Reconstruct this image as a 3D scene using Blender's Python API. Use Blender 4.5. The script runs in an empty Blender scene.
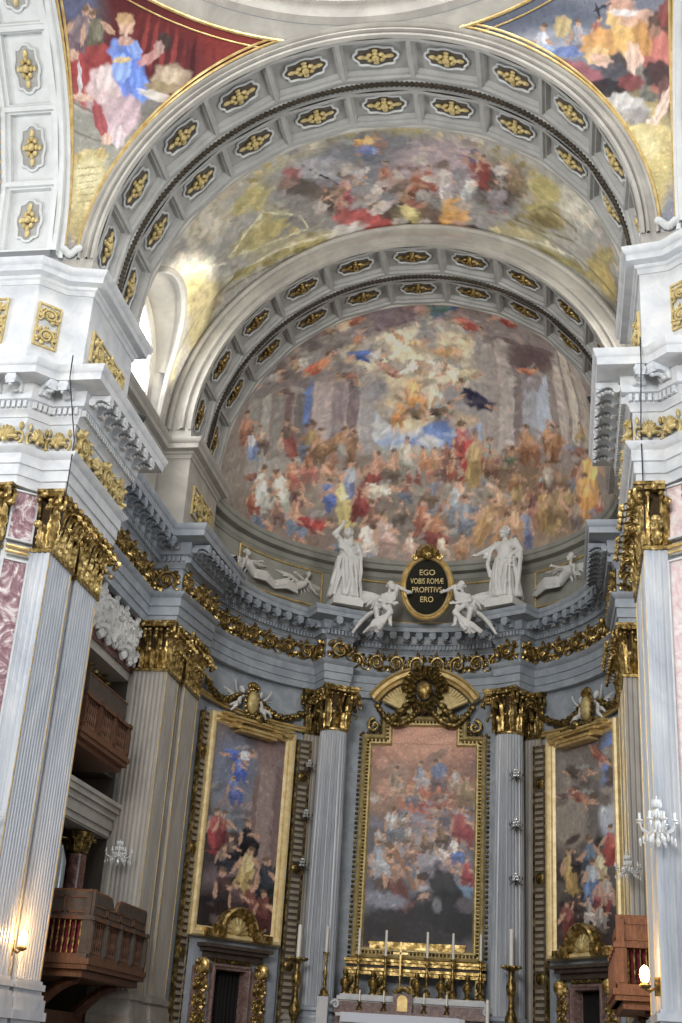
import bpy, math, random
import numpy as np
from mathutils import Vector, Matrix
PI = math.pi
sc = bpy.context.scene
col = sc.collection
rnd = random.Random(7)

# ------------------------------------------------------------------ mesh building
class MB:
    def __init__(s): s.v = []; s.f = []
    def add(s, vs, fs, M=None):
        b = len(s.v)
        s.v += [tuple(M @ Vector(v)) for v in vs] if M is not None else [tuple(v) for v in vs]
        s.f += [tuple(i + b for i in f) for f in fs]
        return s
    def join(s, o, M=None): return s.add(o.v, o.f, M)
    def box(s, c, d, M=None):
        x, y, z = d[0]/2, d[1]/2, d[2]/2
        vs = [(c[0]+i*x, c[1]+j*y, c[2]+k*z) for i in (-1, 1) for j in (-1, 1) for k in (-1, 1)]
        return s.add(vs, [(0,1,3,2),(4,6,7,5),(0,4,5,1),(2,3,7,6),(0,2,6,4),(1,5,7,3)], M)
    def box2(s, a, b, M=None):
        return s.box([(a[i]+b[i])/2 for i in range(3)], [abs(b[i]-a[i]) for i in range(3)], M)
    def grid(s, P, closeu=False, closev=False, M=None):
        n, m = len(P), len(P[0])
        vs = [tuple(p) for r in P for p in r]
        fs = []
        for i in range(n if closeu else n-1):
            for j in range(m if closev else m-1):
                a, b = i, (i+1) % n; c, d = j, (j+1) % m
                fs.append((a*m+c, b*m+c, b*m+d, a*m+d))
        return s.add(vs, fs, M)
    def lathe(s, prof, n=20, M=None, cap=True):          # prof: (r, z) from the bottom up
        P = [[(r*math.cos(2*PI*k/n), r*math.sin(2*PI*k/n), z) for k in range(n)] for r, z in prof]
        b = len(s.v); s.grid(P, closev=True, M=M)
        if cap:
            m = len(prof)-1
            s.f.append(tuple(b + k for k in reversed(range(n)))); s.f.append(tuple(b + m*n + k for k in range(n)))
        return s
    def tube(s, pts, r, n=8, M=None, cap=True):
        pts = [Vector(p) for p in pts]; R = r if hasattr(r, '__len__') else [r]*len(pts)
        rings = []; ref = None
        for i, p in enumerate(pts):
            t = (pts[min(i+1, len(pts)-1)] - pts[max(i-1, 0)])
            if t.length < 1e-9: t = Vector((0, 0, 1))
            t.normalize()
            if ref is None: ref = Vector((0, 0, 1)) if abs(t.z) < .9 else Vector((1, 0, 0))
            u = ref - t*ref.dot(t)
            if u.length < 1e-6: u = t.orthogonal()
            u.normalize(); w = t.cross(u); ref = u
            rings.append([p + (u*math.cos(2*PI*k/n) + w*math.sin(2*PI*k/n))*R[i] for k in range(n)])
        b = len(s.v); s.grid(rings, closev=True, M=M)
        if cap:
            m = len(pts)-1
            s.f.append(tuple(b + k for k in reversed(range(n)))); s.f.append(tuple(b + m*n + k for k in range(n)))
        return s
    def ball(s, c, r, n=10, m=7, M=None):
        rr = r if hasattr(r, '__len__') else (r, r, r)
        P = [[(c[0]+rr[0]*math.sin(PI*i/m)*math.cos(2*PI*k/n), c[1]+rr[1]*math.sin(PI*i/m)*math.sin(2*PI*k/n), c[2]-rr[2]*math.cos(PI*i/m)) for k in range(n)] for i in range(m+1)]
        return s.grid(P, closev=True, M=M)
    def prism(s, poly, z0, z1, M=None):                   # poly counter-clockwise in x, y
        n = len(poly)
        vs = [(x, y, z0) for x, y in poly] + [(x, y, z1) for x, y in poly]
        fs = [(i, (i+1) % n, n+(i+1) % n, n+i) for i in range(n)] + [tuple(reversed(range(n))), tuple(range(n, 2*n))]
        return s.add(vs, fs, M)
    def sweep(s, rows): return s.grid(rows)

WLOC = {}                                                 # world position of the parents (none of them is turned)
def mesh_of(name, mb, mat, off=(0,0,0), smooth=40):
    me = bpy.data.meshes.new(name)
    v = np.array(mb.v, dtype=np.float64) - np.array(off)
    me.from_pydata(v.tolist(), [], mb.f)
    if mat: me.materials.append(mat)
    if smooth:
        me.polygons.foreach_set('use_smooth', [True]*len(me.polygons))
        me.set_sharp_from_angle(angle=math.radians(smooth))
    me.update()
    return me
def put(name, me, parent=None, M=None):
    o = bpy.data.objects.new(name, me); col.objects.link(o)
    if parent is not None: o.parent = parent
    if M is not None: o.matrix_local = M
    return o
def build(name, mb, mat, parent=None, smooth=40):
    """world-space geometry -> one mesh object whose origin is its own middle"""
    v = np.array(mb.v); org = (v.min(0) + v.max(0))/2; org[2] = v[:, 2].min()
    me = mesh_of(name, mb, mat, org, smooth)
    o = put(name, me, parent)
    p = WLOC[parent.name] if parent is not None else Vector((0,0,0))
    o.location = Vector(org) - p
    WLOC[o.name] = Vector(org)
    return o
def inst(name, me, M, parent=None):
    """a mesh shared by several copies, placed by a world matrix"""
    p = WLOC[parent.name] if parent is not None else Vector((0,0,0))
    o = put(name, me, parent, Matrix.Translation(-p) @ M)
    WLOC[o.name] = M.translation.copy()
    return o
def tag(o, label, cat, group=None, kind=None):
    if label: o['label'] = label
    if cat: o['category'] = cat
    if group: o['group'] = group
    if kind: o['kind'] = kind
    return o
def thing(name, loc, label, cat, group=None):
    o = bpy.data.objects.new(name, None); col.objects.link(o); o.location = loc; o.empty_display_size = .2
    WLOC[o.name] = Vector(loc)
    return tag(o, label, cat, group)
def struct(name, mb, mat, label=None, cat=None, smooth=40):
    o = build(name, mb, mat, None, smooth); o['kind'] = 'structure'
    return tag(o, label, cat)

# ------------------------------------------------------------------ materials
def ramp(nt, stops):
    r = nt.nodes.new('ShaderNodeValToRGB'); e = r.color_ramp.elements
    while len(e) < len(stops): e.new(.5)
    for k, (p, c) in zip(e, stops): k.position = p; k.color = (*c, 1)
    return r
def material(name, c1, c2=None, c3=None, rough=.6, metal=0, scale=1.5, detail=6, dist=0, bump=0, bscale=8, spec=.4, kind='noise', emit=None, emit_s=0, alpha=None, stretch=None):
    m = bpy.data.materials.new(name); m.use_nodes = True; nt = m.node_tree
    b = nt.nodes['Principled BSDF']
    b.inputs['Roughness'].default_value = rough; b.inputs['Metallic'].default_value = metal
    b.inputs['Specular IOR Level'].default_value = spec
    if emit: b.inputs['Emission Color'].default_value = (*emit, 1); b.inputs['Emission Strength'].default_value = emit_s
    tc = nt.nodes.new('ShaderNodeTexCoord'); out = tc.outputs['Object']
    if stretch:
        mp = nt.nodes.new('ShaderNodeMapping'); mp.inputs['Scale'].default_value = stretch; nt.links.new(out, mp.inputs[0]); out = mp.outputs[0]
    if c2 is None: b.inputs['Base Color'].default_value = (*c1, 1)
    else:
        if kind == 'wave':
            t = nt.nodes.new('ShaderNodeTexWave'); t.inputs['Scale'].default_value = scale; t.inputs['Distortion'].default_value = dist; t.inputs['Detail'].default_value = detail
        else:
            t = nt.nodes.new('ShaderNodeTexNoise'); t.inputs['Scale'].default_value = scale; t.inputs['Detail'].default_value = detail; t.inputs['Distortion'].default_value = dist; t.inputs['Roughness'].default_value = .62
        nt.links.new(out, t.inputs['Vector'])
        st = [(.33, c1), (.66, c2)] if c3 is None else [(.32, c1), (.5, c2), (.64, c3)]
        r = ramp(nt, st); nt.links.new(t.outputs['Fac'], r.inputs[0]); nt.links.new(r.outputs[0], b.inputs['Base Color'])
    if bump:
        t2 = nt.nodes.new('ShaderNodeTexNoise'); t2.inputs['Scale'].default_value = bscale; t2.inputs['Detail'].default_value = 5
        nt.links.new(tc.outputs['Object'], t2.inputs['Vector'])
        bp = nt.nodes.new('ShaderNodeBump'); bp.inputs['Strength'].default_value = bump; bp.inputs['Distance'].default_value = .05
        nt.links.new(t2.outputs['Fac'], bp.inputs['Height']); nt.links.new(bp.outputs[0], b.inputs['Normal'])
    return m
def srgb(h):
    h = h.lstrip('#'); c = [int(h[i:i+2], 16)/255 for i in (0, 2, 4)]
    return tuple(x/12.92 if x <= .04045 else ((x+.055)/1.055)**2.4 for x in c)
S = srgb
M = {
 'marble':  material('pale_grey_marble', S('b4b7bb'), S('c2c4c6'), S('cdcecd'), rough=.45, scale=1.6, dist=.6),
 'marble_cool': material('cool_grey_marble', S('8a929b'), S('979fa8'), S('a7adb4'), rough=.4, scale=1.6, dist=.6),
 'plaster': material('warm_grey_plaster', S('9c9891'), S('a8a49c'), S('b4b0a7'), rough=.8, scale=.9, dist=.5),
 'coffer':  material('grey_coffer_stucco', S('979794'), S('a7a6a2'), rough=.8, scale=1.5),
 'white_stucco': material('white_stucco', S('bcbebd'), S('c9cbca'), rough=.7, scale=2),
 'statue':  material('white_carved_stone', S('c4c4c2'), S('d9d8d4'), rough=.6, scale=1.4, bump=.15, bscale=12),
 'relief':  material('grey_carved_stucco', S('84857d'), S('97978e'), rough=.75, scale=1.4),
 'flute':   material('fluted_grey_marble', S('8f959e'), S('a7acb3'), S('bdbfc1'), rough=.3, scale=.8, dist=1, stretch=(1,1,.25)),
 'flute_warm': material('fluted_warm_marble', S('86827c'), S('9c978f'), S('aeaaa1'), rough=.42, scale=.8, dist=1, stretch=(1,1,.25)),
 'pink':    material('pink_veined_marble', S('644953'), S('99797f'), S('dad4d2'), rough=.35, scale=1.2, dist=4.5, detail=8),
 'pale_pink': material('pale_pink_marble', S('c2a3a4'), S('d3bfbe'), S('dcd5d2'), rough=.35, scale=1.8, dist=3, detail=8),
 'gold':    material('gilded_carving', S('4a3b1f'), S('8d7440'), S('d2b87e'), rough=.34, metal=.75, scale=5, detail=3, bump=.15, bscale=14),
 'gold_bright': material('bright_gilding', S('b9975a'), S('e3cb90'), rough=.32, metal=.45, scale=3),
 'gold_pale': material('pale_gilding', S('a8935c'), S('d3c08c'), rough=.5, metal=.3, scale=5, bump=.3, bscale=14),
 'gold_dark': material('aged_gilding', S('2f2813'), S('66552f'), S('ab9258'), rough=.38, metal=.7, scale=7, detail=3, bump=.2, bscale=14),
 'dark_green': material('dark_green_marble', S('15160f'), S('201f16'), rough=.65, scale=3, spec=.15),
 'wood':    material('brown_carved_wood', S('2f1c12'), S('4a2d1b'), S('5e3a22'), rough=.5, scale=3, stretch=(6,6,1)),
 'wood_lamplit': material('lamplit_reddish_wood', S('6e3f24'), S('94603a'), rough=.5, scale=3, stretch=(6,6,1)),  # lightened and reddened so the wood itself carries the lamp's glow
 'wood_grey': material('weathered_grey_wood', S('3c332d'), S('54483f'), rough=.6, scale=3),
 'black':   material('black_shade_sheet', S('0b0a0a'), S('141110'), rough=.9, scale=4),  # flat black painted as the shade in doorways and open balcony bays
 'black_metal': material('black_metal', S('141416'), rough=.4, metal=.5),
 'red_cloth': material('crimson_cloth', S('4d1020'), S('7c1c33'), rough=.8, scale=5),
 'red_marble': material('reddish_brown_marble', S('3a2622'), S('6b4a42'), S('8a6a60'), rough=.3, scale=2.5, dist=3),
 'rose_marble': material('dusky_rose_marble', S('5d4a47'), S('7b625d'), S('94807a'), rough=.3, scale=2.5, dist=3),
 'wax':     material('white_wax', S('e6e4dc'), rough=.5),
 'linen':   material('white_linen', S('d4d9e4'), rough=.8),
 'gold_highlight': material('highlight_cream_gilding', S('d2b67c'), S('efdcab'), rough=.35, metal=.2, scale=3),  # gilding lightened to cream to paint in the highlights on the side frames
 'wood_mid': material('mid_brown_wood', S('4a3123'), S('6e4a33'), rough=.5, scale=3, stretch=(6,6,1)),
 'pane': material('bright_window_pane', S('ffffff'), emit=(.95,.98,1), emit_s=3.2),
 'plate':   material('dark_cartouche_ground', S('4c463f'), S('5d564d'), rough=.7, scale=4),
 'plate_pale': material('grey_cartouche_ground', S('8b8a86'), S('9b9a96'), rough=.7, scale=4),
 'bell':    material('crevice_shade_gilding', S('2a1f10'), S('4a381d'), rough=.6, metal=.5, scale=5),  # darkened to paint the shade in the crevices between the leaves
 'bronze':  material('dark_bronze', S('2b261f'), S('453c2f'), rough=.6, metal=.3, scale=6),
 'strip':   material('brown_grey_marble', S('4e463c'), S('655c50'), rough=.5, scale=3),
 'bars':    material('tan_marble', S('857c6c'), S('9c9282'), rough=.5, scale=3),
 'recess':  material('shade_brown_stone', S('3a332d'), S('4d453d'), rough=.7, scale=1.2),  # dark tone painted in for the unlit inside of the lofts
 'relief_light': material('pale_carved_stucco', S('bfbdb7'), S('cfcdc7'), rough=.7, scale=1.4),
 'crystal': material('cut_crystal', S('e3e6e6'), rough=.08, spec=.9),
 'tin':     material('organ_pipe_tin', S('9aa3a8'), S('b4bcc0'), rough=.35, metal=.5, scale=1),
 'stone_floor': material('grey_stone_floor', S('6d6863'), S('8a847d'), rough=.3, scale=.5),
 'flame':   material('warm_lit_bulb', S('ffd9a0'), emit=(1,.62,.25), emit_s=14),
 'lens':    material('dark_lens', S('303338'), rough=.1),
}
for k in ('crystal',): M[k].node_tree.nodes['Principled BSDF'].inputs['Transmission Weight'].default_value = .25

# ------------------------------------------------------------------ plan geometry
ZN, ZA, ZF1, ZF2, ZC = 14.05, 15.9, 17.05, 18.0, 19.42     # neck, architrave, frieze, frieze top, cornice lip
ZS = 23.96                                                 # springing of the arches
YA, RA = 45.6, 8.65                                        # centre and radius of the apse
def sstep(a, b, x):
    t = min(1, max(0, (x-a)/(b-a))); return t*t*(3-2*t)
def DZ(y): return .42*sstep(41.3, 48, y)
def DZz(y, z): return DZ(y)*(1 + .6*min(1, max(0, (ZC-z)/(ZC-ZF2))))     # the lower mouldings climb a little more than the cornice
def arcpt(a, R, yc=YA): return (R*math.sin(a), yc + R*math.cos(a))     # a from the axis, + to the right
def offset_path(path, d):
    """the path moved by d to its right, with mitred corners"""
    n = len(path); out = []
    for i in range(n):
        p = Vector(path[i])
        t0 = (p - Vector(path[i-1])).normalized() if i else None
        t1 = (Vector(path[i+1]) - p).normalized() if i < n-1 else None
        if t0 is None: t0 = t1
        if t1 is None: t1 = t0
        n0 = Vector((t0.y, -t0.x)); n1 = Vector((t1.y, -t1.x))
        m = (n0 + n1); k = max(.35, (1 + n0.dot(n1)))
        out.append(p + m*(d/k))
    return out
def sweep_section(mb, path, prof, i0, i1, dz=True):
    offs = [offset_path(path, d) for d, z in prof]
    rows = []
    for i in range(i0, i1+1):
        rows.append([(offs[k][i].x, offs[k][i].y, prof[k][1] + (DZz(path[i][1], prof[k][1]) if dz else 0)) for k in range(len(prof))])
    mb.grid(rows)
    for r in (rows[0], rows[-1]):                          # close the ends
        b = len(mb.v); mb.v += r; mb.f.append(tuple(range(b, b+len(r))))
    return mb
def walk(path, step, i0, i1, margin=.15, d=0.0):
    """evenly spaced (x, y, normal x, normal y, spacing) along a stretch of the path moved out by d"""
    P = offset_path(path, d); out = []
    runs = []; cur = [i0]
    for i in range(i0, i1):
        cur.append(i+1)
        if i+1 < i1:
            a = (Vector(P[i+1])-Vector(P[i])).normalized(); b = (Vector(P[i+2])-Vector(P[i+1])).normalized()
            if a.dot(b) < .94: runs.append(cur); cur = [i+1]
    runs.append(cur)
    for run in runs:
        pts = [Vector(P[i]) for i in run]; L = [0]
        for a, b in zip(pts, pts[1:]): L.append(L[-1] + (b-a).length)
        if L[-1] < .3: continue
        n = max(1, round((L[-1]-2*margin)/step))
        for k in range(n):
            s = margin + (L[-1]-2*margin)*(k+.5)/n
            for j in range(len(L)-1):
                if L[j] <= s <= L[j+1] + 1e-9:
                    q = pts[j].lerp(pts[j+1], (s-L[j])/(L[j+1]-L[j])); t = (pts[j+1]-pts[j]).normalized(); break
            out.append((q.x, q.y, t.y, -t.x, (L[-1]-2*margin)/n))
    return out
def face_matrix(x, y, z, nx, ny, sx=1, sy=1, sz=1):
    """local x runs along the wall, local y out of it, z up"""
    n = Vector((nx, ny, 0)).normalized(); t = Vector((n.y, -n.x, 0))
    m = Matrix(((t.x*sx, n.x*sy, 0, x), (t.y*sx, n.y*sy, 0, y), (0, 0, sz, z), (0, 0, 0, 1)))
    return m
# ------------------------------------------------------------------ floor and shell
struct('floor', MB().box2((-24, -6, -.3), (24, 33, 0)), M['stone_floor'], 'grey stone floor of the nave and crossing')
f = MB().box2((-12, 33.05, -.3), (12, 56, 1.2)); f.box2((-12, 32.2, -.3), (12, 33.05, .8)); f.box2((-12, 31.4, -.3), (12, 32.2, .4))
struct('floor_presbytery', f, M['stone_floor'], 'raised stone floor and steps of the presbytery')

def arc_wall(R, a0, a1, z0, z1, n, hole=None, yc=YA, th=.4):
    mb = MB(); A = [a0 + (a1-a0)*i/n for i in range(n+1)]
    zs = [z0, z1]
    if hole: zs = sorted({z0, z1, hole[2]})
    for i in range(n):
        for z_0, z_1 in zip(zs, zs[1:]):
            am = abs((A[i]+A[i+1])/2)
            if hole and hole[0] < am < hole[1] and z_1 <= hole[2] + 1e-6: continue
            p = [arcpt(A[i], R, yc), arcpt(A[i+1], R, yc), arcpt(A[i], R+th, yc), arcpt(A[i+1], R+th, yc)]
            mb.add([(*p[0], z_0), (*p[1], z_0), (*p[3], z_0), (*p[2], z_0), (*p[0], z_1), (*p[1], z_1), (*p[3], z_1), (*p[2], z_1)],
                   [(0,1,2,3), (7,6,5,4), (0,4,5,1), (1,5,6,2), (2,6,7,3), (3,7,4,0)])
    return mb
struct('wall_apse', arc_wall(RA, -PI/2, PI/2, 1.2, 19.6, 120), M['marble_cool'], 'curved grey marble wall of the apse', smooth=0)
struct('wall_apse_attic', arc_wall(RA, -PI/2, PI/2, 19.6, 23.2, 120), M['relief'], 'curved grey attic wall of the apse under the painted half dome', smooth=0)

for sx, side in ((-1, 'left'), (1, 'right')):
    w = MB()
    # pier under the chancel arch, chamfered towards the crossing
    def X(poly): return [(sx*x, y) for x, y in (poly if sx > 0 else list(reversed(poly)))]
    w.prism(X([(8.4, 30.42), (8.4, 34.3), (16, 34.3), (16, 29.95), (9.25, 29.95), (8.62, 30.42)]), 0, 19.5)
    w.prism(X([(8.2, 30.75), (8.2, 34.6), (16, 34.6), (16, 29.95), (9.65, 29.95), (9.0, 30.6)]), 19.5, 23.0)
    struct('wall_pier_' + side, w, M['marble'], side + ' crossing pier of pale grey marble')
    w = MB()
    w.prism(X([(8.4, 41.65), (8.4, 46.0), (8.7, 46.0), (8.7, 47.2), (13, 47.2), (13, 41.82), (9.42, 41.82), (9.42, 41.65)]), 1.2, 19.5)
    w.prism(X([(8.2, 41.9), (8.2, 46.0), (8.7, 46.0), (8.7, 47.2), (12, 47.2), (12, 41.9)]), 19.5, 23.0)
    struct('wall_apse_pier_' + side, w, M['plaster'], side + ' pier between chancel and apse')
    # wall of the chancel bay with the loft opening, the upper lunette and its deep splayed reveal
    w = MB()
    for z0, z1 in ((1.2, 2.6), (8.15, 9.35), (13.7, 23.4)):
        w.box2((sx*9.4, 34.3, z0), (sx*10.2, 41.7, z1))
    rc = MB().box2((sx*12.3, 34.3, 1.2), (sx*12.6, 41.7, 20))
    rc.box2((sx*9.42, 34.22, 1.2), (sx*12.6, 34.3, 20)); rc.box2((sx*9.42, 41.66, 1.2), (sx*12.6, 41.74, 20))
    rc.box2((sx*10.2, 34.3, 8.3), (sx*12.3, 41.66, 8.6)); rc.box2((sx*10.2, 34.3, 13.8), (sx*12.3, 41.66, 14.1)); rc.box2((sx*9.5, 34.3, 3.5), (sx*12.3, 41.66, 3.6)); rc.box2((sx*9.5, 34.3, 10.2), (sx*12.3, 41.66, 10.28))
    struct('wall_loft_' + side, rc, M['recess'], 'shade-darkened inside of the organ lofts in the %s chancel wall' % side)
    struct('wall_' + side, w, M['plaster'], side + ' side wall of the chancel with loft openings')

for sx, side in ((-1, 'left'), (1, 'right')):
    b = MB().box2((sx*8.27, 30.44, 23.3), (sx*9.9, 34.7, 24.0))
    struct('wall_springer_' + side, b, M['plaster'], 'plain springing block under the %s foot of the chancel arch' % side, smooth=0)
    b = MB().box2((sx*8.27, 41.8, 23.3), (sx*9.9, 46.05, 24.0))
    struct('wall_apse_springer_' + side, b, M['plaster'], 'plain springing block under the %s foot of the apse arch' % side, smooth=0)

# ------------------------------------------------------------------ entablature
HALF = math.radians(4.6)                                   # half width of a ressaut over a column, from the centre
COLA = math.radians(30.4)
arcR, resR = 8.35, 7.3
left = [(-15, 29.7), (-9.1, 29.7), (-8.65, 30.22), (-7.86, 30.22), (-7.86, 34.45), (-9.0, 34.45), (-9.0, 41.56), (-7.86, 41.56), (-7.86, 46.2)]
def arc_pts(a0, a1, n): return [arcpt(a0 + (a1-a0)*i/n, arcR) for i in range(n+1)]
aL0 = -math.asin(.995)
arcA = arc_pts(math.radians(-84), -COLA-HALF, 16)
resL = [arcpt(-COLA-HALF, resR), arcpt(-COLA+HALF, resR)]
arcB = arc_pts(-COLA+HALF, COLA-HALF, 16)
half_path = left + arcA + resL
full = left + arcA + resL + arcB + [(-x, y) for x, y in reversed(resL)] + [(-x, y) for x, y in reversed(arcA)] + [(-x, y) for x, y in reversed(left)]
NL = len(left); NF = len(full)
i_arc0 = NL; i_resL = NL+len(arcA); i_arcB = i_resL+2; i_resR = i_arcB+len(arcB); i_arcC = i_resR+2; i_right = i_arcC+len(arcA)
ARCH = [(-.27, ZA), (.0, ZA), (.0, ZA+.28), (.05, ZA+.30), (.05, ZA+.62), (.1, ZA+.64), (.1, ZA+.95), (.16, ZA+1.0), (.24, ZF1-.06), (.26, ZF1), (-.27, ZF1)]
FRIEZE = [(-.27, ZF1-.02), (.03, ZF1-.02), (.03, ZF2+.02), (-.27, ZF2+.02)]
KC = (ZC-ZF2)/1.17
CORN = [(-.27, ZF2), (.08, ZF2), (.12, ZF2+KC*.1), (.2, ZF2+KC*.16), (.2, ZF2+KC*.36), (.3, ZF2+KC*.40), (.34, ZF2+KC*.5), (.34, ZF2+KC*.78), (.95, ZF2+KC*.80), (.97, ZF2+KC*.98), (1.0, ZF2+KC*1.0), (1.02, ZF2+KC*1.06), (1.06, ZC-.03), (1.06, ZC), (-.27, ZC+.08)]
# one scroll bracket, one acanthus rinceau and one shell are modelled once and repeated
def modillion_mesh():
    mb = MB()
    prof = []
    for i in range(15):                                    # S-scroll seen from the side, (out, z)
        t = i/14; prof.append((.02+.6*t, -.30+.13*math.sin(t*PI*1.1)+.05*t))
    top = [(.62, -.02), (.02, -.02)]
    poly = [(y, z) for y, z in prof] + top
    n = len(poly)
    vs = [(-.13, y, z) for y, z in poly] + [(.13, y, z) for y, z in poly]
    mb.add(vs, [(i, n+i, n+(i+1) % n, (i+1) % n) for i in range(n)] + [tuple(range(n)), tuple(reversed(range(n, 2*n)))])
    for r, y, z in ((.11, .08, -.2), (.085, .55, -.14)):
        mb.lathe([(r, -.16), (r*1.05, -.1), (r*.8, 0), (r*1.05, .1), (r, .16)], 12, Matrix.Translation((0, y, z)) @ Matrix.Rotation(PI/2, 4, 'Y'))
    for k in range(5):                                     # leaf under the bracket
        mb.ball((0, .15+.1*k, -.27+.05*math.sin(k)), (.1-.008*k, .07, .05), 8, 5)
    return mb
def leaf(mb, M_, w=.3, h=.6, curl=.25, lobes=3):
    rows = []
    for i in range(9):
        t = i/8
        out = .04 + .10*t + curl*max(0, t-.55)**1.5*3.0
        z = h*t if t < .8 else h*(.8 + (t-.8)*.35 - (t-.8)**2*4)
        ww = w*(.75+.35*math.sin(PI*min(1, t*1.05)))*(1-.75*max(0, t-.6)/.4)*(1+.16*math.cos(t*PI*2*lobes))
        rows.append([(s*ww/2, out - .10*abs(s)**1.6*(.6+t) + (.035 if abs(s) < .1 else 0), z) for s in (-1, -.6, -.25, 0, .25, .6, 1)])
    mb.grid(rows, M=M_)
def scroll_mesh(flip=1):
    mb = MB(); pts = []; R = []
    for i in range(34):
        t = i/33; a = PI*1.2 - t*PI*4.1; r = .33*(1-t)+.04
        pts.append((flip*(.02+r*math.cos(a)), .07+.05*t, .46+r*math.sin(a)*1.05)); R.append(.075*(1-.5*t))
    mb.tube(pts, R, 6)
    mb.tube([(flip*-.5, .05, .15), (flip*-.42, .07, .1), (flip*-.31, .07, .2), (flip*-.31, .07, .46)], [.02, .04, .05, .05], 6)
    for k in range(7):
        a = 2*PI*k/7; mb.ball((flip*.02+.09*math.cos(a), .12, .46+.09*math.sin(a)), (.05, .04, .05), 7, 4)
    mb.ball((flip*.02, .15, .46), .05, 7, 5)
    for a, l in ((.5, .3), (1.35, .3), (2.3, .28), (3.3, .25), (-.5, .3), (-1.3, .28), (5.2, .2)):
        c = Vector((flip*(.02+.33*math.cos(a)), .05, .46+.34*math.sin(a)))
        d = Vector((flip*math.cos(a+.5), .12, math.sin(a+.5))).normalized()
        mb.tube([c, c+d*l*.5+Vector((0, .05, 0)), c+d*l*.8+Vector((0, .02, .03))], [.06, .085, .02], 6)
    for x, z in ((-.42, .62), (-.3, .76), (.4, .2), (.42, .7), (-.44, .4), (.3, .85)):
        mb.ball((flip*x, .06, z), (.08, .06, .1), 7, 4)
    return mb
def shell_mesh():
    mb = MB()
    for k in range(9):
        a = PI*(.06+.88*k/8); d = Vector((math.cos(a), 0, math.sin(a)))
        mb.tube([Vector((0, .1, .22)), Vector((0, .17, .22))+d*.2, Vector((0, .1, .22))+d*.42], [.03, .065, .05], 6)
    mb.ball((0, .13, .2), (.11, .09, .09), 9, 6)
    for s in (-1, 1):
        pts = []
        for i in range(20):
            t = i/19; a = -PI*.4 + t*PI*2.6; r = .2*(1-t)+.03
            pts.append((s*(.42+r*math.cos(a)), .07, .3+r*math.sin(a)))
        mb.tube(pts, [.05*(1-.5*i/19) for i in range(20)], 6)
        mb.ball((s*.5, .08, .65), (.09, .06, .12), 8, 5)
    return mb
SCM = [scroll_mesh(1), scroll_mesh(-1)]
MODI = mesh_of('modillion', modillion_mesh(), M['marble_cool'])
MODI_W = mesh_of('modillion_pale', modillion_mesh(), M['marble'])
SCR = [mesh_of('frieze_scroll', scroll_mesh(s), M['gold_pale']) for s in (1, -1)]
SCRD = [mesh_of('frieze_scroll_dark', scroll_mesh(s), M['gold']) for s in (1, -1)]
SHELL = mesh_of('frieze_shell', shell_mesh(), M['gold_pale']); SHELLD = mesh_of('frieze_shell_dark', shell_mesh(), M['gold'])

def entablature(name, i0, i1, label, mA, pale, shells=()):
    mid = full[(i0+i1)//2]
    t = thing(name, (mid[0], mid[1], ZA + DZ(mid[1])), label, 'entablature')
    build('architrave', sweep_section(MB(), full, ARCH, i0, i1), mA, t)
    build('frieze', sweep_section(MB(), full, FRIEZE, i0, i1), mA, t)
    build('cornice', sweep_section(MB(), full, CORN, i0, i1), mA, t)
    dm = MB()
    for x, y, nx, ny, s in walk(full, .17, i0, i1, .03, .2):
        dm.box((0, .06, ZF2+KC*.26+DZz(y, ZF2+.3)), (.1, .13, .2), face_matrix(x, y, 0, nx, ny))
    build('dentil_course', dm, mA, t)
    for x, y, nx, ny, s in walk(full, .66, i0, i1, .1, .34):
        inst('modillion', MODI_W if pale else MODI, face_matrix(x, y, ZF2+KC*.80+DZz(y, ZF2+KC*.8), nx, ny, 1, 1, 1.15), t)
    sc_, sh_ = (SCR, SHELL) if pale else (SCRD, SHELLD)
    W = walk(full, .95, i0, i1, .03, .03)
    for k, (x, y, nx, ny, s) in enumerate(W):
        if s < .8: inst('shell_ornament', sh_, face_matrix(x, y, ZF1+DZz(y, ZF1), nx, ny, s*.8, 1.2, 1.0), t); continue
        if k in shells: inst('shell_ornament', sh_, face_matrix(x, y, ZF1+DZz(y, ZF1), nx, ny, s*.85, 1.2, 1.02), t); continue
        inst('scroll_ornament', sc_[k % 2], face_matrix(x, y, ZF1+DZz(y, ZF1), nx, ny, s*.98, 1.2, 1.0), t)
    return t
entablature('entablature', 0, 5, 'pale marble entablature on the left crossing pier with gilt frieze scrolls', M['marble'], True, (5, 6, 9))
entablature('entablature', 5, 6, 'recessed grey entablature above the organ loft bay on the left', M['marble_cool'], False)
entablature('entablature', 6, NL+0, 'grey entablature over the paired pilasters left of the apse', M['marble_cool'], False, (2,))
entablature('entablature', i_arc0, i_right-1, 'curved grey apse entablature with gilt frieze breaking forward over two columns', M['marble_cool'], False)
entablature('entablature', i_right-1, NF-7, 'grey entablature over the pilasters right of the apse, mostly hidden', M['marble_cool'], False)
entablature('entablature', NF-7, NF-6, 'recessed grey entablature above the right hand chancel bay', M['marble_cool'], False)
entablature('entablature', NF-6, NF-1, 'bright marble entablature on the right crossing pier with gilt shell frieze', M['marble'], True, (6, 9))

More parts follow.
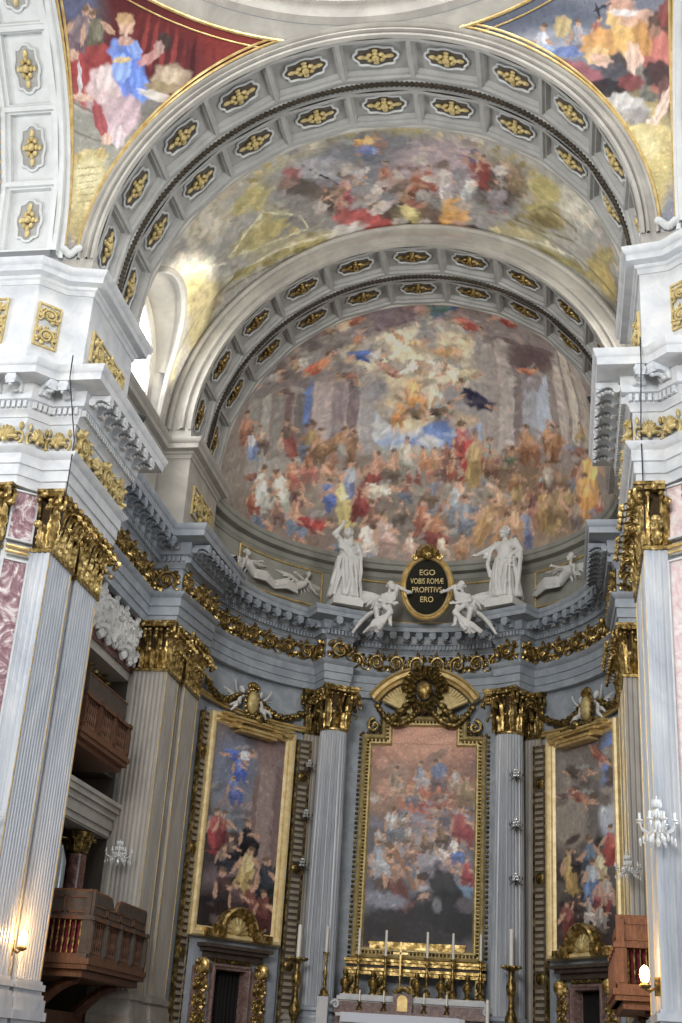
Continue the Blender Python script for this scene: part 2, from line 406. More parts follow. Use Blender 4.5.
# ------------------------------------------------------------------ attic and impost mouldings
aleft = [(-15, 29.95), (-9.65, 29.95), (-9.0, 30.6), (-8.2, 30.75), (-8.2, 34.6), (-9.4, 34.6), (-9.4, 41.9), (-8.2, 41.9), (-8.2, 46.0)]
arc_att = [arcpt(math.radians(-87) + math.radians(174)*i/40, 8.6) for i in range(41)]
afull = aleft + arc_att + [(-x, y) for x, y in reversed(aleft)]
IMP = [(-.35, 22.75), (.04, 22.75), (.06, 22.9), (.12, 22.94), (.14, 23.02), (.36, 23.06), (.38, 23.25), (.44, 23.29), (.5, 23.42), (.5, 23.47), (-.35, 23.52)]
BASE = [(-.3, 19.4), (.14, 19.4), (.14, 20.0), (.1, 20.06), (.04, 20.12), (-.3, 20.12)]
def moulding(name, path, prof, i0, i1, mat, label):
    return tag(build(name, sweep_section(MB(), path, prof, i0, i1, False), mat), label, 'moulding', kind='structure')
NA = len(aleft); NAF = len(afull)
moulding('trim_1', afull, IMP, 0, 5, M['marble'], 'impost moulding of the left crossing pier under the chancel arch')
moulding('trim_2', afull, IMP, 5, NA-1, M['plaster'], 'impost moulding along the left chancel wall and apse pier')
moulding('trim_3', afull, IMP, NAF-NA, NAF-6, M['plaster'], 'impost moulding along the right chancel wall and apse pier')
moulding('trim_4', afull, IMP, NAF-6, NAF-1, M['marble'], 'impost moulding of the right crossing pier under the chancel arch')
moulding('trim_5', afull, BASE, 0, 5, M['marble'], 'plain base of the attic on the left crossing pier')
moulding('trim_6', afull, BASE, NAF-6, NAF-1, M['marble'], 'plain base of the attic on the right crossing pier')
RING = [(-.1, 22.25), (.0, 22.25), (.06, 22.36), (.12, 22.4), (.12, 22.52), (.05, 22.56), (.05, 22.66), (.36, 22.7), (.4, 22.8), (.4, 22.9), (.48, 22.96), (.5, 23.08), (.5, 23.14), (-.1, 23.2)]
tag(build('trim_7', sweep_section(MB(), [arcpt(math.radians(-90+4.5*i), 8.6) for i in range(41)], RING, 0, 40, False), M['relief']), 'ring moulding under the painted half dome', 'moulding', kind='structure')

# ------------------------------------------------------------------ coffered arches
def arc_rows(prof, R0=0, n=96, a0=-PI/2, a1=PI/2, zc=ZS):
    """prof: (radius, y) swept round the arch"""
    return [[(r*math.sin(a), y, zc + r*math.cos(a)) for r, y in prof] for a in (a0+(a1-a0)*i/n for i in range(n+1))]
def rosette_mesh():
    mb = MB()
    for k in range(8):
        a = 2*PI*k/8; rx, ry = .36, .2
        mb.ball((rx*math.cos(a)*.75, ry*math.sin(a)*.75, .07), (.1, .075, .08), 8, 5)
    for s in (-1, 1): mb.ball((s*.45, 0, .05), (.14, .08, .06), 8, 5); mb.ball((0, s*.26, .05), (.1, .07, .06), 8, 5)
    mb.ball((0, 0, .12), (.13, .13, .1), 10, 6)
    return mb
def cartouche_ring_mesh():
    mb = MB(); pts = []
    for i in range(49):
        a = 2*PI*i/48; c, s_ = math.cos(a), math.sin(a); r = 1 + .07*math.cos(8*a)
        pts.append((.68*r*math.copysign(abs(c)**.85, c), .40*r*math.copysign(abs(s_)**.7, s_), .03))
    mb.tube(pts, .045, 6, cap=False); return mb
def cartouche_plate_mesh():
    ring = []
    for i in range(48):
        a = 2*PI*i/48; c, s_ = math.cos(a), math.sin(a); r = 1 + .07*math.cos(8*a)
        ring.append((.64*r*math.copysign(abs(c)**.85, c), .37*r*math.copysign(abs(s_)**.7, s_)))
    return MB().prism(ring, .005, .02)
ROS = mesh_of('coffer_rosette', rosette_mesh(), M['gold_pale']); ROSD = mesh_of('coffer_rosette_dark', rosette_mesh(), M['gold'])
CPLATE = mesh_of('cartouche_plate', cartouche_plate_mesh(), M['plate']); CPLATEP = mesh_of('cartouche_plate_pale', cartouche_plate_mesh(), M['plate_pale'])
CRING = mesh_of('cartouche_frame', cartouche_ring_mesh(), M['white_stucco'])
NCOF = 11
def coffer_band(y0, y1, R, depth=.28, rib=.14, zc=ZS):
    """soffit strip with eleven sunk panels, built as one surface (angle x y grid with steep sides)"""
    ua = []; e = .004
    d = PI/NCOF; ra = rib/R
    for k in range(NCOF):
        a = -PI/2 + k*d
        ua += [(a, 0), (a+ra*.5, 0), (a+ra*.5+e, .35), (a+ra*1.0, .4), (a+ra*1.0+e, 1), (a+d-ra-e, 1), (a+d-ra, .4), (a+d-ra*.5-e, .35), (a+d-ra*.5, 0)]
    ua.append((PI/2, 0))
    ub = [(y0, 0), (y0+rib, 0), (y0+rib+.03, .35), (y0+rib*1.9, .4), (y0+rib*1.9+.03, 1), (y1-rib*1.9-.03, 1), (y1-rib*1.9, .4), (y1-rib-.03, .35), (y1-rib, 0), (y1, 0)]
    return [[((R+depth*min(h, g))*math.sin(a), y, zc + (R+depth*min(h, g))*math.cos(a)) for y, g in ub] for a, h in ua]
def soffit_matrix(a, y, R, sx=1, sy=1):
    # local x along the arch, local y along the depth, local z towards the centre
    return Matrix(((math.cos(a)*sx, 0, -math.sin(a), R*math.sin(a)), (0, sy, 0, y), (-math.sin(a)*sx, 0, -math.cos(a), ZS + R*math.cos(a)), (0, 0, 0, 1)))
def coffered_arch(yf, Ro, label, mf, mc, dark=False, long_arch=0):
    t = thing('coffered_arch', (0, yf+2, ZS), label, 'arch')
    w = Ro-8.3
    fr = [(Ro+.3, yf+.6), (Ro, yf+.35), (Ro, yf-.02), (Ro-w*.12, yf-.1), (Ro-w*.22, yf-.04), (Ro-w*.25, yf+.06), (Ro-w*.55, yf+.0), (Ro-w*.6, yf-.1), (Ro-w*.72, yf-.12), (Ro-w*.76, yf+.04), (8.42, yf+.08), (8.38, yf-.03), (8.28, yf-.04), (8.25, yf+.1)]
    build('archivolt', MB().grid(arc_rows(fr)), mf, t)
    build('coffer_band', MB().grid(coffer_band(yf+.1, yf+2.02, 8.27)), mc, t, smooth=25)
    gr = [(8.27, yf+2.02), (8.2, yf+2.06), (8.18, yf+2.12), (8.3, yf+2.16), (8.55, yf+2.2), (8.6, yf+2.3), (8.5, yf+2.34), (8.36, yf+2.3), (8.27, yf+2.36), (8.24, yf+2.44), (8.26, yf+2.5)]
    build('groove_moulding', MB().grid(arc_rows(gr)), mc, t)
    build('coffer_band', MB().grid(coffer_band(yf+2.5, yf+4.2, 8.26)), mc, t, smooth=25)
    build('light_leak_backing', MB().grid(arc_rows([(8.8, yf+.3), (8.8, yf+4.4)])), mf, t)  # unseen backing added to stop light leaking through slits in the arch
    build('archivolt', MB().grid(arc_rows([(8.26, yf+4.2), (8.2, yf+4.24), (8.2, yf+4.32), (8.6, yf+4.34), (9.4, yf+4.36)])), mf, t)
    g = MB()
    for k in range(150):                                   # rope of leaves along the groove
        a = -PI/2 + PI*(k+.5)/150
        m = soffit_matrix(a, yf+2.1, 8.19)
        g.ball((0, 0, .02), (.11, .11, .09), 6, 4, m @ Matrix.Rotation(.5, 4, 'Z'))
    build('leaf_garland', g, M['bronze'], t)
    for k in range(NCOF):
        a = -PI/2 + PI*(k+.5)/NCOF
        for y in (yf+1.06, yf+3.35):
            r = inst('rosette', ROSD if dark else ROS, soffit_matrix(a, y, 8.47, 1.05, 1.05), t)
            put('cartouche_frame', CRING, r); put('cartouche_plate', CPLATE, r)
    return t
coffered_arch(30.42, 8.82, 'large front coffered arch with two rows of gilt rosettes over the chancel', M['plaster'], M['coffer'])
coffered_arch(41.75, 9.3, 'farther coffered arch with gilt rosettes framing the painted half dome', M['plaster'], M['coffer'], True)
# wall above the apse arch and vault over the chancel bay are closed from outside
def side_arch(sx, label, mat):
    """arch of the transept, at right angles to the chancel arch; its far leg is what shows"""
    yc, xr = 21.6, sx*9.35
    t = thing('transept_arch', (sx*10.3, yc+8.25, ZS), label, 'arch')
    def T(rows, flip=False): return [[(sx*(9.35+ (y-0)), yc + x, z) for x, y, z in r] for r in rows]
    fr = [(8.82, .4), (8.82, -.03), (8.72, -.1), (8.66, .02), (8.45, .02), (8.42, -.05), (8.28, -.05), (8.25, .1)]
    build('archivolt', MB().grid(T(arc_rows(fr, a0=0, n=60))), mat, t)
    rows = coffer_band(.1, 2.0, 8.26)
    build('coffer_band', MB().grid(T(rows[NCOF*9//2:])), mat, t, smooth=25)
    tb = MB()
    for k in range(40):
        a = PI/2*(k+.5)/40
        tb.ball((sx*(9.35+2.15), yc+8.2*math.sin(a), ZS+8.2*math.cos(a)), (.16, .13, .13), 6, 4)
    build('leaf_garland', tb, M['gold_pale'], t)
    build('coffer_band', MB().grid(T(coffer_band(2.3, 4.2, 8.26)[NCOF*9//2:])), mat, t, smooth=25)
    for k in range(6):
        a = PI/NCOF*k
        for x in (1.05, 3.25):
            R = 8.45
            m = Matrix(((0, sx, 0, sx*(9.35+x)), (math.cos(a), 0, -math.sin(a), yc+R*math.sin(a)), (-math.sin(a), 0, -math.cos(a), ZS+R*math.cos(a)), (0, 0, 0, 1)))
            r = inst('rosette', ROS, m, t); put('cartouche_frame', CRING, r); put('cartouche_plate', CPLATEP, r)
    return t
side_arch(-1, 'white coffered transept arch with gilt rosettes at the top left', M['white_stucco'])
side_arch(1, 'white transept arch edge at the top right corner', M['white_stucco'])

for sx, side in ((-1, 'left'), (1, 'right')):
    w = MB().box2((sx*25, 8, 0), (sx*25.4, 34, 34)); w.box2((sx*16, 30.0, 0), (sx*25, 30.4, 34)); w.box2((sx*13.6, 29.95, 23.5), (sx*25, 30.4, 34))
    struct('wall_transept_' + side, w, M['marble'], 'plain far walls of the %s transept' % side, smooth=0)
# dome ring and drum above the crossing
def ring_rows(prof, yc=21.6, n=96, ex=9.35/8.82):
    return [[(r*ex*math.sin(a), yc + r*math.cos(a), z) for r, z in prof] for a in (2*PI*i/n for i in range(n+1))]
zr = ZS+8.82
struct('ceiling_drum', MB().grid(ring_rows([(8.82, zr-.02), (8.6, zr+.1), (8.5, zr+.5), (8.35, zr+.55), (8.3, zr+1.0), (8.0, zr+1.1), (7.9, zr+1.5), (8.6, zr+1.6), (8.6, zr+4), (8.75, zr+4.1), (8.75, zr+9)])), M['plaster'], 'grey plastered ring and drum above the crossing')
PAINT = {
 'conch': '''e -13 650 1081 -62 -33 -326 7d6e6c 0
e -750 298 579 -204 -35 -554 8b7d76 0
e 667 233 554 135 -50 -602 8d807a 0
e -87 49 505 -25 -28 -536 a39a92 0
e -132 -412 1228 -48 -6 -286 84776b 0
e -822 -456 554 -98 -32 -245 7d6a5f 0
e 538 -447 597 61 20 -230 87705a 0
e -90 264 290 -19 -27 -395 cbbfa4 0
e -86 329 212 -15 -21 -295 ddd0ae 0
e 99 323 147 1 -20 -262 cfc3aa 0
e -285 35 170 -19 -12 -203 9a968f 0
e -21 -112 49 -8 -6 -34 4a6fb5 0
e 127 -26 58 -13 -6 -23 a9b3c4 2
e -307 -91 37 -23 -10 -19 8aa0c4 0
e -64 -38 70 12 5 -34 4a6fb5 2
e -302 -48 69 -42 -18 -33 8aa0c4 2
e 54 -50 49 0 -1 -19 6b86bd 2
e 29 36 52 -5 -5 -42 a9b3c4 2
e -350 23 61 -34 -19 -41 a9b3c4 0
e -81 -12 55 22 12 -32 b9bcc0 0
e -368 80 44 -6 -1 -22 b9bcc0 2
e 225 -96 52 14 4 -21 8aa0c4 0
e 192 -71 31 7 6 -37 6b86bd 0
e 112 -55 30 16 15 -31 5a78b4 2
e -71 -88 67 9 6 -45 6b86bd 0
e 98 -28 54 -8 -6 -32 a9b3c4 0
e -324 46 55 -21 -9 -29 5a78b4 2
e -156 -62 43 -17 -9 -26 a9b3c4 2
e 200 -61 65 -6 -3 -19 8aa0c4 2
e -101 -11 61 31 16 -35 4a6fb5 0
e 91 -47 54 11 5 -34 6b86bd 0
e -99 -92 62 5 2 -26 4a6fb5 0
e -81 -83 71 21 7 -23 8aa0c4 0
e 85 -80 48 3 1 -41 5a78b4 0
e -165 -105 76 18 7 -30 4a6fb5 0
e -143 -43 71 20 11 -41 6b86bd 2
e 53 8 69 29 9 -26 6b86bd 2
e -270 -53 41 18 14 -32 8aa0c4 0
e 24 -105 76 -2 -2 -35 a9b3c4 0
e 149 -65 63 -32 -19 -35 a9b3c4 2
e 229 8 74 35 16 -42 5a78b4 0
e 267 -68 54 -20 -10 -22 8aa0c4 0
e 248 -57 39 -5 -5 -26 a9b3c4 2
e 325 -79 32 -15 -11 -19 a9b3c4 2
e -12 -39 37 -18 -9 -19 4a6fb5 0
e -27 -91 70 -36 -10 -19 8aa0c4 2
e 94 -67 44 4 1 -33 8aa0c4 2
e -33 -51 29 11 7 -20 4a6fb5 2
e 299 -33 34 9 5 -31 6b86bd 0
e -183 -100 59 16 7 -27 6b86bd 2
e 118 -96 64 31 11 -25 5a78b4 0
e -199 -90 68 -28 -10 -26 a9b3c4 2
e 192 -74 64 -31 -13 -24 8aa0c4 2
e 84 -59 41 -14 -12 -33 5a78b4 2
e -8 -63 47 -4 -5 -45 6b86bd 0
e -120 -55 67 -34 -16 -33 8aa0c4 0
e -55 7 30 17 15 -31 5a78b4 0
e -27 -40 30 -14 -8 -19 5a78b4 0
e -219 -120 30 -2 -1 -21 b9bcc0 2
e -300 6 30 -4 -3 -41 b9bcc0 0
e 187 -101 82 18 3 -19 a9b3c4 0
e 26 -24 38 -5 -4 -25 8aa0c4 2
e -151 -83 45 18 11 -28 a9b3c4 0
e 139 -46 70 -13 -5 -22 a9b3c4 2
e 59 -94 79 0 -1 -22 8aa0c4 2
e -319 16 35 10 12 -39 a9b3c4 2
e 274 -13 60 -7 -8 -40 8aa0c4 2
e 78 -30 42 14 11 -39 a9b3c4 2
e -23 -107 75 -18 -7 -29 b9bcc0 0
e -352 -47 76 -8 -1 -34 b9bcc0 0
e 73 -18 70 3 0 -46 5a78b4 0
e -207 22 32 6 5 -24 5a78b4 2
e 118 -104 60 -29 -8 -17 5a78b4 0
e -106 -96 65 26 7 -18 6b86bd 0
e -176 -95 66 7 2 -18 8aa0c4 2
e -151 -51 61 3 3 -45 a9b3c4 2
e 64 -81 60 -27 -9 -19 6b86bd 0
e -294 -23 67 -4 0 -29 b9bcc0 2
e 287 -118 50 2 -1 -34 b9bcc0 2
e -94 -50 43 -14 -11 -37 b9bcc0 0
e 117 -142 59 -28 -10 -19 5a78b4 2
e -151 707 276 15 0 -138 77656e 0
e -358 667 220 82 23 -100 7a6a72 0
e -1101 197 -49 -304 -49 26 8f8b84 1
e -1007 155 -49 -307 -33 16 a19c94 1
e -923 137 -43 -302 -32 13 87837c 1
e -838 138 -39 -275 -27 10 75605f 1
e -762 118 -35 -274 -32 11 6f6968 1
e -705 187 -25 -167 -19 7 5a76b0 1
e -634 128 -26 -187 -49 16 a99a98 1
e -535 99 -22 -178 -41 11 8e7f82 1
e -449 89 -22 -245 -35 7 78696c 1
e -370 64 -21 -229 -34 6 9c9696 1
e -703 419 361 -25 9 -54 7f7573 1
e -701 471 350 -18 3 -16 a49a92 1
e -534 658 192 2 14 -98 6f6468 1
e -403 654 133 -24 0 -34 8b7f80 1
e -990 -116 218 -33 3 -47 97928a 1
e -728 -232 394 -11 2 -18 6f655f 1
e 452 142 7 -382 -46 -10 a79d96 1
e 514 139 15 -370 -22 -6 7c7070 1
e 608 245 3 -287 -60 -19 9a9da6 1
e 679 171 5 -191 -42 -13 a9b4c4 1
e 808 266 14 -330 -35 -15 b1a69c 1
e 903 271 24 -375 -34 -17 c0b5a6 1
e 999 310 21 -319 -40 -23 a89d90 1
e 340 178 -10 -311 -36 -5 9b928c 1
e 628 480 152 31 -29 -128 665253 0
e 607 598 215 -1 -16 -41 8c7f7c 1
e 605 545 206 -2 -6 -17 6d5c5c 1
e 607 308 66 5 -18 -77 8f8588 1
e 586 -256 207 -19 -15 -64 796556 1
e 686 -362 268 1 -3 -29 8d7966 1
e -191 -438 706 -35 -3 -92 857b70 0
e 44 -404 352 -1 0 -68 8b8275 0
e -374 -513 303 -24 -7 -140 746a61 0
e -14 -616 483 -4 1 -81 776c63 0
e -545 -317 135 -19 -8 -106 9a8a82 0
e 722 -318 285 -4 -14 -83 7c654a 0
e -59 47 236 12 2 -59 6f5f4b 0
e -165 151 146 -12 -8 -123 b5a184 0
e -320 206 91 -13 -6 -88 8a8689 0
e 143 496 172 6 -9 -87 8c8d93 0
f 240 -502 202 -7 -8 -189 5d6a80 5d6a80 b08a6e
s 359 -183 224 13 -4 -214 6c4a44 a59a8c b08a6e
s -533 -304 139 -20 -11 -134 6d5b50 6c4a44 9c7658
s 931 -202 242 25 -29 -183 9b6a4c a98668 c29c80
s -880 -9 176 -26 13 -170 a59a8c b59a84 c29c80
f -847 -337 -261 60 -35 -231 a98668 75604c b08a6e
t 727 -233 161 7 -18 -136 a59a8c a8705c 9c7658
f 48 -479 245 -23 -22 -236 7c7f8c a8705c b08a6e
s 150 -553 -146 16 -15 -138 6d5b50 5d6a80 c29c80
s 194 -258 -134 -4 0 -129 b59a84 5d6a80 c29c80
s -508 -469 -150 39 -34 -141 75604c 8a5a48 9c7658
f 182 -428 192 -36 -40 -183 8f4a40 8f4a40 c29c80
s 334 -173 -216 10 -27 -209 8f4a40 87908c b08a6e
s 713 -277 -218 -74 59 -174 8a5a48 a59a8c b08a6e
f 362 -341 221 12 2 -205 a59a8c 6d5b50 9c7658
f -1094 -124 247 -77 -23 -201 8a5a48 6c4a44 9c7658
t 683 -293 -233 -64 48 -190 8a5a48 87908c 9c7658
f 525 -166 205 60 40 -182 8a5a48 a98668 c29c80
s -722 -28 -217 46 -12 -213 a98668 8a5a48 9c7658
s -163 -378 -153 -29 33 -150 5d6a80 8a5a48 b08a6e
s -917 -223 -204 15 18 -184 9b6a4c 75604c c29c80
f -506 -659 231 -75 -75 -217 5d6a80 6d5b50 b08a6e
t 611 -418 -185 -60 59 -154 a59a8c 9b6a4c b08a6e
s -1048 101 247 -97 -18 -219 6d5b50 b59a84 b08a6e
t 829 -427 299 1 -31 -230 b59a84 8a5a48 9c7658
f 468 -454 -151 -28 27 -134 a8705c a59a8c c29c80
f -278 -325 147 -30 -25 -144 6c4a44 a59a8c b08a6e
s -335 -362 -180 35 -28 -176 8f4a40 7c7f8c c29c80
f 400 -453 -248 -74 75 -223 a98668 6c4a44 9c7658
s -940 -352 -205 56 -37 -174 87908c b59a84 c29c80
t 739 -276 -288 -113 96 -224 6d5b50 a59a8c 9c7658
s 82 -217 -220 -34 30 -216 6c4a44 8a5a48 c29c80
s -843 -574 179 -69 -70 -154 6d5b50 a8705c c29c80
s 533 -424 -207 -10 1 -181 8a5a48 a8705c c29c80
s -1150 -442 360 -53 -15 -273 9b6a4c 5d6a80 b08a6e
s 639 -440 243 2 -12 -204 a8705c 6c4a44 9c7658
s 150 -398 161 -33 -36 -155 5d6a80 a8705c b08a6e
t -834 36 243 -20 33 -244 8f4a40 6d5b50 b08a6e
t 888 -363 -250 -34 7 -183 75604c 9c8450 b08a6e
t -377 -689 168 -5 -2 -161 7c7f8c 6d5b50 b08a6e
s 453 -219 240 -33 -58 -226 75604c 5d6a80 9c7658
f 980 -462 -290 -28 2 -195 a59a8c 5d6a80 9c7658
s 961 77 -196 -91 30 -135 9c8450 9c8450 c29c80
s -112 -263 -158 1 1 -157 8f4a40 5d6a80 c29c80
f 523 -166 -179 -30 11 -162 9b6a4c 6d5b50 9c7658
f 496 -487 272 -23 -33 -240 8f4a40 a98668 9c7658
s 918 -223 241 23 -29 -183 7c7f8c 8a5a48 9c7658
t 799 -466 -285 5 -30 -222 9c8450 8a5a48 b08a6e
s 202 -229 145 39 34 -139 6d5b50 87908c 9c7658
s 1062 -356 303 100 82 -180 7c7f8c a59a8c b08a6e
f 156 -600 170 25 30 -161 87908c 5d6a80 c29c80
f -530 -106 -129 57 -45 -125 a98668 87908c b08a6e
f 461 -575 211 -16 -18 -187 9c8450 a98668 b08a6e
s -720 -22 243 -112 -74 -229 5d6a80 9c8450 9c7658
s -19 -252 -133 -22 22 -132 a8705c 9c8450 9c7658
t 511 -339 246 32 18 -218 9c8450 a98668 b08a6e
s -14 -385 -219 52 -52 -213 75604c 7c7f8c 9c7658
f 92 -459 -144 19 -20 -138 87908c 7c7f8c 9c7658
f 284 -342 -235 42 -52 -223 b59a84 5d6a80 9c7658
f 856 -73 -318 -91 22 -246 8a5a48 7c7f8c b08a6e
e 137 382 68 16 2 -32 c9b894 0
e -121 319 117 -29 -10 -54 c9b894 0
e -78 224 109 12 2 -25 9c8a72 0
e -464 726 70 -10 3 -64 d6c8a8 0
e -182 330 57 -16 -6 -31 9c8a72 0
e -123 -4 96 20 9 -46 c9b894 0
e 91 440 97 30 4 -32 d6c8a8 0
e 217 13 87 29 9 -35 8f8a8a 0
e -7 602 55 3 -2 -45 d6c8a8 0
e 21 624 54 -31 -26 -71 8f8a8a 0
e -66 19 83 8 4 -48 c9b894 0
e 147 150 88 6 -1 -56 8f8a8a 0
e -322 382 87 6 6 -62 d6c8a8 0
e 20 452 105 15 2 -59 b09a7c 0
e 33 474 56 -27 -11 -29 8f8a8a 0
e -173 242 58 10 7 -47 c9b894 0
e 128 184 85 28 11 -51 d6c8a8 0
e -750 400 81 -14 7 -58 8f8a8a 0
e -260 463 67 -42 -18 -49 a39a8c 0
e -77 75 102 -44 -12 -32 a39a8c 0
e 89 507 126 29 3 -60 8f8a8a 0
e 209 9 83 2 -2 -41 b09a7c 0
e 86 293 124 9 -1 -28 d6c8a8 0
e 214 84 104 -23 -7 -26 8f8a8a 0
e -33 300 48 13 7 -44 9c8a72 0
e 18 68 101 13 3 -36 d6c8a8 0
e -236 58 99 -10 -2 -28 a39a8c 0
e 139 509 76 26 6 -54 c9b894 0
e 26 527 48 7 0 -62 8f8a8a 0
e 169 152 105 -31 -18 -54 8f8a8a 0
e -211 318 116 20 5 -35 a39a8c 0
e 214 463 61 -1 -10 -64 c9b894 0
e -412 445 86 -19 -4 -71 b7a888 0
e 122 385 85 -7 -7 -44 9c8a72 0
f -797 671 173 -126 -17 -225 9b6a4c 9b6a4c b98d6e
f -380 316 113 -48 -31 -129 8f4a40 5d6a80 b98d6e
f -534 678 154 -58 -7 -222 75604c 6d5b50 b98d6e
f -880 653 -128 80 3 -167 8a5a48 9c8450 b98d6e
f -576 696 118 -18 17 -181 a8705c 9c8450 b98d6e
f -820 339 169 -41 14 -190 6d5b50 75604c b98d6e
f -765 501 154 -10 42 -204 9c8450 8f4a40 b98d6e
f -459 275 -161 49 -24 -180 6d5b50 5d6a80 b98d6e
f -491 307 -145 4 15 -169 a8705c 6d5b50 b98d6e
f -422 252 -96 49 -33 -105 a59a8c a8705c b98d6e
e -790 431 44 -41 -12 -25 8a827c 0
e -850 651 44 -19 5 -44 8a827c 0
e -496 535 30 -7 0 -32 6f6664 0
e -846 477 42 -27 -7 -48 6f6664 0
e -508 453 57 8 8 -38 9c948c 0
e -677 751 78 -45 -1 -73 6f6664 0
e -831 379 68 -56 -11 -25 7d7070 0
e -771 319 55 -35 -7 -25 9c948c 0
e -372 576 40 10 8 -37 9c948c 0
e -659 493 79 -30 -2 -40 9c948c 0
e -401 560 28 -10 -6 -52 9c948c 0
e -583 413 42 -8 1 -34 9c948c 0
e -340 438 55 -6 0 -48 9c948c 0
e -585 613 68 -17 2 -50 8a827c 0
e -774 733 92 -66 -2 -54 7d7070 0
e -885 646 65 -1 12 -38 7d7070 0
e -485 615 63 -27 -3 -29 8a827c 0
e -352 259 49 18 11 -31 9c948c 0
e -500 590 37 9 8 -33 9c948c 0
e -687 638 88 -53 -3 -33 6f6664 0
e -512 588 39 -5 3 -39 8a827c 0
e -975 532 89 -51 1 -37 8a827c 0
e -781 425 37 -5 8 -50 6f6664 0
e -748 367 72 -44 -9 -36 7d7070 0
e -303 423 35 -26 -12 -26 6f6664 0
e -1055 966 146 -297 2 -73 6f6664 0
e -400 330 44 -12 -3 -21 9c948c 0
e -882 800 109 -91 3 -80 9c948c 0
e -928 593 76 -15 16 -62 6f6664 0
e -1016 1008 155 -332 7 -80 7d7070 0
f 51 707 -199 -37 -6 -291 2c4f86 3d6f63 b98d6e
f 180 719 169 -33 -66 -265 3d6f63 2c4f86 b98d6e
f 451 740 -277 -9 -130 -440 a33a30 c98e6a b98d6e
f 268 579 135 -154 -156 -219 b05a3f a33a30 b98d6e
f 579 756 161 -20 -124 -288 b06a5a 8f8d9c b98d6e
f -443 740 -236 -6 42 -379 a45a40 c49a70 b98d6e
f -352 575 126 63 58 -178 b0764a 9c5a48 b98d6e
f -739 503 -268 32 57 -350 8f8d88 c4bdb0 b98d6e
f -601 435 278 -22 39 -347 c05b36 d08048 b98d6e
f -914 492 260 -90 38 -316 86827f a9a19a b98d6e
f -307 403 257 -132 -93 -306 3f5fa0 c9c4c0 b98d6e
f -238 325 -196 68 -51 -229 9a5a52 b98a70 b98d6e
f -165 540 -100 96 -73 -134 b88a4c a37040 b98d6e
f -8 461 135 -6 -15 -169 c7a06a d9b682 b98d6e
f 146 411 169 -12 -33 -206 c39255 d4aa70 b98d6e
f 70 304 154 -67 -71 -183 cfc6b4 b7ab98 b98d6e
f -70 308 179 25 16 -206 c4c0b2 dcd6c6 b98d6e
s -97 158 246 -15 -16 -270 d0892f e0b060 b98d6e
s -182 55 -169 14 -10 -179 c07d2c cf9a50 b98d6e
f 151 260 -275 -117 77 -297 b9ac86 d8cfae b98d6e
f 231 157 -313 54 -86 -341 2b2b48 1f2240 b98d6e
s 58 117 192 -1 -11 -206 8f948f b5b8b0 b98d6e
f -59 41 224 -9 -12 -238 5c4a38 7b6446 b98d6e
f 84 68 200 -29 -38 -213 4e4033 6a5640 b98d6e
f 614 375 175 29 -37 -190 b4633c c98a5a b98d6e
t -1142 232 325 -166 -19 -281 8d5a44 b0785a b98d6e
t -1119 88 246 -105 -21 -207 7389b5 b9bcc4 b98d6e
t -1075 -217 351 -158 -109 -270 b3b6ac d0cfc0 b98d6e
s -928 -276 -332 29 19 -295 a9b0a0 d6d2bf b98d6e
s -987 -371 226 -52 -30 -188 6d5048 8a6455 b98d6e
t -821 -281 -271 58 -28 -244 6c4c4a 8a6a60 b98d6e
s -846 -420 296 -104 -89 -256 6f8096 b98a6c b98d6e
f -704 -506 263 -157 -157 -234 8e2a2a a83a34 b98d6e
s -1173 -275 226 -69 -33 -168 8a4633 a4603f b98d6e
s -734 -163 232 -50 -21 -218 b06a5a 8b5d3c b98d6e
s -845 -188 204 -49 -21 -185 a8604c c28a68 b98d6e
f -526 -63 287 54 81 -299 8f6a45 a98050 b98d6e
s -662 -67 211 -45 -17 -207 7d5d3e 96734a b98d6e
t -458 -122 -210 49 -33 -209 7a5a40 8f6c4a b98d6e
s -578 -193 -190 65 -49 -181 b08a6a a06d50 b98d6e
s -610 -350 226 -34 -19 -213 4a62a6 6a80b8 b98d6e
t -519 -380 -319 -3 22 -308 b7a65a c9bd7a b98d6e
t -481 -279 204 -26 -14 -199 6a7aa8 a3a8b0 b98d6e
s -415 -392 269 -74 -64 -259 7a2f2f 94413a b98d6e
s -325 -255 -256 24 -13 -254 8e3b35 b9866a b98d6e
s -231 -234 -230 17 -10 -230 6b5b50 b98e70 b98d6e
f -278 -375 239 -104 -99 -231 c1b8a4 d6cfbc b98d6e
s -159 -181 228 -13 -9 -230 8f8c80 c4bda9 b98d6e
s -350 -515 266 -20 -12 -257 5d4338 7f5d4c b98d6e
s -293 -606 280 -16 -10 -271 a48478 c0a79a b98d6e
s -380 -631 -246 -24 31 -238 c0b3a8 d5cabf b98d6e
s -193 -495 -154 7 -4 -150 5c5148 7c6e60 b98d6e
s -57 -197 137 -4 -4 -137 b5774a c58f64 b98d6e
s 11 -199 126 -2 -3 -126 c08a5e cf9f78 b98d6e
s 97 -273 163 1 -1 -159 8f4a33 b07a58 b98d6e
t 197 -157 358 62 45 -350 98262a b5393a b98d6e
t 243 -195 318 15 -2 -309 9b8047 b59a5e b98d6e
t 151 -118 173 4 -4 -173 8a3a33 a4625a b98d6e
s 345 -234 182 13 2 -172 6a4a38 96704e b98d6e
s 461 -178 150 16 2 -139 5d6b50 8a6a48 b98d6e
s 569 -94 286 42 1 -260 8a5a35 b07f50 b98d6e
f 689 -14 -92 210 -261 -135 9a6a3a b98a55 b98d6e
t 760 -60 -261 -56 2 -219 7d5433 9c7044 b98d6e
s 503 -306 -141 -15 6 -126 8b6138 a67d50 b98d6e
t 1057 -184 560 158 38 -358 d99a2c e8b64a b98d6e
t 1006 -311 401 94 42 -264 c98a2a dba243 b98d6e
s 1186 -296 -235 -68 29 -122 a8604a c28a70 b98d6e
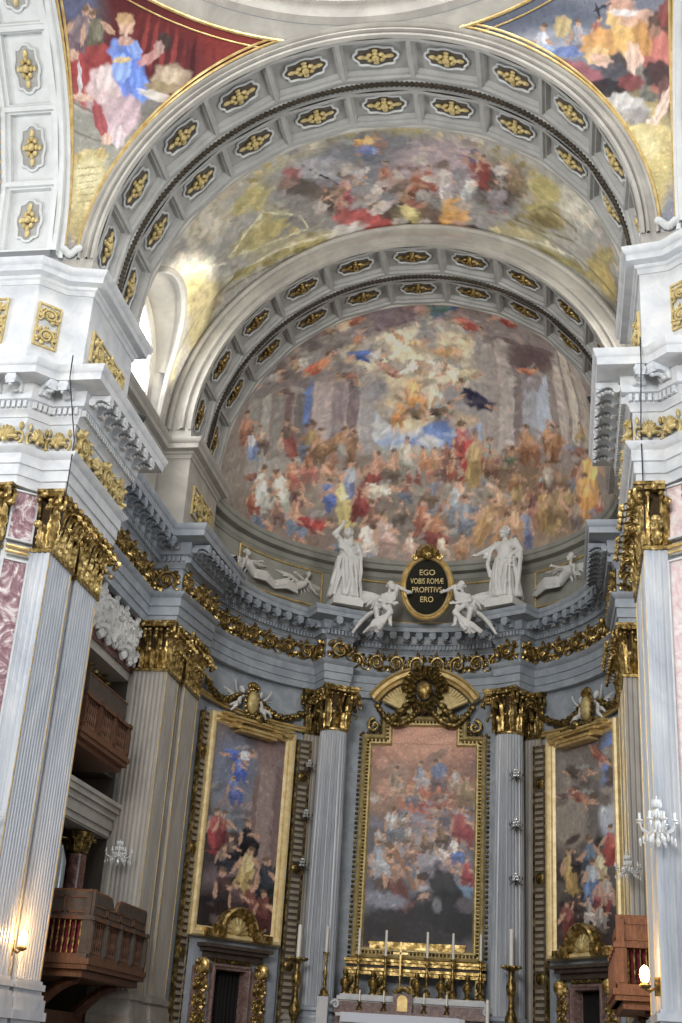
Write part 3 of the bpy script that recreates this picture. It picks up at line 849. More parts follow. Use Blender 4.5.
s -75 -528 238 -5 -1 -230 8e4f3a a66a4a b98d6e
s 9 -598 299 -42 -37 -287 7c3b34 a8714a b98d6e
s -135 -690 208 -5 0 -201 a98a7c c7b09f b98d6e
s 127 -443 262 4 4 -250 7a8693 a9b0b5 b98d6e
s 177 -527 243 6 8 -229 68707c 8d949c b98d6e
t 320 -551 280 -103 -111 -257 a98048 c09a62 b98d6e
s 407 -430 -227 -17 12 -206 a88258 c49e74 b98d6e
t 433 -602 254 -62 -68 -225 9a7448 b08a58 b98d6e
s 605 -557 -306 -32 34 -257 5b6a8c 7f8cab b98d6e
s 533 -535 -260 -65 71 -224 b58a64 c9a27c b98d6e
s 719 -437 320 46 32 -256 9c7a3e b8954f b98d6e
s 798 -401 352 10 -26 -276 7d6546 a5885c b98d6e
s 951 -416 261 52 34 -178 6d5f5a 948273 b98d6e
s 172 -690 -187 -4 10 -177 9a6e48 b58a60 b98d6e
s 49 -704 148 1 5 -142 b9a48c cfbfa8 b98d6e''',
 'vault': '''e -178 4899 12955 1394 -936 7939 98958d 0
e -374 4875 5871 787 -459 3773 b0a260 2
e -352 4693 5385 707 -382 3145 7f7d80 2
e 5599 3295 224 -145 -4 176 c8b878 2
e 5508 3877 222 -97 -25 192 8d7c3e 2
e 5256 4559 213 -39 -47 203 a69550 2
e 4851 5314 196 27 -67 206 8d7c3e 2
e 4302 6100 173 98 -85 200 8d7c3e 2
e 3627 6866 145 170 -101 184 c8b878 2
e 2848 7555 111 236 -114 157 a69550 2
e 1987 8109 75 291 -123 120 c8b878 2
e 1070 8482 36 329 -128 75 a69550 2
e 124 8640 -3 348 -128 26 8d7c3e 2
e -824 8568 -42 345 -125 -25 a69550 2
e -1747 8274 -78 321 -117 -72 c8b878 2
e -2621 7784 -111 281 -106 -113 a69550 2
e -3423 7139 -140 227 -92 -145 8d7c3e 2
e -4133 6389 -164 166 -75 -168 8d7c3e 2
e -4736 5588 -181 102 -56 -181 a69550 2
e -5218 4783 -193 40 -37 -185 8d7c3e 2
e -5571 4018 -199 -18 -17 -182 a69550 2
e -5790 3326 -199 -69 3 -173 a69550 2
e -5873 2728 -194 -112 21 -161 a69550 2
e -5822 2237 -184 -149 39 -146 a69550 2
e -5643 1857 -171 -178 55 -130 8d7c3e 2
e -5343 1583 -154 -202 68 -113 c8b878 2
e -4932 1406 -134 -221 80 -96 a69550 2
e -4420 1313 -113 -235 90 -80 a69550 2
e -3820 1287 -90 -247 98 -64 a69550 2
e -3146 1312 -66 -255 104 -48 8d7c3e 2
e -2410 1370 -42 -261 108 -33 8d7c3e 2
e -1626 1447 -17 -266 111 -19 a69550 2
e -810 1529 8 -269 112 -4 a69550 2
e 23 1606 33 -270 111 10 8d7c3e 2
e 858 1674 58 -270 109 24 a69550 2
e 1679 1731 83 -269 104 38 c8b878 2
e 2469 1783 107 -266 98 53 a69550 2
e 3209 1840 131 -262 90 68 c8b878 2
e 3883 1917 154 -255 80 84 8d7c3e 2
e 4470 2033 176 -245 68 101 a69550 2
e 4952 2209 194 -231 53 120 8d7c3e 2
e 5311 2467 209 -211 36 139 a69550 2
e 5531 2825 220 -182 17 158 a69550 2
e -159 3106 4178 449 -167 1371 75777f 0
e 1548 3389 1967 -228 -138 1526 a28f94 0
e -3471 2926 1529 398 -60 898 9a9aa0 0
e -3970 3361 970 578 -99 483 5c524c 0
e -2924 4409 837 395 -120 687 6a5c54 0
e 3911 3914 1102 -478 -72 1451 544a44 0
f -963 1956 1224 422 -366 1809 d49a3a e0ac4c b98d6e
f -839 2431 1265 246 -256 1876 5874b5 7d94c6 b98d6e
s -2305 4367 1296 505 -318 1969 a05258 b98a86 b98d6e
s -1703 3848 1289 398 -293 1953 8d8f98 a9aab0 b98d6e
s -650 3920 1227 210 -242 1873 8a3d33 a86a50 b98d6e
s -199 4406 1322 147 -243 2038 94867a b0a090 b98d6e
s 446 4632 1419 34 -235 2193 7d4a36 a8603f b98d6e
s 991 4322 1267 -61 -190 1937 8c4538 a4583c b98d6e
s -38 5411 1191 104 -214 1870 6b5240 8f7048 b98d6e
t 1641 4565 1531 -209 -202 2333 b9adad cbc0be b98d6e
s -1235 5335 1111 608 -451 1755 7a5e4a 98785a b98d6e
s -2641 5166 1158 509 -296 1776 8d5a50 a77868 b98d6e
s -3166 4603 1145 578 -310 1721 50433d 6a5a50 b98d6e
f 2659 4357 1117 -2698 1540 964 a9a8a8 c3c1bf b98d6e
t 2843 2846 1446 -404 -143 2083 8c3a38 4a5680 b98d6e
t 3286 3396 1398 -481 -122 2013 74312f 8f4038 b98d6e
f 4337 3718 1448 -2292 1076 1366 5d4a3a 7d6448 b98d6e
s 3667 4616 1534 -631 -118 2234 4b3f3a 6a5a4d b98d6e
s 4564 3313 1288 -657 -69 1771 7d6a4a 93805a b98d6e
e -3063 3132 606 883 -26 40 3c3030 1
e -1424 6711 945 713 -188 589 b23a34 2
e -2181 6195 788 302 -86 558 a84a48 2
e -2716 6902 900 -93 32 523 c3bcb6 2
e -1973 7618 348 361 -114 283 a83530 2
e -2972 7671 307 -325 120 284 b0a8a4 2
e -92 6960 571 53 -133 1185 c3b25c 2
e -136 7358 328 32 -52 467 3e3820 2
e -19 6309 726 61 -43 386 d0c274 2
e 1909 6209 585 -109 -73 915 d0962f 2
e 1436 6935 377 -47 -58 668 c98c2c 2
e 2123 7213 483 358 -129 318 b98e78 2
e 838 6720 495 -19 -76 792 6b5346 2
e 2663 7337 424 272 -154 395 4a3b36 2
e -741 6212 559 103 -64 509 4f4238 2
e -1723 4080 261 -28 6 191 a59a94 2
e -1369 3492 209 -51 16 194 c0b4aa 2
e -402 6889 349 7 -21 286 a59a94 2
e -3437 4946 282 102 -42 395 b0a49c 2
e 3745 5594 442 -250 2 195 8a6a60 2
e -1957 3150 287 125 -55 275 b0a49c 2
e -848 4252 318 -184 42 202 8a6a60 2
e 1588 4186 398 -286 69 355 b0a49c 2
e 2301 3823 440 -140 -12 392 7d7a80 2
e 2307 5717 368 -12 -51 325 a59a94 2
e 48 4541 460 -49 -9 258 8a6a60 2
e -201 4791 439 -148 17 236 6f6058 2
e 580 7034 276 -131 24 268 b0a49c 2
e -2354 3296 257 265 -91 197 7d7a80 2
e 426 2181 172 -72 22 213 7d7a80 2
e -1063 4848 195 145 -105 303 c0b4aa 2
e -763 4384 442 -68 4 242 b0a49c 2
e -1682 4222 263 47 -18 198 a98a6c 2
e -685 2190 347 208 -66 203 8a6a60 2
e 5877 2896 301 -272 26 189 8a6a60 2
e 934 2752 173 10 -53 374 a59a94 2
e -4524 2771 279 175 -66 317 8a6a60 2
e 743 3220 367 220 -80 223 b0a49c 2
e 1695 3315 254 -230 66 216 6f6058 2
e -3039 3624 261 228 -89 245 7d7a80 2
e 268 5844 346 161 -61 226 94524a 2
e -1057 5218 161 -8 -5 240 a59a94 2
e 994 4272 257 99 -55 201 c0b4aa 2
e -1877 5068 160 36 -31 294 8a6a60 2
e 3734 4984 379 -392 55 191 8a6a60 2
e -226 4034 213 -134 68 319 b0a49c 2
e -1425 5238 472 -8 -5 260 a59a94 2
e 2954 2588 345 35 -44 179 a98a6c 2
e 3791 5362 319 -57 -55 337 7d7a80 2
e -3874 1257 237 -20 32 295 7d7a80 2
e -2189 3503 318 375 -94 180 6f6058 2
e -696 5309 400 -13 -9 228 7d7a80 2
e 4253 2657 315 84 -100 277 a98a6c 2
e 2963 1663 336 24 -40 171 c0b4aa 2
e 3989 3040 316 -90 -41 339 c0b4aa 2
e -4105 2439 310 399 -139 242 94524a 2
e 3730 4649 450 -259 9 367 7d7a80 2
e 624 5246 199 25 -50 326 a59a94 2
e 6988 1594 415 -235 -32 238 8a6a60 2
e -1123 5902 404 -242 71 335 c0b4aa 2
e -6323 4792 1066 176 57 630 a3955a 2
e -5604 4765 816 229 6 553 a59756 2
e -6667 4276 993 -544 22 60 c6bf94 1
e -4996 4312 705 615 -15 52 c6bf94 1
e -4210 5372 79 474 -39 9 c6bf94 1
e -5401 5654 -1281 -305 -2 -64 c6bf94 1
e -7188 5010 -497 -243 1 -62 c6bf94 1
e -5750 6514 2486 509 16 298 9c8e48 2
e -5575 6286 2573 498 3 65 c9c2a0 1
e -5855 6943 2503 585 3 67 77704f 1
e -8049 2254 1026 72 245 1197 b7b09c 2
e -7951 2420 789 46 185 902 a59c84 2
e -7767 2490 457 475 -156 451 beb7a4 2
e -9808 3680 879 288 161 923 a89a5a 2
e -9797 4369 388 793 -850 545 c2b673 0
e -11251 5124 246 431 -1454 1392 c9bd78 0
e -9366 5632 374 985 -905 291 8e825a 0
e -9576 3319 1156 882 -31 452 b3ae9e 2
e -10083 6467 306 748 -974 365 8a8058 0
e -9987 3914 391 318 -4 58 8d8560 1
e -9960 4426 353 267 -2 61 8d8560 1
e -9933 4948 314 215 1 64 8d8560 1
e -9904 5480 274 160 5 67 8d8560 1
e -9876 6023 233 104 9 71 8d8560 1
e -9332 3692 1482 1256 -11 82 c5c1b2 1
e -5991 2696 991 -71 94 523 a79b5c 0
e -6779 1420 816 -84 116 505 aaa188 0
e 5846 4618 1003 -87 -247 839 9a8c48 2
e 5137 4932 714 -841 16 47 776c40 1
e 6578 4191 743 75 -28 71 776c40 1
e 7323 4628 -20 420 -51 41 776c40 1
e 6624 5390 -665 297 14 -72 776c40 1
e 5182 5749 -772 47 19 -71 776c40 1
e 5839 5054 798 -224 -93 421 6f6233 0
e 7523 2693 1069 -82 -497 1283 b6af9a 2
e 7523 2693 823 -63 -359 926 c1baa6 2
e 5869 3116 614 252 -358 773 a89a52 0
e 6421 6891 1873 -395 -86 314 968a4a 2
e 6548 6355 1996 -562 -20 77 c3bda4 1
e 6046 7364 2456 -252 -23 79 5f5c52 1
e 8686 5184 607 -282 -524 1684 a08f48 2
e 9487 6019 516 -839 650 834 6c675d 0
e 9020 5782 420 -709 558 545 b09a4c 0
e -6074 6640 340 85 8 166 7d7238 2
e -4714 6934 334 58 4 166 7d7238 2
e -7433 5978 346 112 12 166 7d7238 2
e 5808 7009 352 -47 -52 191 7d7238 2
e 7320 6521 374 -107 -60 204 7d7238 2''',
 'pl': '''e 965 7021 4136 1429 1029 -2147 5a1a1e 0
e 2431 7468 2148 236 268 -995 7a2320 0
e 3520 7850 1530 -38 92 -485 83231c 0
e 1374 6879 1183 388 454 -980 571c22 0
e -1692 7014 873 420 443 -851 54494f 0
e -1859 7326 578 281 180 -325 555a7a 0
e -251 4442 1213 530 475 -1397 86857c 0
e 697 4186 1220 479 370 -1167 8a887c 0
e -645 5054 950 111 -8 -236 9c978b 0
e 1213 5647 601 212 145 -377 706c66 0
e 217 7405 103 -602 -78 -13 6e1f1f 0
e 554 7395 118 -602 -78 -13 8c2a24 0
e 891 7379 134 -602 -78 -13 8c2a24 0
e 1229 7357 149 -602 -78 -13 8c2a24 0
e 1566 7328 164 -603 -77 -13 8c2a24 0
e 1903 7293 179 -605 -77 -13 6e1f1f 0
e 2240 7252 194 -607 -76 -13 451318 0
e 2576 7205 208 -609 -76 -13 6e1f1f 0
e 2911 7151 222 -612 -75 -13 6e1f1f 0
e 3245 7090 236 -616 -74 -13 6e1f1f 0
e 3577 7024 250 -620 -73 -13 6e1f1f 0
e 3908 6951 263 -624 -72 -13 8c2a24 0
e 4237 6871 276 -629 -71 -13 6e1f1f 0
e 4564 6786 288 -634 -70 -13 8c2a24 0
e 22 4955 1140 -71 -9 -45 6c695f 0
e 10 4231 857 -25 -5 -31 6c695f 0
t -1384 6618 2169 620 319 -1742 6a5560 7b6a70 b98d6e
t -885 6846 1700 895 818 -1279 55503f 6d6a55 b98d6e
e -668 6152 713 445 188 -259 8f2a2c 2
e -959 5669 366 276 496 -575 a03236 2
e -572 6566 533 229 110 -235 95302e 2
e 318 5464 635 443 602 -766 a98d92 2
e -98 5808 539 224 210 -510 c2a8a8 2
e 732 5098 443 -16 -98 -777 b79ba2 2
e -153 6023 299 124 128 -300 cdb9b6 2
e 756 4534 213 82 114 -343 c5b0b4 2
e 66 4832 160 116 346 -466 9b2f35 2
e 46 6904 443 174 158 -326 5f83cf 2
e 491 6395 415 277 475 -547 4c74d0 2
e 187 6451 298 117 153 -342 7fa0dd 2
e 920 6203 220 120 285 -420 5d86dd 2
e 348 7075 132 119 274 -196 7394d6 2
e 128 6656 297 117 33 -72 c9a94f 2
e 21 7169 236 92 57 -113 b98a68 2
e -123 7514 231 56 64 -234 cda184 2
e -263 7641 263 104 70 -128 b38a54 2
e 906 7001 278 292 123 -78 b97f78 2
e 1161 7523 216 38 72 -266 3a332f 2
e 1085 7337 147 49 93 -186 a8847a 2
e 1806 6675 622 93 95 -423 a28b70 2
e 1538 6357 476 156 88 -206 8d7a52 2
e 1702 6757 296 93 102 -225 b8a283 2
e 1557 6067 635 6 -1 -141 c3b9ae 2
e -929 5683 216 -435 -58 -30 b3b4b4 2
e -1399 6190 177 85 64 -140 c09a80 2
e -625 5279 313 87 19 -112 c9a38c 2
e 440 4345 152 62 66 -201 c9a38c 2
e 116 3617 489 208 71 -237 c4b06a 2
e 226 2986 522 221 200 -739 b3a468 0
e 302 2147 365 177 276 -942 b7a86e 0
e 296 1248 272 145 170 -579 a4945a 0
e 386 3863 153 63 54 -177 a58f4b 2
e -251 3457 153 68 53 -178 a58f4b 2
e 209 3048 368 156 134 -491 c2b884 0
e 157 3298 383 163 6 -20 8f824e 2
e 186 3072 353 150 5 -20 8f824e 2
e 213 2843 323 137 5 -20 8f824e 2
e 239 2611 292 124 5 -20 8f824e 2
e 263 2377 262 111 5 -21 8f824e 2
e 286 2141 231 98 5 -21 8f824e 2''',
 'pr': '''e 1483 6331 -3488 -1637 1118 -2105 6f7383 0
e 2354 7834 -1642 -658 291 -420 5a6274 0
e 2148 7061 -1128 -481 215 -360 8b8f9c 0
e 337 4853 -1219 -657 522 -1255 4a3f40 0
e -595 5236 -605 -354 446 -927 a85a52 0
e 631 4073 -931 -490 184 -539 6a615c 0
e 642 2782 -831 -438 425 -1759 b09c55 0
e 2498 6429 -635 -463 175 -183 8a4048 2
e 1700 5900 -563 -590 231 -165 96505a 2
s 2568 7235 -1171 -470 574 -948 8ea0c4 b9bccb b98d6e
s 1514 6921 -1198 -552 557 -931 7a7a86 8f8d94 b98d6e
e 1775 7373 -252 -111 153 -236 b59c5c 2
e 1926 6707 -458 -202 78 -138 5b74b0 2
s 874 6756 -1037 -514 471 -784 8a8790 9a5e50 b98d6e
e 858 6463 -690 -181 66 -356 cf9330 2
e -19 6205 -470 -258 248 -438 d8a743 2
e 100 6779 -347 -185 185 -291 d9ae55 2
e -481 6458 -583 -332 128 -207 c99a80 2
e -145 7032 -401 -219 135 -199 c39077 2
e -378 5947 -313 -128 122 -442 b9812c 2
e 1166 6239 -351 -171 123 -232 d0aa66 2
e -124 6824 -404 -221 53 -82 cfccc8 2
e 382 7257 -297 -44 1 -37 2e2f38 2
e 565 7241 25 -206 47 9 2e2f38 2
e 120 5581 -252 -96 111 -465 d8b29c 2
e 70 4952 -255 -98 83 -434 707168 2
e 50 4449 -278 -154 49 -128 5f6058 2
e 1063 6012 -273 -341 151 -79 c9a08a 2
e 871 5498 -243 -304 346 -190 4a4a52 2
e 1184 5290 -600 -296 87 -201 2e2a2e 2
e 436 5059 -364 -194 86 -198 7c3a3c 2
e -993 5989 -325 -196 171 -295 4b3c34 2
e -807 5871 -208 -123 96 -173 9a6e58 2
e -858 5376 -361 -216 182 -361 c26a5c 2
e -1335 6090 -235 -146 174 -285 8b3f3a 2
e -431 4882 -427 -247 149 -338 383034 2
e -504 4320 -248 -145 137 -352 6d4a48 2
e 741 4383 -554 -288 135 -370 a9a6a4 2
e 948 4709 -366 -186 101 -261 b7b3ae 2
e 538 4023 -373 -198 91 -269 8d8884 2
e -227 3981 -134 -125 369 -387 d5b5a2 2
e 219 3532 -221 -121 76 -247 d8bca8 2
e 292 3411 -695 -378 66 -222 c2b06a 2
e 549 2401 -549 -291 219 -1017 b8a55c 0
e 553 1391 -330 -174 120 -824 ad9c58 0
e 569 3072 -445 -236 121 -459 c6b678 0''',
 'alt': '''e 154 1083 2957 106 185 -5354 57565f 0
e 23 4899 2872 71 90 -2620 9a6a56 0
e 44 5558 1749 40 36 -1058 b98368 0
e -1186 3566 1736 50 57 -1289 8b6a58 0
e 1195 3209 1706 51 44 -1696 8a6250 0
e 82 3175 1031 31 35 -1021 b0664a 0
e 211 674 1684 63 47 -1391 908a94 0
e -776 -986 1924 81 41 -960 5d5f6e 0
e 2122 -666 988 41 9 -478 5f7fa0 0
e 300 -1932 2474 111 35 -1021 2c2a2e 0
e -1556 -2213 999 45 39 -787 2a2528 0
e -702 443 524 -188 -91 -237 6d6a75 0
e 792 615 397 5 1 -298 a09aa4 0
e -1131 3768 186 134 192 -259 a0705a 0
e -1320 1455 331 74 38 -156 6d6a75 0
e 83 1213 416 -11 -4 -126 8f7d74 0
e 2439 4381 285 -150 -85 -162 8a6a5c 0
e 466 4267 305 230 170 -225 9c7a68 0
e 1846 -2110 369 -254 -149 -194 26242a 0
e -229 2403 202 -80 -124 -305 7d7078 0
e 1300 2191 531 -122 -67 -277 7d7078 0
e -2053 3194 356 -74 -42 -216 9c7a68 0
e 1391 -2108 461 16 3 -187 4a4042 0
e -464 2477 397 -214 -85 -153 8a8490 0
e -1128 4154 285 -151 -74 -141 7d5f55 0
e 685 -1690 486 -204 -65 -138 26242a 0
e 2493 -727 343 -58 -32 -158 3c3638 0
e 1942 33 321 122 101 -261 8f7d74 0
e 916 2329 420 -70 -38 -214 5a5662 0
e -1604 -2692 306 -110 -90 -219 3c3638 0
e -1172 -352 357 -59 -50 -283 6d6a75 0
e 263 2349 433 -75 -39 -217 8a8490 0
e 2366 4644 425 -84 -66 -327 7d5f55 0
e -110 -1541 564 -10 -9 -283 26242a 0
e -737 2457 432 -255 -80 -132 6d6a75 0
e 1596 1564 496 1 -2 -203 6d6a75 0
e 1028 607 453 221 99 -197 a09aa4 0
e -2068 670 396 57 22 -134 8a8490 0
e 721 2860 455 -260 -102 -175 7d7078 0
e 1830 1644 282 34 29 -263 8f7d74 0
e -1593 861 525 130 65 -238 8f7d74 0
e 1713 694 439 72 29 -185 8a8490 0
e 2298 5595 270 -112 -68 -167 b08068 0
e -476 991 245 8 7 -205 8a8490 0
e 2085 -1220 279 44 39 -270 3c3638 0
e -1810 4738 242 -53 -56 -283 b08068 0
e -1414 3913 488 23 9 -145 b08068 0
e -1595 3551 400 -85 -42 -211 b08068 0
e 834 -1294 299 156 65 -116 2f2c31 0
e 30 -912 262 137 69 -124 3c3638 0
e 543 -1726 461 67 32 -226 2f2c31 0
e -790 1773 401 66 31 -172 5a5662 0
e 799 447 236 -124 -128 -226 5a5662 0
e -1031 4432 496 -202 -119 -300 9c7a68 0
e -2076 2167 483 -243 -110 -214 6d6a75 0
e -1565 -2239 201 84 131 -283 26242a 0
e 108 -337 267 171 164 -240 a09aa4 0
e 504 5025 472 345 118 -162 8a6a5c 0
e -1450 -1709 466 39 22 -241 2f2c31 0
e 1885 -1249 438 172 73 -180 3c3638 0
e 1757 2576 428 -161 -51 -131 a09aa4 0
e 440 250 261 -58 -41 -170 6d6a75 0
e 144 1214 198 142 113 -151 8f7d74 0
e 380 -760 464 8 1 -159 4a4042 0
e 67 -25 509 -206 -114 -261 6d6a75 0
e -1361 -281 425 174 97 -217 5a5662 0
e 2371 2424 472 83 40 -245 7d7078 0
e 195 2952 304 -210 -120 -170 8a8490 0
e 1195 469 400 279 178 -244 7d7078 0
e 641 3321 362 154 59 -136 7d5f55 0
e 1248 -1625 261 54 28 -136 4a4042 0
s -1153 2250 982 -39 -30 -962 6d6a78 a9a4a0 b98d6e
s -1749 1548 878 399 421 -859 a08a78 a9a4a0 b98d6e
f 655 2583 943 323 325 -931 8a5a48 8d7868 b98d6e
s -101 3142 870 333 341 -863 9a5048 8d7868 b98d6e
s 705 2876 -929 41 -43 -920 a08a78 8d7868 b98d6e
s -1132 1040 -986 347 -352 -955 8a5a48 b09078 b98d6e
s 1600 1712 826 101 92 -811 a08a78 b09078 b98d6e
s 21 -13 -893 -230 233 -862 a08a78 a9a4a0 b98d6e
s -1715 356 997 256 274 -963 6d6a78 8d7868 b98d6e
s 1416 4074 -1073 -180 177 -1074 a08a78 a9a4a0 b98d6e
f -314 536 636 -227 -236 -617 6d6a78 8d7868 b98d6e
s 1990 322 -792 -138 126 -770 7d6a58 8d7868 b98d6e
f -1582 -32 -874 57 -55 -840 9a5048 8d7868 b98d6e
s -350 3371 -1068 28 -20 -1058 6d6a78 8d7868 b98d6e
s -1221 -92 913 -249 -256 -878 7d6a58 8d7868 b98d6e
s 1504 953 -878 -286 280 -855 5d6078 b09078 b98d6e
s 1508 206 705 -286 -306 -691 6d6a78 8d7868 b98d6e
s -561 1665 1026 -147 -146 -1002 7d6a58 a9a4a0 b98d6e
f 516 2105 718 216 218 -706 6d6a78 b09078 b98d6e
s 2301 2041 719 250 242 -708 6d6a78 b09078 b98d6e
f -2153 3122 -1021 -324 350 -1010 a08a78 a9a4a0 b98d6e
f 2354 2902 894 15 3 -889 5d6078 8d7868 b98d6e
f -142 1090 -660 258 -266 -643 8a5a48 8d7868 b98d6e
f 1717 2002 778 -221 -233 -770 6d6a78 b09078 b98d6e
s -250 956 -650 -64 66 -632 9a5048 b09078 b98d6e
f 1737 2275 -755 -71 64 -746 8a5a48 8d7868 b98d6e
s 564 4261 1554 41 47 -1554 6d5a60 6a6f88 b98d6e
s -128 4243 1300 35 46 -1298 a9a0a0 7d8498 b98d6e
s -1202 3911 1567 43 68 -1555 a98a70 8f7a68 b98d6e
f -753 3579 1299 37 52 -1287 b08a72 8a7058 b98d6e
s 1867 3653 1534 44 32 -1534 7d6a4a 94805a b98d6e
f 988 2990 1279 39 35 -1269 8a5040 9c6250 b98d6e
s -1250 2076 1632 54 72 -1596 6a7078 b0b0b0 b98d6e
f -701 2304 1032 408 423 -1016 8d7d70 a59a90 b98d6e
s 1645 2171 1857 61 42 -1834 8e2f36 a3454a b98d6e
s 811 1727 1353 46 39 -1328 5c4638 7d6048 b98d6e
s 183 1497 1186 41 40 -1160 6a5444 8c705a b98d6e
s -520 976 1017 37 39 -989 7d6255 a08478 b98d6e
f 1346 634 1106 -1208 -1254 -1096 c4b6b0 b58a78 b98d6e
s 1459 1130 1258 45 30 -1231 4f6aa8 d0cac6 b98d6e
s 1938 251 1245 48 25 -1213 8c2834 a83a44 b98d6e
s -1420 203 2534 -244 -240 -2440 5d4a40 a98468 b98d6e
t -979 -188 2183 864 900 -2101 6a3a34 8a6a58 b98d6e
s -1784 682 1705 63 82 -1648 a9aab0 9398a4 b98d6e
e 730 4482 302 8 10 -346 5f7396 2
e -617 233 455 -799 -74 -39 8a6242 1
e 1170 -625 519 258 481 -923 1d1e24 2
e 1523 -1484 689 273 389 -946 15161a 2
e 902 -1393 660 29 21 -712 1f2228 2
e 71 -146 251 10 9 -243 a07a62 2
e 149 19 293 11 6 -162 3a2c26 2
e 219 -784 232 92 47 -111 b08c74 2
e 770 -1121 207 9 10 -318 6a6d75 0
e 1965 -1070 411 18 7 -317 54505a 0
e -1405 -1013 917 -115 -43 -318 7a7c8c 0''',
 'sl': '''e 103 20 2644 431 575 -4675 3a3336 0
e -1294 2582 1040 211 310 -2383 6a6064 0
e -307 1150 1372 247 197 -1576 6c7580 0
e 1313 1441 1214 218 369 -3229 7d6765 0
e 1013 168 542 88 324 -2764 866f6a 0
e -720 2289 1159 228 181 -1434 666f84 0
e 340 -1904 2096 285 94 -760 6b5a60 0
e 243 -3253 2584 303 139 -1116 231d1f 0
e -1565 -2834 314 -121 -104 -137 3a3034 0
e 1753 1238 246 153 105 -100 7d7072 0
e 198 3124 218 1 -44 -196 857a7c 0
e -1119 916 347 121 64 -145 7d7072 0
e 543 -563 474 23 -16 -213 55484a 0
e 943 -1987 446 -24 -45 -194 3a3034 0
e 2330 -1783 334 66 28 -118 1f1c20 0
e -567 -982 179 104 150 -155 55484a 0
e -1598 -43 292 44 20 -189 5d626e 0
e -1784 37 475 2 -38 -263 7d7072 0
e 1738 266 296 235 124 -83 55484a 0
e 15 369 412 115 78 -236 857a7c 0
e -867 6 403 61 13 -124 6a6068 0
e -1428 1455 398 223 115 -138 5d626e 0
e 375 -2109 286 -22 -70 -261 2b2528 0
e 237 -906 225 81 99 -188 1f1c20 0
e 1712 2981 376 254 145 -130 7d7072 0
e 2134 -2034 430 32 0 -271 1f1c20 0
e 1091 -2703 429 192 106 -136 55484a 0
e -819 1130 391 134 95 -223 7d7072 0
e -529 755 266 -78 -162 -250 7d7072 0
e -344 802 382 272 160 -133 6a6068 0
e -227 221 438 99 48 -207 5d626e 0
e 1849 1195 419 -116 -96 -143 6a6068 0
e -1250 -2913 312 11 -6 -190 4a3a3a 0
e -1585 -2870 454 19 -2 -141 1f1c20 0
e -462 -2103 303 100 94 -187 4a3a3a 0
e 1054 2294 425 209 164 -232 7d7072 0
e 398 -2279 213 143 235 -190 4a3a3a 0
e 1089 310 405 -73 -69 -140 6a6068 0
e -320 672 357 67 23 -154 5d626e 0
e -1882 1442 314 78 28 -117 857a7c 0
e 2202 -1154 373 223 103 -95 1f1c20 0
e 1610 -3048 333 105 57 -110 2b2528 0
e 694 -1050 324 -13 -59 -265 55484a 0
e -452 -387 303 215 226 -183 4a3a3a 0
e 243 784 305 210 157 -134 6a6068 0
e -836 1007 480 36 -9 -170 7d7072 0
e -911 1332 284 66 48 -227 7d7072 0
e 452 -2454 226 144 205 -176 55484a 0
e 988 -2291 268 -95 -175 -227 55484a 0
e -887 -3563 420 -53 -58 -186 55484a 0
e 197 -466 204 -87 -163 -189 3a3034 0
e 357 -81 334 102 79 -198 55484a 0
e -67 -2017 445 -59 -61 -170 1f1c20 0
e 252 -2074 303 -68 -87 -166 2b2528 0
e -907 2636 345 163 105 -168 5d626e 0
e 206 988 488 80 19 -189 857a7c 0
e 2036 1100 304 86 75 -231 5d626e 0
e -1907 -65 293 194 103 -96 5d626e 0
e 998 772 -63 -1839 -382 -34 8a7570 1
e 1702 995 -8 -1952 -167 -19 6d5a5a 1
e 473 783 -10 -1516 -135 -14 75605c 1
f -360 2895 2077 -142 -543 -1666 4a66b8 c3c6d0 b98d6e
s -571 2400 1588 314 150 -1199 3d5ab5 5a78c4 b98d6e
s -724 1476 1570 291 150 -1181 4a5fa0 6878a8 b98d6e
t -1398 -225 2332 380 233 -1752 94333a a84a48 b98d6e
t -1093 -175 2055 199 21 -1554 6a2a30 8d4a44 b98d6e
s 194 -283 2115 335 191 -1553 14161c 22242c b98d6e
s -583 -874 1753 266 166 -1296 20242c 6a5a50 b98d6e
s -954 -1239 1527 225 148 -1132 2a2c38 8d7464 b98d6e
t 345 -1515 2599 -136 -454 -1942 b59a50 c7b070 b98d6e
s 1403 -1759 2697 366 224 -1930 1f2a33 2f3a44 b98d6e
s -797 -2437 2530 330 243 -1858 2d2428 4a3434 b98d6e
s 718 -2816 2627 322 229 -1884 5a2a28 74403a b98d6e
s 1376 -2928 2350 282 195 -1669 54262a 6d3a34 b98d6e
s -34 -2718 2061 258 189 -1495 33282c 564248 b98d6e''',
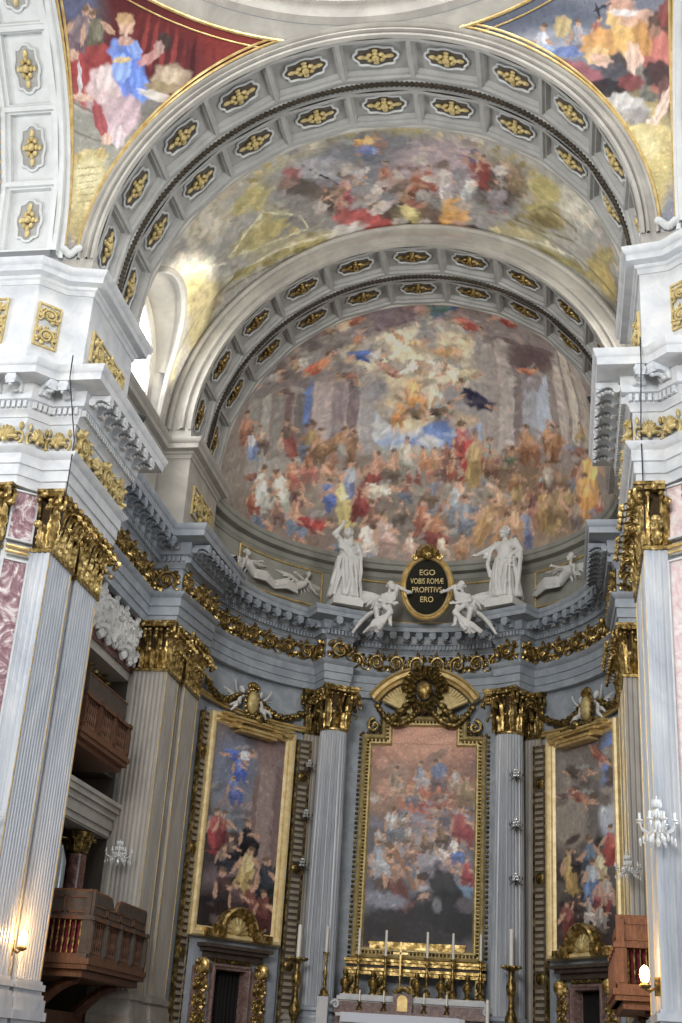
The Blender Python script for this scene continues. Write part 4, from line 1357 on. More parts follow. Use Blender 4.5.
 'sr': '''e -19 460 2559 -318 -133 -4545 5d5654 0
e -619 2487 1462 -233 -57 -2372 7a716c 0
e -987 968 1196 -157 -25 -1165 8c8176 0
e 1413 1782 614 -94 -76 -1887 6c86b5 0
e 1751 2490 488 -81 -64 -1518 5f7fc4 0
e 639 1134 503 -69 -78 -2272 6a6462 0
e 1558 820 606 -82 -31 -741 a9b0bd 0
e -126 -3219 2116 -120 -42 -1429 332b2c 0
e 83 1837 446 -91 -43 -235 6d655f 0
e 1660 -2200 372 -123 -124 -159 6a5a54 0
e 1310 1426 496 -104 -54 -248 6d655f 0
e 1492 1749 523 -137 -55 -158 8c8178 0
e 868 2491 344 -198 -209 -155 7d746c 0
e -804 160 486 135 122 -121 4d4440 0
e -397 -2002 323 2 51 -229 3a3436 0
e -1676 -1103 465 -191 -192 -175 3a3436 0
e 391 -2518 397 43 58 -122 5d5450 0
e -1066 -3098 458 -187 -118 -99 5d5450 0
e 188 3159 324 -67 -17 -141 8c8178 0
e -1547 -727 240 82 184 -155 2f2b2c 0
e -973 -805 507 -201 -173 -173 5d5450 0
e -141 -1549 502 11 68 -240 2f2b2c 0
e 910 3225 346 -179 -213 -197 5a524e 0
e 1807 3280 422 93 122 -146 5a524e 0
e 1804 2424 387 -94 -63 -252 5a524e 0
e -1350 -847 316 -60 -71 -228 6a5a54 0
e -1701 1816 571 -33 50 -212 6d655f 0
e 26 2281 402 -21 49 -193 5a524e 0
e 1636 -3289 236 -117 -159 -117 3a3436 0
e 880 -115 306 -62 -67 -233 3a3436 0
e -945 2124 418 -195 -119 -112 7d746c 0
e -570 2516 361 -18 40 -147 6d655f 0
e 1867 2058 453 -118 -76 -241 8c8178 0
e -598 -2351 365 130 170 -144 3a3436 0
e -391 3825 363 40 185 -271 7d746c 0
e -1267 1931 481 -53 12 -137 8c8178 0
e -1461 -2246 214 -113 -158 -99 2f2b2c 0
e 390 -614 410 -110 -105 -202 5d5450 0
e 613 -1490 352 69 157 -213 6a5a54 0
e -1078 2504 385 -132 -98 -164 8c8178 0
e -584 2673 413 -249 -154 -100 8c8178 0
e 1672 1991 420 -31 24 -145 5a524e 0
e -602 2110 360 -65 -17 -161 5a524e 0
e 110 -166 535 -81 -24 -173 5d5450 0
e 839 -1586 339 -106 -86 -120 4d4440 0
e -509 -1056 234 -108 -213 -174 3a3436 0
e -1441 -3236 324 24 77 -201 4d4440 0
e 827 -998 315 49 142 -222 3a3436 0
e 1825 2334 487 -145 -93 -230 5a524e 0
e -556 -1621 539 -128 -86 -173 4d4440 0
e 610 1747 292 -98 -98 -169 5a524e 0
e 1395 -1859 358 -81 -90 -200 5d5450 0
e 1636 3187 332 -186 -212 -176 8c8178 0
e 313 3155 418 -174 -119 -156 6d655f 0
e 1944 2874 460 5 109 -276 7d746c 0
e -637 2784 448 -281 -248 -150 5a524e 0
e 1011 -3273 231 -77 -97 -111 5d5450 0
e 755 -2282 252 -140 -122 -79 6a5a54 0
f 1148 2979 1022 -1324 -1870 -336 8a4a38 a86a50 b98d6e
f -87 2599 2194 -843 -841 -1197 4d423e 7a6a60 b98d6e
f -50 1616 1953 -1280 -1696 -942 8e4a38 a4705a b98d6e
f -966 1946 1607 -239 -20 -946 5d4a4a 75605c b98d6e
t -963 -950 2868 -133 214 -1674 a98a3e bda25a b98d6e
t 264 -699 3136 -325 -59 -1849 37424f 5f7890 b98d6e
t 934 -1061 2197 -215 -49 -1308 b3a67a cfc49a b98d6e
t 1573 -289 2401 -273 -61 -1455 a03a34 b5544a b98d6e
t 365 -1446 2732 -246 -53 -1605 5a78a5 a3acb5 b98d6e
s -693 -600 1688 -175 -24 -979 2a2c30 4a4648 b98d6e
s 837 -2030 2186 -175 -47 -1289 8a3a3a b58a78 b98d6e
s 82 -2513 1865 -130 -33 -1080 b9b0aa 9a948f b98d6e
t -1198 -2792 2596 -164 -30 -1466 6a2f2f 8a4a44 b98d6e
s 1266 -1885 1796 -149 -43 -1069 b08a78 a9a09c b98d6e
s -542 -2287 1656 -121 -24 -950 3a3436 5d4a44 b98d6e
s 811 -2742 1571 -105 -34 -921 8d8580 a39a94 b98d6e''',
}
# ------------------------------------------------------------------ painted surfaces: pigment laid on as brush strokes in the surface's own coordinates
def hexlin(h): return np.array(srgb(h))
FIG = {   # generic little figures, unit height, y down: (x, y, rx, ry, turn, which colour, tone)
 't': [(0,.2,.16,.34,0,0,1),(.07,.26,.05,.26,4,0,.72),(-.08,.2,.04,.24,-4,0,1.3),(0,.47,.2,.05,0,0,.8),(0,-.14,.14,.19,0,1,1),(.05,-.1,.04,.15,10,1,1.25),(-.06,-.08,.03,.13,0,1,.75),(-.18,-.06,.045,.18,24,2,1),(.19,-.16,.045,.17,-50,2,.95),(0,-.40,.065,.085,0,2,1),(.01,-.455,.07,.05,0,3,1)],
 's': [(.05,.16,.27,.16,14,0,1),(.1,.12,.2,.05,20,0,1.3),(0,.24,.2,.05,10,0,.68),(.22,.34,.07,.2,8,0,.9),(-.05,.36,.1,.14,0,0,.75),(0,-.1,.15,.2,-8,1,1),(.05,-.12,.05,.16,0,1,1.2),(-.07,-.06,.04,.14,0,1,.72),(.18,-.03,.16,.045,28,2,1),(-.17,0,.045,.17,15,2,.9),(.03,-.36,.07,.09,10,2,1),(.02,-.42,.075,.05,10,3,1),(.28,.5,.08,.03,0,2,.9)],
 'f': [(-.24,.04,.26,.12,-8,0,1),(-.3,-.02,.2,.035,-14,0,1.3),(-.22,.12,.2,.04,4,0,.68),(0,-.02,.16,.11,-14,1,1),(.02,-.06,.11,.03,-14,1,1.25),(-.46,.1,.14,.04,10,2,.9),(.22,-.1,.15,.035,-24,2,1),(.12,.1,.13,.035,24,2,.95),(.17,-.16,.065,.075,0,2,1),(.16,-.215,.07,.04,0,3,1),(-.1,-.2,.2,.05,-34,4,1)]}
HAIR = hexlin('65503c'); WING = hexlin('8d8a86')
def strokes_of(txt, rng):
    for ln in txt.split('\n'):
        p = ln.split()
        if not p: continue
        c = np.array([float(p[1]), float(p[2])])/1000; A = np.array([float(p[3]), float(p[4])])/1000; B = np.array([float(p[5]), float(p[6])])/1000
        if p[0] == 'e': yield c, A, B, hexlin(p[7]), int(p[8])
        else:
            cols = [hexlin(p[7]), hexlin(p[8]), hexlin(p[9]), HAIR, WING]
            for x, y, rx, ry, t, ci, tone in FIG[p[0]]:
                x += rng.uniform(-.03, .03); y += rng.uniform(-.025, .025); t = math.radians(t + rng.uniform(-14, 14)); rx *= rng.uniform(.85, 1.15); ry *= rng.uniform(.9, 1.1)
                ct, st = math.cos(t), math.sin(t)
                yield c + A*x + B*y, (A*ct + B*st)*rx, (-A*st + B*ct)*ry, np.minimum(1, cols[ci]*tone), 2
SCUM = {'conch': 4200, 'vault': 3000, 'alt': 3200, 'sl': 2200, 'sr': 2200, 'pl': 1500, 'pr': 1500}; DESAT = .27
def paint(key, U, V, base, gain=1.0, seed=1):
    rng = random.Random(seed); g = np.random.default_rng(seed)
    n = U.size; C_ = np.tile(hexlin(base), (n, 1))
    # brushy wobble so that edges are never ruler straight
    wu = .03*np.sin(U*5.1+V*3.7)+.02*np.sin(U*13-V*11+1)+.012*np.sin(U*29+V*31); wv = .03*np.sin(V*4.3-U*2.9+2)+.02*np.sin(V*12+U*14)+.012*np.sin(V*33-U*27)
    wsc = {'conch': .35, 'pl': .5, 'pr': .5, 'vault': .6}.get(key, .7)
    Uw = U + wu*wsc; Vw = V + wv*wsc
    for c, A, B, colr, k in strokes_of(PAINT[key], rng):
        det = A[0]*B[1] - A[1]*B[0]
        if abs(det) < 1e-12: continue
        r = (np.hypot(*A) + np.hypot(*B))*1.5
        idx = np.nonzero((abs(Uw-c[0]) < r) & (abs(Vw-c[1]) < r))[0]
        if not idx.size: continue
        du = Uw[idx]-c[0]; dv = Vw[idx]-c[1]
        a = (du*B[1] - dv*B[0])/det; b = (-du*A[1] + dv*A[0])/det
        if k == 1: q = np.maximum(abs(a), abs(b)); w = np.clip((1.06-q)/.12, 0, 1)
        elif k == 0: q = np.sqrt(a*a+b*b); w = np.clip((1.35-q)/.7, 0, 1); w = w*w*(3-2*w)
        else: q = np.sqrt(a*a+b*b)*(1+.10*np.sin(7*np.arctan2(b, a)+c[0]*40)); w = np.clip((1.1-q)/.22, 0, 1)
        fold = 1 + (.16*np.sin(a*6.3+b*2.1+c[1]*50) if k == 2 else .05*np.sin(a*5+b*7))
        if k == 2: w = w*.9
        w = w[:, None]; C_[idx] = C_[idx]*(1-w) + np.clip(colr[None, :]*fold[:, None], 0, 1)*w
    # scumbled over with many small broken touches picked up from the colour around them
    order = g.integers(0, n, SCUM.get(key, 1500))
    span = max(U.max()-U.min(), V.max()-V.min())
    for i in order:
        l = span*rng.uniform(.0035, .011)*(1.3 if key in ('alt', 'sl', 'sr') else .75 if key in ('pl', 'pr') else 1); wd = l*rng.uniform(.25, .6); th = rng.uniform(0, PI)
        A = np.array([math.cos(th), math.sin(th)])*l; B = np.array([-math.sin(th), math.cos(th)])*wd
        idx = np.nonzero((abs(Uw-Uw[i]) < l) & (abs(Vw-Vw[i]) < l))[0]
        du = Uw[idx]-Uw[i]; dv = Vw[idx]-Vw[i]; q = np.sqrt(((du*A[0]+dv*A[1])/l**2)**2 + ((du*B[0]+dv*B[1])/wd**2)**2)
        w = (np.clip((1.1-q)/.4, 0, 1)*.6)[:, None]
        c = C_[i]*rng.uniform(.7, 1.38)*np.array([rng.uniform(.93, 1.1), 1, rng.uniform(.88, 1.08)])
        C_[idx] = C_[idx]*(1-w) + np.clip(c, 0, 1)*w
    lum = C_ @ np.array([.3, .55, .15]); C_ = C_*(1-DESAT) + lum[:, None]*DESAT
    C_ *= (1 + .07*g.standard_normal((n, 1))*.6 + .06*(np.sin(U*17+np.sin(V*13)*2)*np.sin(V*19-np.sin(U*11)*2))[:, None])
    return np.clip(C_*gain, 0, 1)
def paint_mat(name, rough=.75, spec=.25):
    m = bpy.data.materials.new(name); m.use_nodes = True; nt = m.node_tree; b = nt.nodes['Principled BSDF']
    at = nt.nodes.new('ShaderNodeAttribute'); at.attribute_name = 'pigment'
    no = nt.nodes.new('ShaderNodeTexNoise'); no.inputs['Scale'].default_value = 4; no.inputs['Detail'].default_value = 8
    tc = nt.nodes.new('ShaderNodeTexCoord'); nt.links.new(tc.outputs['Object'], no.inputs['Vector'])
    mx = nt.nodes.new('ShaderNodeMix'); mx.data_type = 'RGBA'; mx.blend_type = 'OVERLAY'; mx.inputs['Factor'].default_value = .3
    nt.links.new(at.outputs['Color'], mx.inputs['A']); nt.links.new(no.outputs['Fac'], mx.inputs['B']); nt.links.new(mx.outputs['Result'], b.inputs['Base Color'])
    b.inputs['Roughness'].default_value = rough; b.inputs['Specular IOR Level'].default_value = spec
    return m
FRESCO = paint_mat('fresco_pigment'); OIL = paint_mat('oil_on_canvas', .5, .3)
def painted(name, P, uvf, key, base, mat, parent=None, gain=1.0, seed=1):
    """P[i][j] world points of the surface; uvf gives its painting coordinates"""
    P = np.asarray(P); n, m = P.shape[:2]
    mb = MB(); mb.grid(P.tolist())
    o = build(name, mb, mat, parent, 60)
    U, V = uvf(P.reshape(-1, 3))
    c = paint(key, U, V, base, gain, seed)
    at = o.data.color_attributes.new('pigment', 'FLOAT_COLOR', 'POINT')
    at.data.foreach_set('color', np.concatenate([c, np.ones((len(c), 1))], 1).astype(np.float32).ravel())
    return o

# half dome
az = np.linspace(-PI/2, PI/2, 361); el = np.linspace(math.radians(-2), PI/2, 201)
aa, ee = np.meshgrid(az, el, indexing='ij'); zc0 = 23.3
Pc = np.stack([8.35*np.cos(ee)*np.sin(aa), 46+8.35*np.cos(ee)*np.cos(aa)*1.0, zc0+8.9*np.sin(ee)], -1)
def uv_conch(P):
    q = (P - np.array([0, 46, zc0]))/np.array([8.35, 8.35, 8.9]); q /= np.linalg.norm(q, axis=1)[:, None]
    d = np.arccos(np.clip((q[:, 1]+q[:, 2])*.70711, -1, 1)); a = q[:, 0]; b = (q[:, 2]-q[:, 1])*.70711; n = np.hypot(a, b)+1e-9
    return d*a/n, d*b/n
conch = painted('ceiling_fresco', Pc, uv_conch, 'conch', '857a70', FRESCO, None, 1.6, 5)
tag(conch, 'large ceiling fresco of robed figures in a columned hall on the half dome', 'fresco')

# chancel vault with the two lunettes cut into it
RV = 9.35; LY, LR, LZ = 38.2, 2.55, 25.9
ys = np.linspace(34.7, 41.8, 150); rows = []
for y in ys:
    t = LR*LR - (y-LY)**2
    zb = max(ZS-.4, LZ + math.sqrt(t)) if t > 0 else ZS-.4
    th0 = math.acos(max(-1, min(1, (zb-ZS)/RV)))
    th = np.linspace(-th0, th0, 341)
    rows.append(np.stack([RV*np.sin(th), np.full_like(th, y), ZS+RV*np.cos(th)], -1))
vault = painted('ceiling_vault_fresco', np.array(rows), lambda P: (np.arctan2(P[:, 0], P[:, 2]-ZS)*RV, P[:, 1]-34.7), 'vault', '98958d', FRESCO, None, 1.5, 6)
tag(vault, 'painted barrel vault with a framed battle scene above the chancel', 'fresco')
for sx, side in ((-1, 'left'), (1, 'right')):
    # cross vault over the lunette, back to the window wall
    rows = []
    for i in range(41):
        a = -PI/2 + PI*i/40 if False else PI*i/40
        y = LY - LR*math.cos(a); z = LZ + LR*math.sin(a)
        xv = math.sqrt(max(.01, RV*RV - (z-ZS)**2)) if z > ZS else RV
        rows.append([(sx*(xv + (9.62-xv)*k/6), y + (LY-y)*.1*k/6, z - (z-LZ)*.1*k/6) for k in range(7)])
    w = MB().grid(rows)
    for y in (LY-LR, LY+LR):
        yy = y + (LY-y)*.1
        w.add([(sx*9.35, y, 23.4), (sx*9.62, yy, 23.4), (sx*9.62, yy, LZ), (sx*9.35, y, LZ)], [(0,1,2,3)])
    w.box2((sx*9.3, LY-LR, 23.3), (sx*9.7, LY+LR, 23.42))
    # window wall with an arched opening
    r_, z0 = 1.85, 23.8
    ro, ri = [], []
    for i in range(33):
        a = PI*i/32; ri.append((LY - r_*math.cos(a), LZ+.05 + r_*math.sin(a)))
        ro.append((LY - 2.9*math.cos(a), LZ + 2.9*math.sin(a)))
    ri = [(LY-r_, z0)] + ri + [(LY+r_, z0)]; ro = [(LY-2.9, z0-.5)] + ro + [(LY+2.9, z0-.5)]
    w.grid([[(sx*9.62, *a), (sx*9.62, *b), (sx*9.8, *b)] for a, b in zip(ro, ri)])
    w.box2((sx*9.62, LY-2.9, 23.2), (sx*9.8, LY+2.9, z0))
    struct('wall_lunette_' + side, w, M['plaster'], 'splayed recess of the %s lunette window' % side)
    fr = MB(); pts = [(sx*9.74, a, b) for a, b in ri]
    fr.tube(pts, .07, 6); fr.box2((sx*9.7, LY-.04, z0), (sx*9.77, LY+.04, LZ+1.85)); fr.box2((sx*9.7, LY-r_, LZ+.05), (sx*9.77, LY+r_, LZ+.12))
    wn = struct('window_1' if sx < 0 else 'window_2', fr, M['white_stucco'], 'bright arched lunette window in the %s chancel wall' % side)
    gp = MB(); gp.add([(sx*9.79, a, b) for a, b in ri], [tuple(range(len(ri)))])
    build('window_pane', gp, M['pane'], wn, 0)
    md = MB()
    md.tube([(sx*(math.sqrt(RV*RV-(z-ZS)**2) if z > ZS else RV), y, z) for y, z in [(LY-LR, 23.5)] + [(LY-LR*math.cos(PI*i/40), LZ+LR*math.sin(PI*i/40)) for i in range(41)] + [(LY+LR, 23.5)]], .13, 8)
    build('window_moulding', md, M['plaster'], wn)

# pendentives
def pendentive(sx, key, label, base, seed):
    hs = np.linspace(0.25, 8.35, 230); rows = []
    for h in hs:
        q = math.sqrt(max(0, 8.82**2 - h*h))
        A_ = (q, 30.42-21.6); B_ = (9.35, q)
        a0, a1 = math.atan2(A_[0], A_[1]), math.atan2(B_[0], B_[1]); r0, r1 = math.hypot(*A_), math.hypot(*B_)
        rows.append([(sx*(r0+(r1-r0)*t)*math.sin(a0+(a1-a0)*t), 21.6+(r0+(r1-r0)*t)*math.cos(a0+(a1-a0)*t), ZS+h) for t in np.linspace(0, 1, 240)])
    P = np.array(rows)
    o = painted('pendentive_fresco', P, lambda Q: ((9.35 - sx*Q[:, 0] + Q[:, 1]-30.42)*.7071, Q[:, 2]-ZS), key, base, FRESCO, None, 1.15, seed)
    tag(o, label, 'fresco')
    g = MB()
    for off in (.1, .3):
        e0 = [r[0] for r in rows]; e1 = [r[-1] for r in rows]; ins = []
        k = 12 if off > .2 else 4
        g.tube([Vector(r[k]) + Vector((-sx*.02, -.05, -.02)) for r in rows[4:]], .045, 6)
        g.tube([Vector(r[-1-k]) + Vector((-sx*.05, -.02, -.02)) for r in rows[4:]], .045, 6)
    g.tube([Vector(p)+Vector((-sx*.04, -.04, -.02)) for p in rows[-2]], .06, 6)
    g.tube([Vector(p)+Vector((-sx*.04, -.04, -.02)) for p in rows[-9]], .03, 6)
    build('gilt_border', g, M['gold_bright'], o)
    c = MB(); p0, p1 = Vector(rows[0][0]), Vector(rows[0][-1])
    for k in range(9):
        t = k/8; p = p0.lerp(p1, t); c.ball((p.x-sx*.05, p.y-.08, p.z+.1*math.cos(t*2*PI)), (.12, .1, .14), 8, 5)
    tp = MB(); rr = []
    for h in np.linspace(8.34, 8.82, 8):
        q = math.sqrt(max(0, 8.82**2 - h*h)); A_ = (q, 30.42-21.6); B_ = (9.35, q)
        a0, a1 = math.atan2(A_[0], A_[1]), math.atan2(B_[0], B_[1]); r0, r1 = math.hypot(*A_), math.hypot(*B_)
        rr.append([(sx*(r0+(r1-r0)*u)*math.sin(a0+(a1-a0)*u), 21.6+(r0+(r1-r0)*u)*math.cos(a0+(a1-a0)*u), ZS+h) for u in np.linspace(0, 1, 80)])
    build('plain_border', tp.grid(rr), M['plaster'], o)
    b = build('scroll_foot', c, M['white_stucco'], o)
    return o
pendentive(-1, 'pl', 'left pendentive fresco of a seated woman in blue before a crimson curtain', '86807a', 8)
pendentive(1, 'pr', 'right pendentive fresco of a youth in yellow before a grey blue sky', '757885', 9)
w = MB()
for sx in (-1, 1):
    P = [(sx*8.82, 30.44, 23.4), (sx*9.35, 30.44, 23.4), (sx*9.35, 30.44, 24.25), (sx*8.82, 30.44, 24.25)]
    w.box2((sx*8.7, 30.46, 23.4), (sx*9.6, 30.9, 24.3))
struct('wall_pendentive_foot', w, M['marble'], 'short wall blocks under the pendentive feet')
# ------------------------------------------------------------------ capitals
def volute(mb, p, d, r=.17, tw=.05):
    """spiral scroll turning in the upright plane through direction d"""
    p = Vector(p); d = Vector((d[0], d[1], 0)).normalized(); z = Vector((0, 0, 1)); pts = []; R = []
    for i in range(24):
        t = i/23; a = PI*.75 - t*PI*3.2; q = r*(1-.85*t)
        pts.append(p + d*(q*math.cos(a)) + z*(q*math.sin(a))); R.append(tw*(1-.4*t))
    mb.tube([p - d*.3 - z*.34, p - d*.24 - z*.05] + pts, [tw*.6, tw] + R, 6)
    mb.ball(p, (tw*1.3,)*3, 7, 5)
def leaf_at(mb, x, y, z, nx, ny, w, h, curl):
    leaf(mb, face_matrix(x, y, z, nx, ny), w, h, curl)
def capital_parts(stops, corners, h, flare, rings):
    """stops: (x, y, nx, ny, width) of leaf places; corners: (x, y, dx, dy) for the volutes"""
    lv = MB()
    for k, (x, y, nx, ny, w) in enumerate(stops):
        t = Vector((-ny, nx, 0))*w*.5; W = max(w, .34)
        acanthus(lv, x+nx*.02, y+ny*.02, .02, nx, ny, W*.78, h*.36, .34)
        acanthus(lv, x + t.x, y + t.y, .03, nx, ny, W*.66, h*.64, .5)
        for s in (-.3, .3):                                # stalks and flowers above the leaves
            q = Vector((x, y, 0)) + Vector((-ny, nx, 0))*w*s
            lv.tube([(q.x+nx*.02, q.y+ny*.02, h*.55), (q.x+nx*.1, q.y+ny*.1, h*.72), (q.x+nx*.2, q.y+ny*.2, h*.8)], [.04, .05, .03], 6)
            lv.ball((q.x+nx*.2, q.y+ny*.2, h*.79), (.085, .085, .075), 7, 5)
        lv.ball((x + nx*(.16+flare*.5), y + ny*(.16+flare*.5), h*.9), (.1, .1, .12), 8, 5)
    vos = []
    for x, y, dx, dy in corners:
        vo = MB(); vos.append(vo)
        for s in (-1, 1):
            q = Vector((x, y, 0)) + Vector((-dy, dx, 0)).normalized()*.085*s
            volute(vo, (q.x+dx*.2, q.y+dy*.2, h*.75), (dx, dy), .23, .065)
        acanthus(vo, x-dx*.05, y-dy*.05, .03, dx, dy, .4, h*.66, .45)
    return lv, vos
def acanthus(mb, x, y, z, nx, ny, w, h, curl):
    """upright leaf with cut lobes, a raised rib and a tip that rolls out and down"""
    m = face_matrix(x, y, z, nx, ny); rows = []
    for i in range(15):
        t = i/14
        if t < .72: out = .05 + .07*(t/.72)**2; zz = h*t/.72*.92
        else:
            a = (t-.72)/.28*PI*1.05; r = curl*.5
            out = .12 + r*(1-math.cos(a)); zz = h*.92 + r*.7*math.sin(a)
        ww = w*(.62+.38*math.sin(PI*min(1, t*1.15)))*(1-.55*max(0, t-.6)/.4)*(.84+.16*math.cos(t*PI*9))
        rows.append([(s*ww/2, out - .11*abs(s)**1.5 + (.03 if abs(s) < .1 else 0) - .015*math.cos(s*9), zz) for s in (-1, -.72, -.45, -.2, 0, .2, .45, .72, 1)])
    mb.grid(rows, M=m)
    mb.ball((0, .14+curl*.75, h*.90), (w*.3, w*.2, w*.24), 8, 5, m)
def pilaster_capital(t, x, y, nx, ny, w, d, z, h, mat, flare=.2):
    stops = []; n = max(2, round(w/.42))
    for k in range(n): stops.append((w*((k+.5)/n-.5), .0, 0, 1, w/n))
    if d > .25:
        m = max(1, round(d/.42))
        for s in (-1, 1):
            for k in range(m): stops.append((s*w/2, -d*((k+.5)/m), s, 0, d/m))
    k = 1/math.sqrt(2)
    lv, vos = capital_parts(stops, [(s*w/2, 0, s*k, k) for s in (-1, 1)], h, flare, 0)
    F_ = face_matrix(x, y, z, nx, ny)
    body = MB().box2((-w/2+.1, -d, 0), (w/2-.1, -.1, h*.9))
    a, b = w/2+flare, flare+.04
    prof = [(a, -d)] + [(a*(1-2*i/12), b - .12*math.sin(PI*i/12)) for i in range(13)] + [(-a, -d)]
    ab = MB().prism(prof, h*.88, h*.95).prism([(p*1.05, q+.03 if q > -d else q) for p, q in prof], h*.95, h)
    nk = MB().box2((-w/2-.05, -d, -.1), (w/2+.05, .05, .0))
    lv.join(nk); all_ = MB().join(lv, F_)
    c = build('capital', all_, mat, t, 50)
    build('bell', MB().join(body, F_), M['bell'], c, 0)
    for vo in vos: build('volute', MB().join(vo, F_), mat, c, 50)
    build('abacus', MB().join(ab, F_), mat, c, 30)
    return c
def flute_edge(a, b, n, depth=.3, edge=.06):
    """points from a to b with n hollow flutes cut into the left-hand side away from the outside"""
    a = Vector(a); b = Vector(b); t = (b-a); L = t.length; t.normalize(); inn = Vector((-t.y, t.x))
    out = [a]; sp = (L-2*edge)/n
    for k in range(n):
        s0 = edge + sp*(k+.16); w = sp*.68
        for i in range(7):
            u = i/6; out.append(a + t*(s0+w*u) + inn*(depth*w*math.sin(PI*u)**.6))
    out.append(b); return [(p.x, p.y) for p in out]
def pilaster(label, x, y, nx, ny, w, d, z0, zn, zt, mat, gmat, gold=(), group=None, nf=None):
    t = thing('fluted_pilaster', (x, y, z0), label, 'pilaster', group)
    F_ = face_matrix(x, y, 0, nx, ny)
    n = nf or max(4, round(w/.19))
    poly = [(w/2, -d)]
    if d > .3: poly += flute_edge((w/2, -d), (w/2, 0), max(2, round(d/.19)))[1:]
    else: poly += [(w/2, 0)]
    poly += flute_edge((w/2, 0), (-w/2, 0), n)[1:]
    if d > .3: poly += flute_edge((-w/2, 0), (-w/2, -d), max(2, round(d/.19)))[1:]
    else: poly += [(-w/2, -d)]
    build('shaft', MB().prism(poly, z0+.75, zn, F_), mat, t, 30)
    b = MB()
    for a0, a1, e in ((0, .3, .16), (.3, .42, .11), (.42, .52, .06), (.52, .68, .12), (.68, .76, .05)): b.box2((-w/2-e, -d, z0+a0), (w/2+e, e, z0+a1), F_)
    build('base', b, mat, t, 30)
    pd = MB().box2((-w/2-.1, -d, z0-1.4), (w/2+.1, .12, z0), F_)
    pd.box2((-w/2-.2, -d, z0-.22), (w/2+.2, .22, z0-.003), F_)
    if z0 > 2: build('pedestal', pd, mat, t, 30)
    for g in gold:
        f_ = MB().box2((g-.02, -.02, z0+.8), (g+.02, .015, zn-.02), F_)
        build('gilt_fillet', f_, M['gold_bright'], t, 0)
    pilaster_capital(t, x, y, nx, ny, w, d, zn+.1, zt-zn-.1, gmat, .16)
    return t
for sx, side in ((-1, 'left'), (1, 'right')):
    gp = M['gold'] 
    pilaster('fluted corner pilaster of the %s crossing pier, nearest the nave' % side, sx*8.0, 31.08, -sx, 0, 1.72, .58, 2.4, ZN, ZA, M['flute'], gp, (-.82, .82))
    pilaster('second fluted pilaster of the %s crossing pier, beside the organ loft' % side if sx < 0 else 'second fluted pilaster of the right crossing pier, behind the corner one', sx*8.0, 33.25, -sx, 0, 1.75, .39, 2.4, ZN, ZA, M['flute'], gp, (.8*sx,))
    pilaster('fluted pilaster on the transept side of the %s crossing pier, at the picture edge' % side, sx*10.15, 29.72, 0, -1, 1.7, .25, 2.4, ZN, ZA, M['flute'], gp)
    pilaster('fluted corner pilaster of the %s apse pier, gilt edged, beside the loft' % side, sx*7.98, 42.28, -sx, 0, 1.55, 1.25, 2.6, ZN+.02, ZA+.04, M['flute_warm'], M['gold'], (-.72, .72))
    pilaster('inner fluted pilaster of the %s apse pier, next to the side painting' % side, sx*7.98, 44.75, -sx, 0, 1.95, .41, 2.6, ZN+.14, ZA+DZz(44.75, ZA), M['flute_warm'], M['gold'], (-.9, .9))
    a = sx*COLA
    px, py = arcpt(a, 8.38)
    pilaster('flat fluted pilaster on the wall behind the %s altar column' % side, px, py, -math.sin(a), -math.cos(a), 1.85, .25, 2.6, ZN+.55, ZA+DZz(52.8, ZA)-.01, M['flute_warm'], M['gold_dark'], (-.85, .85))

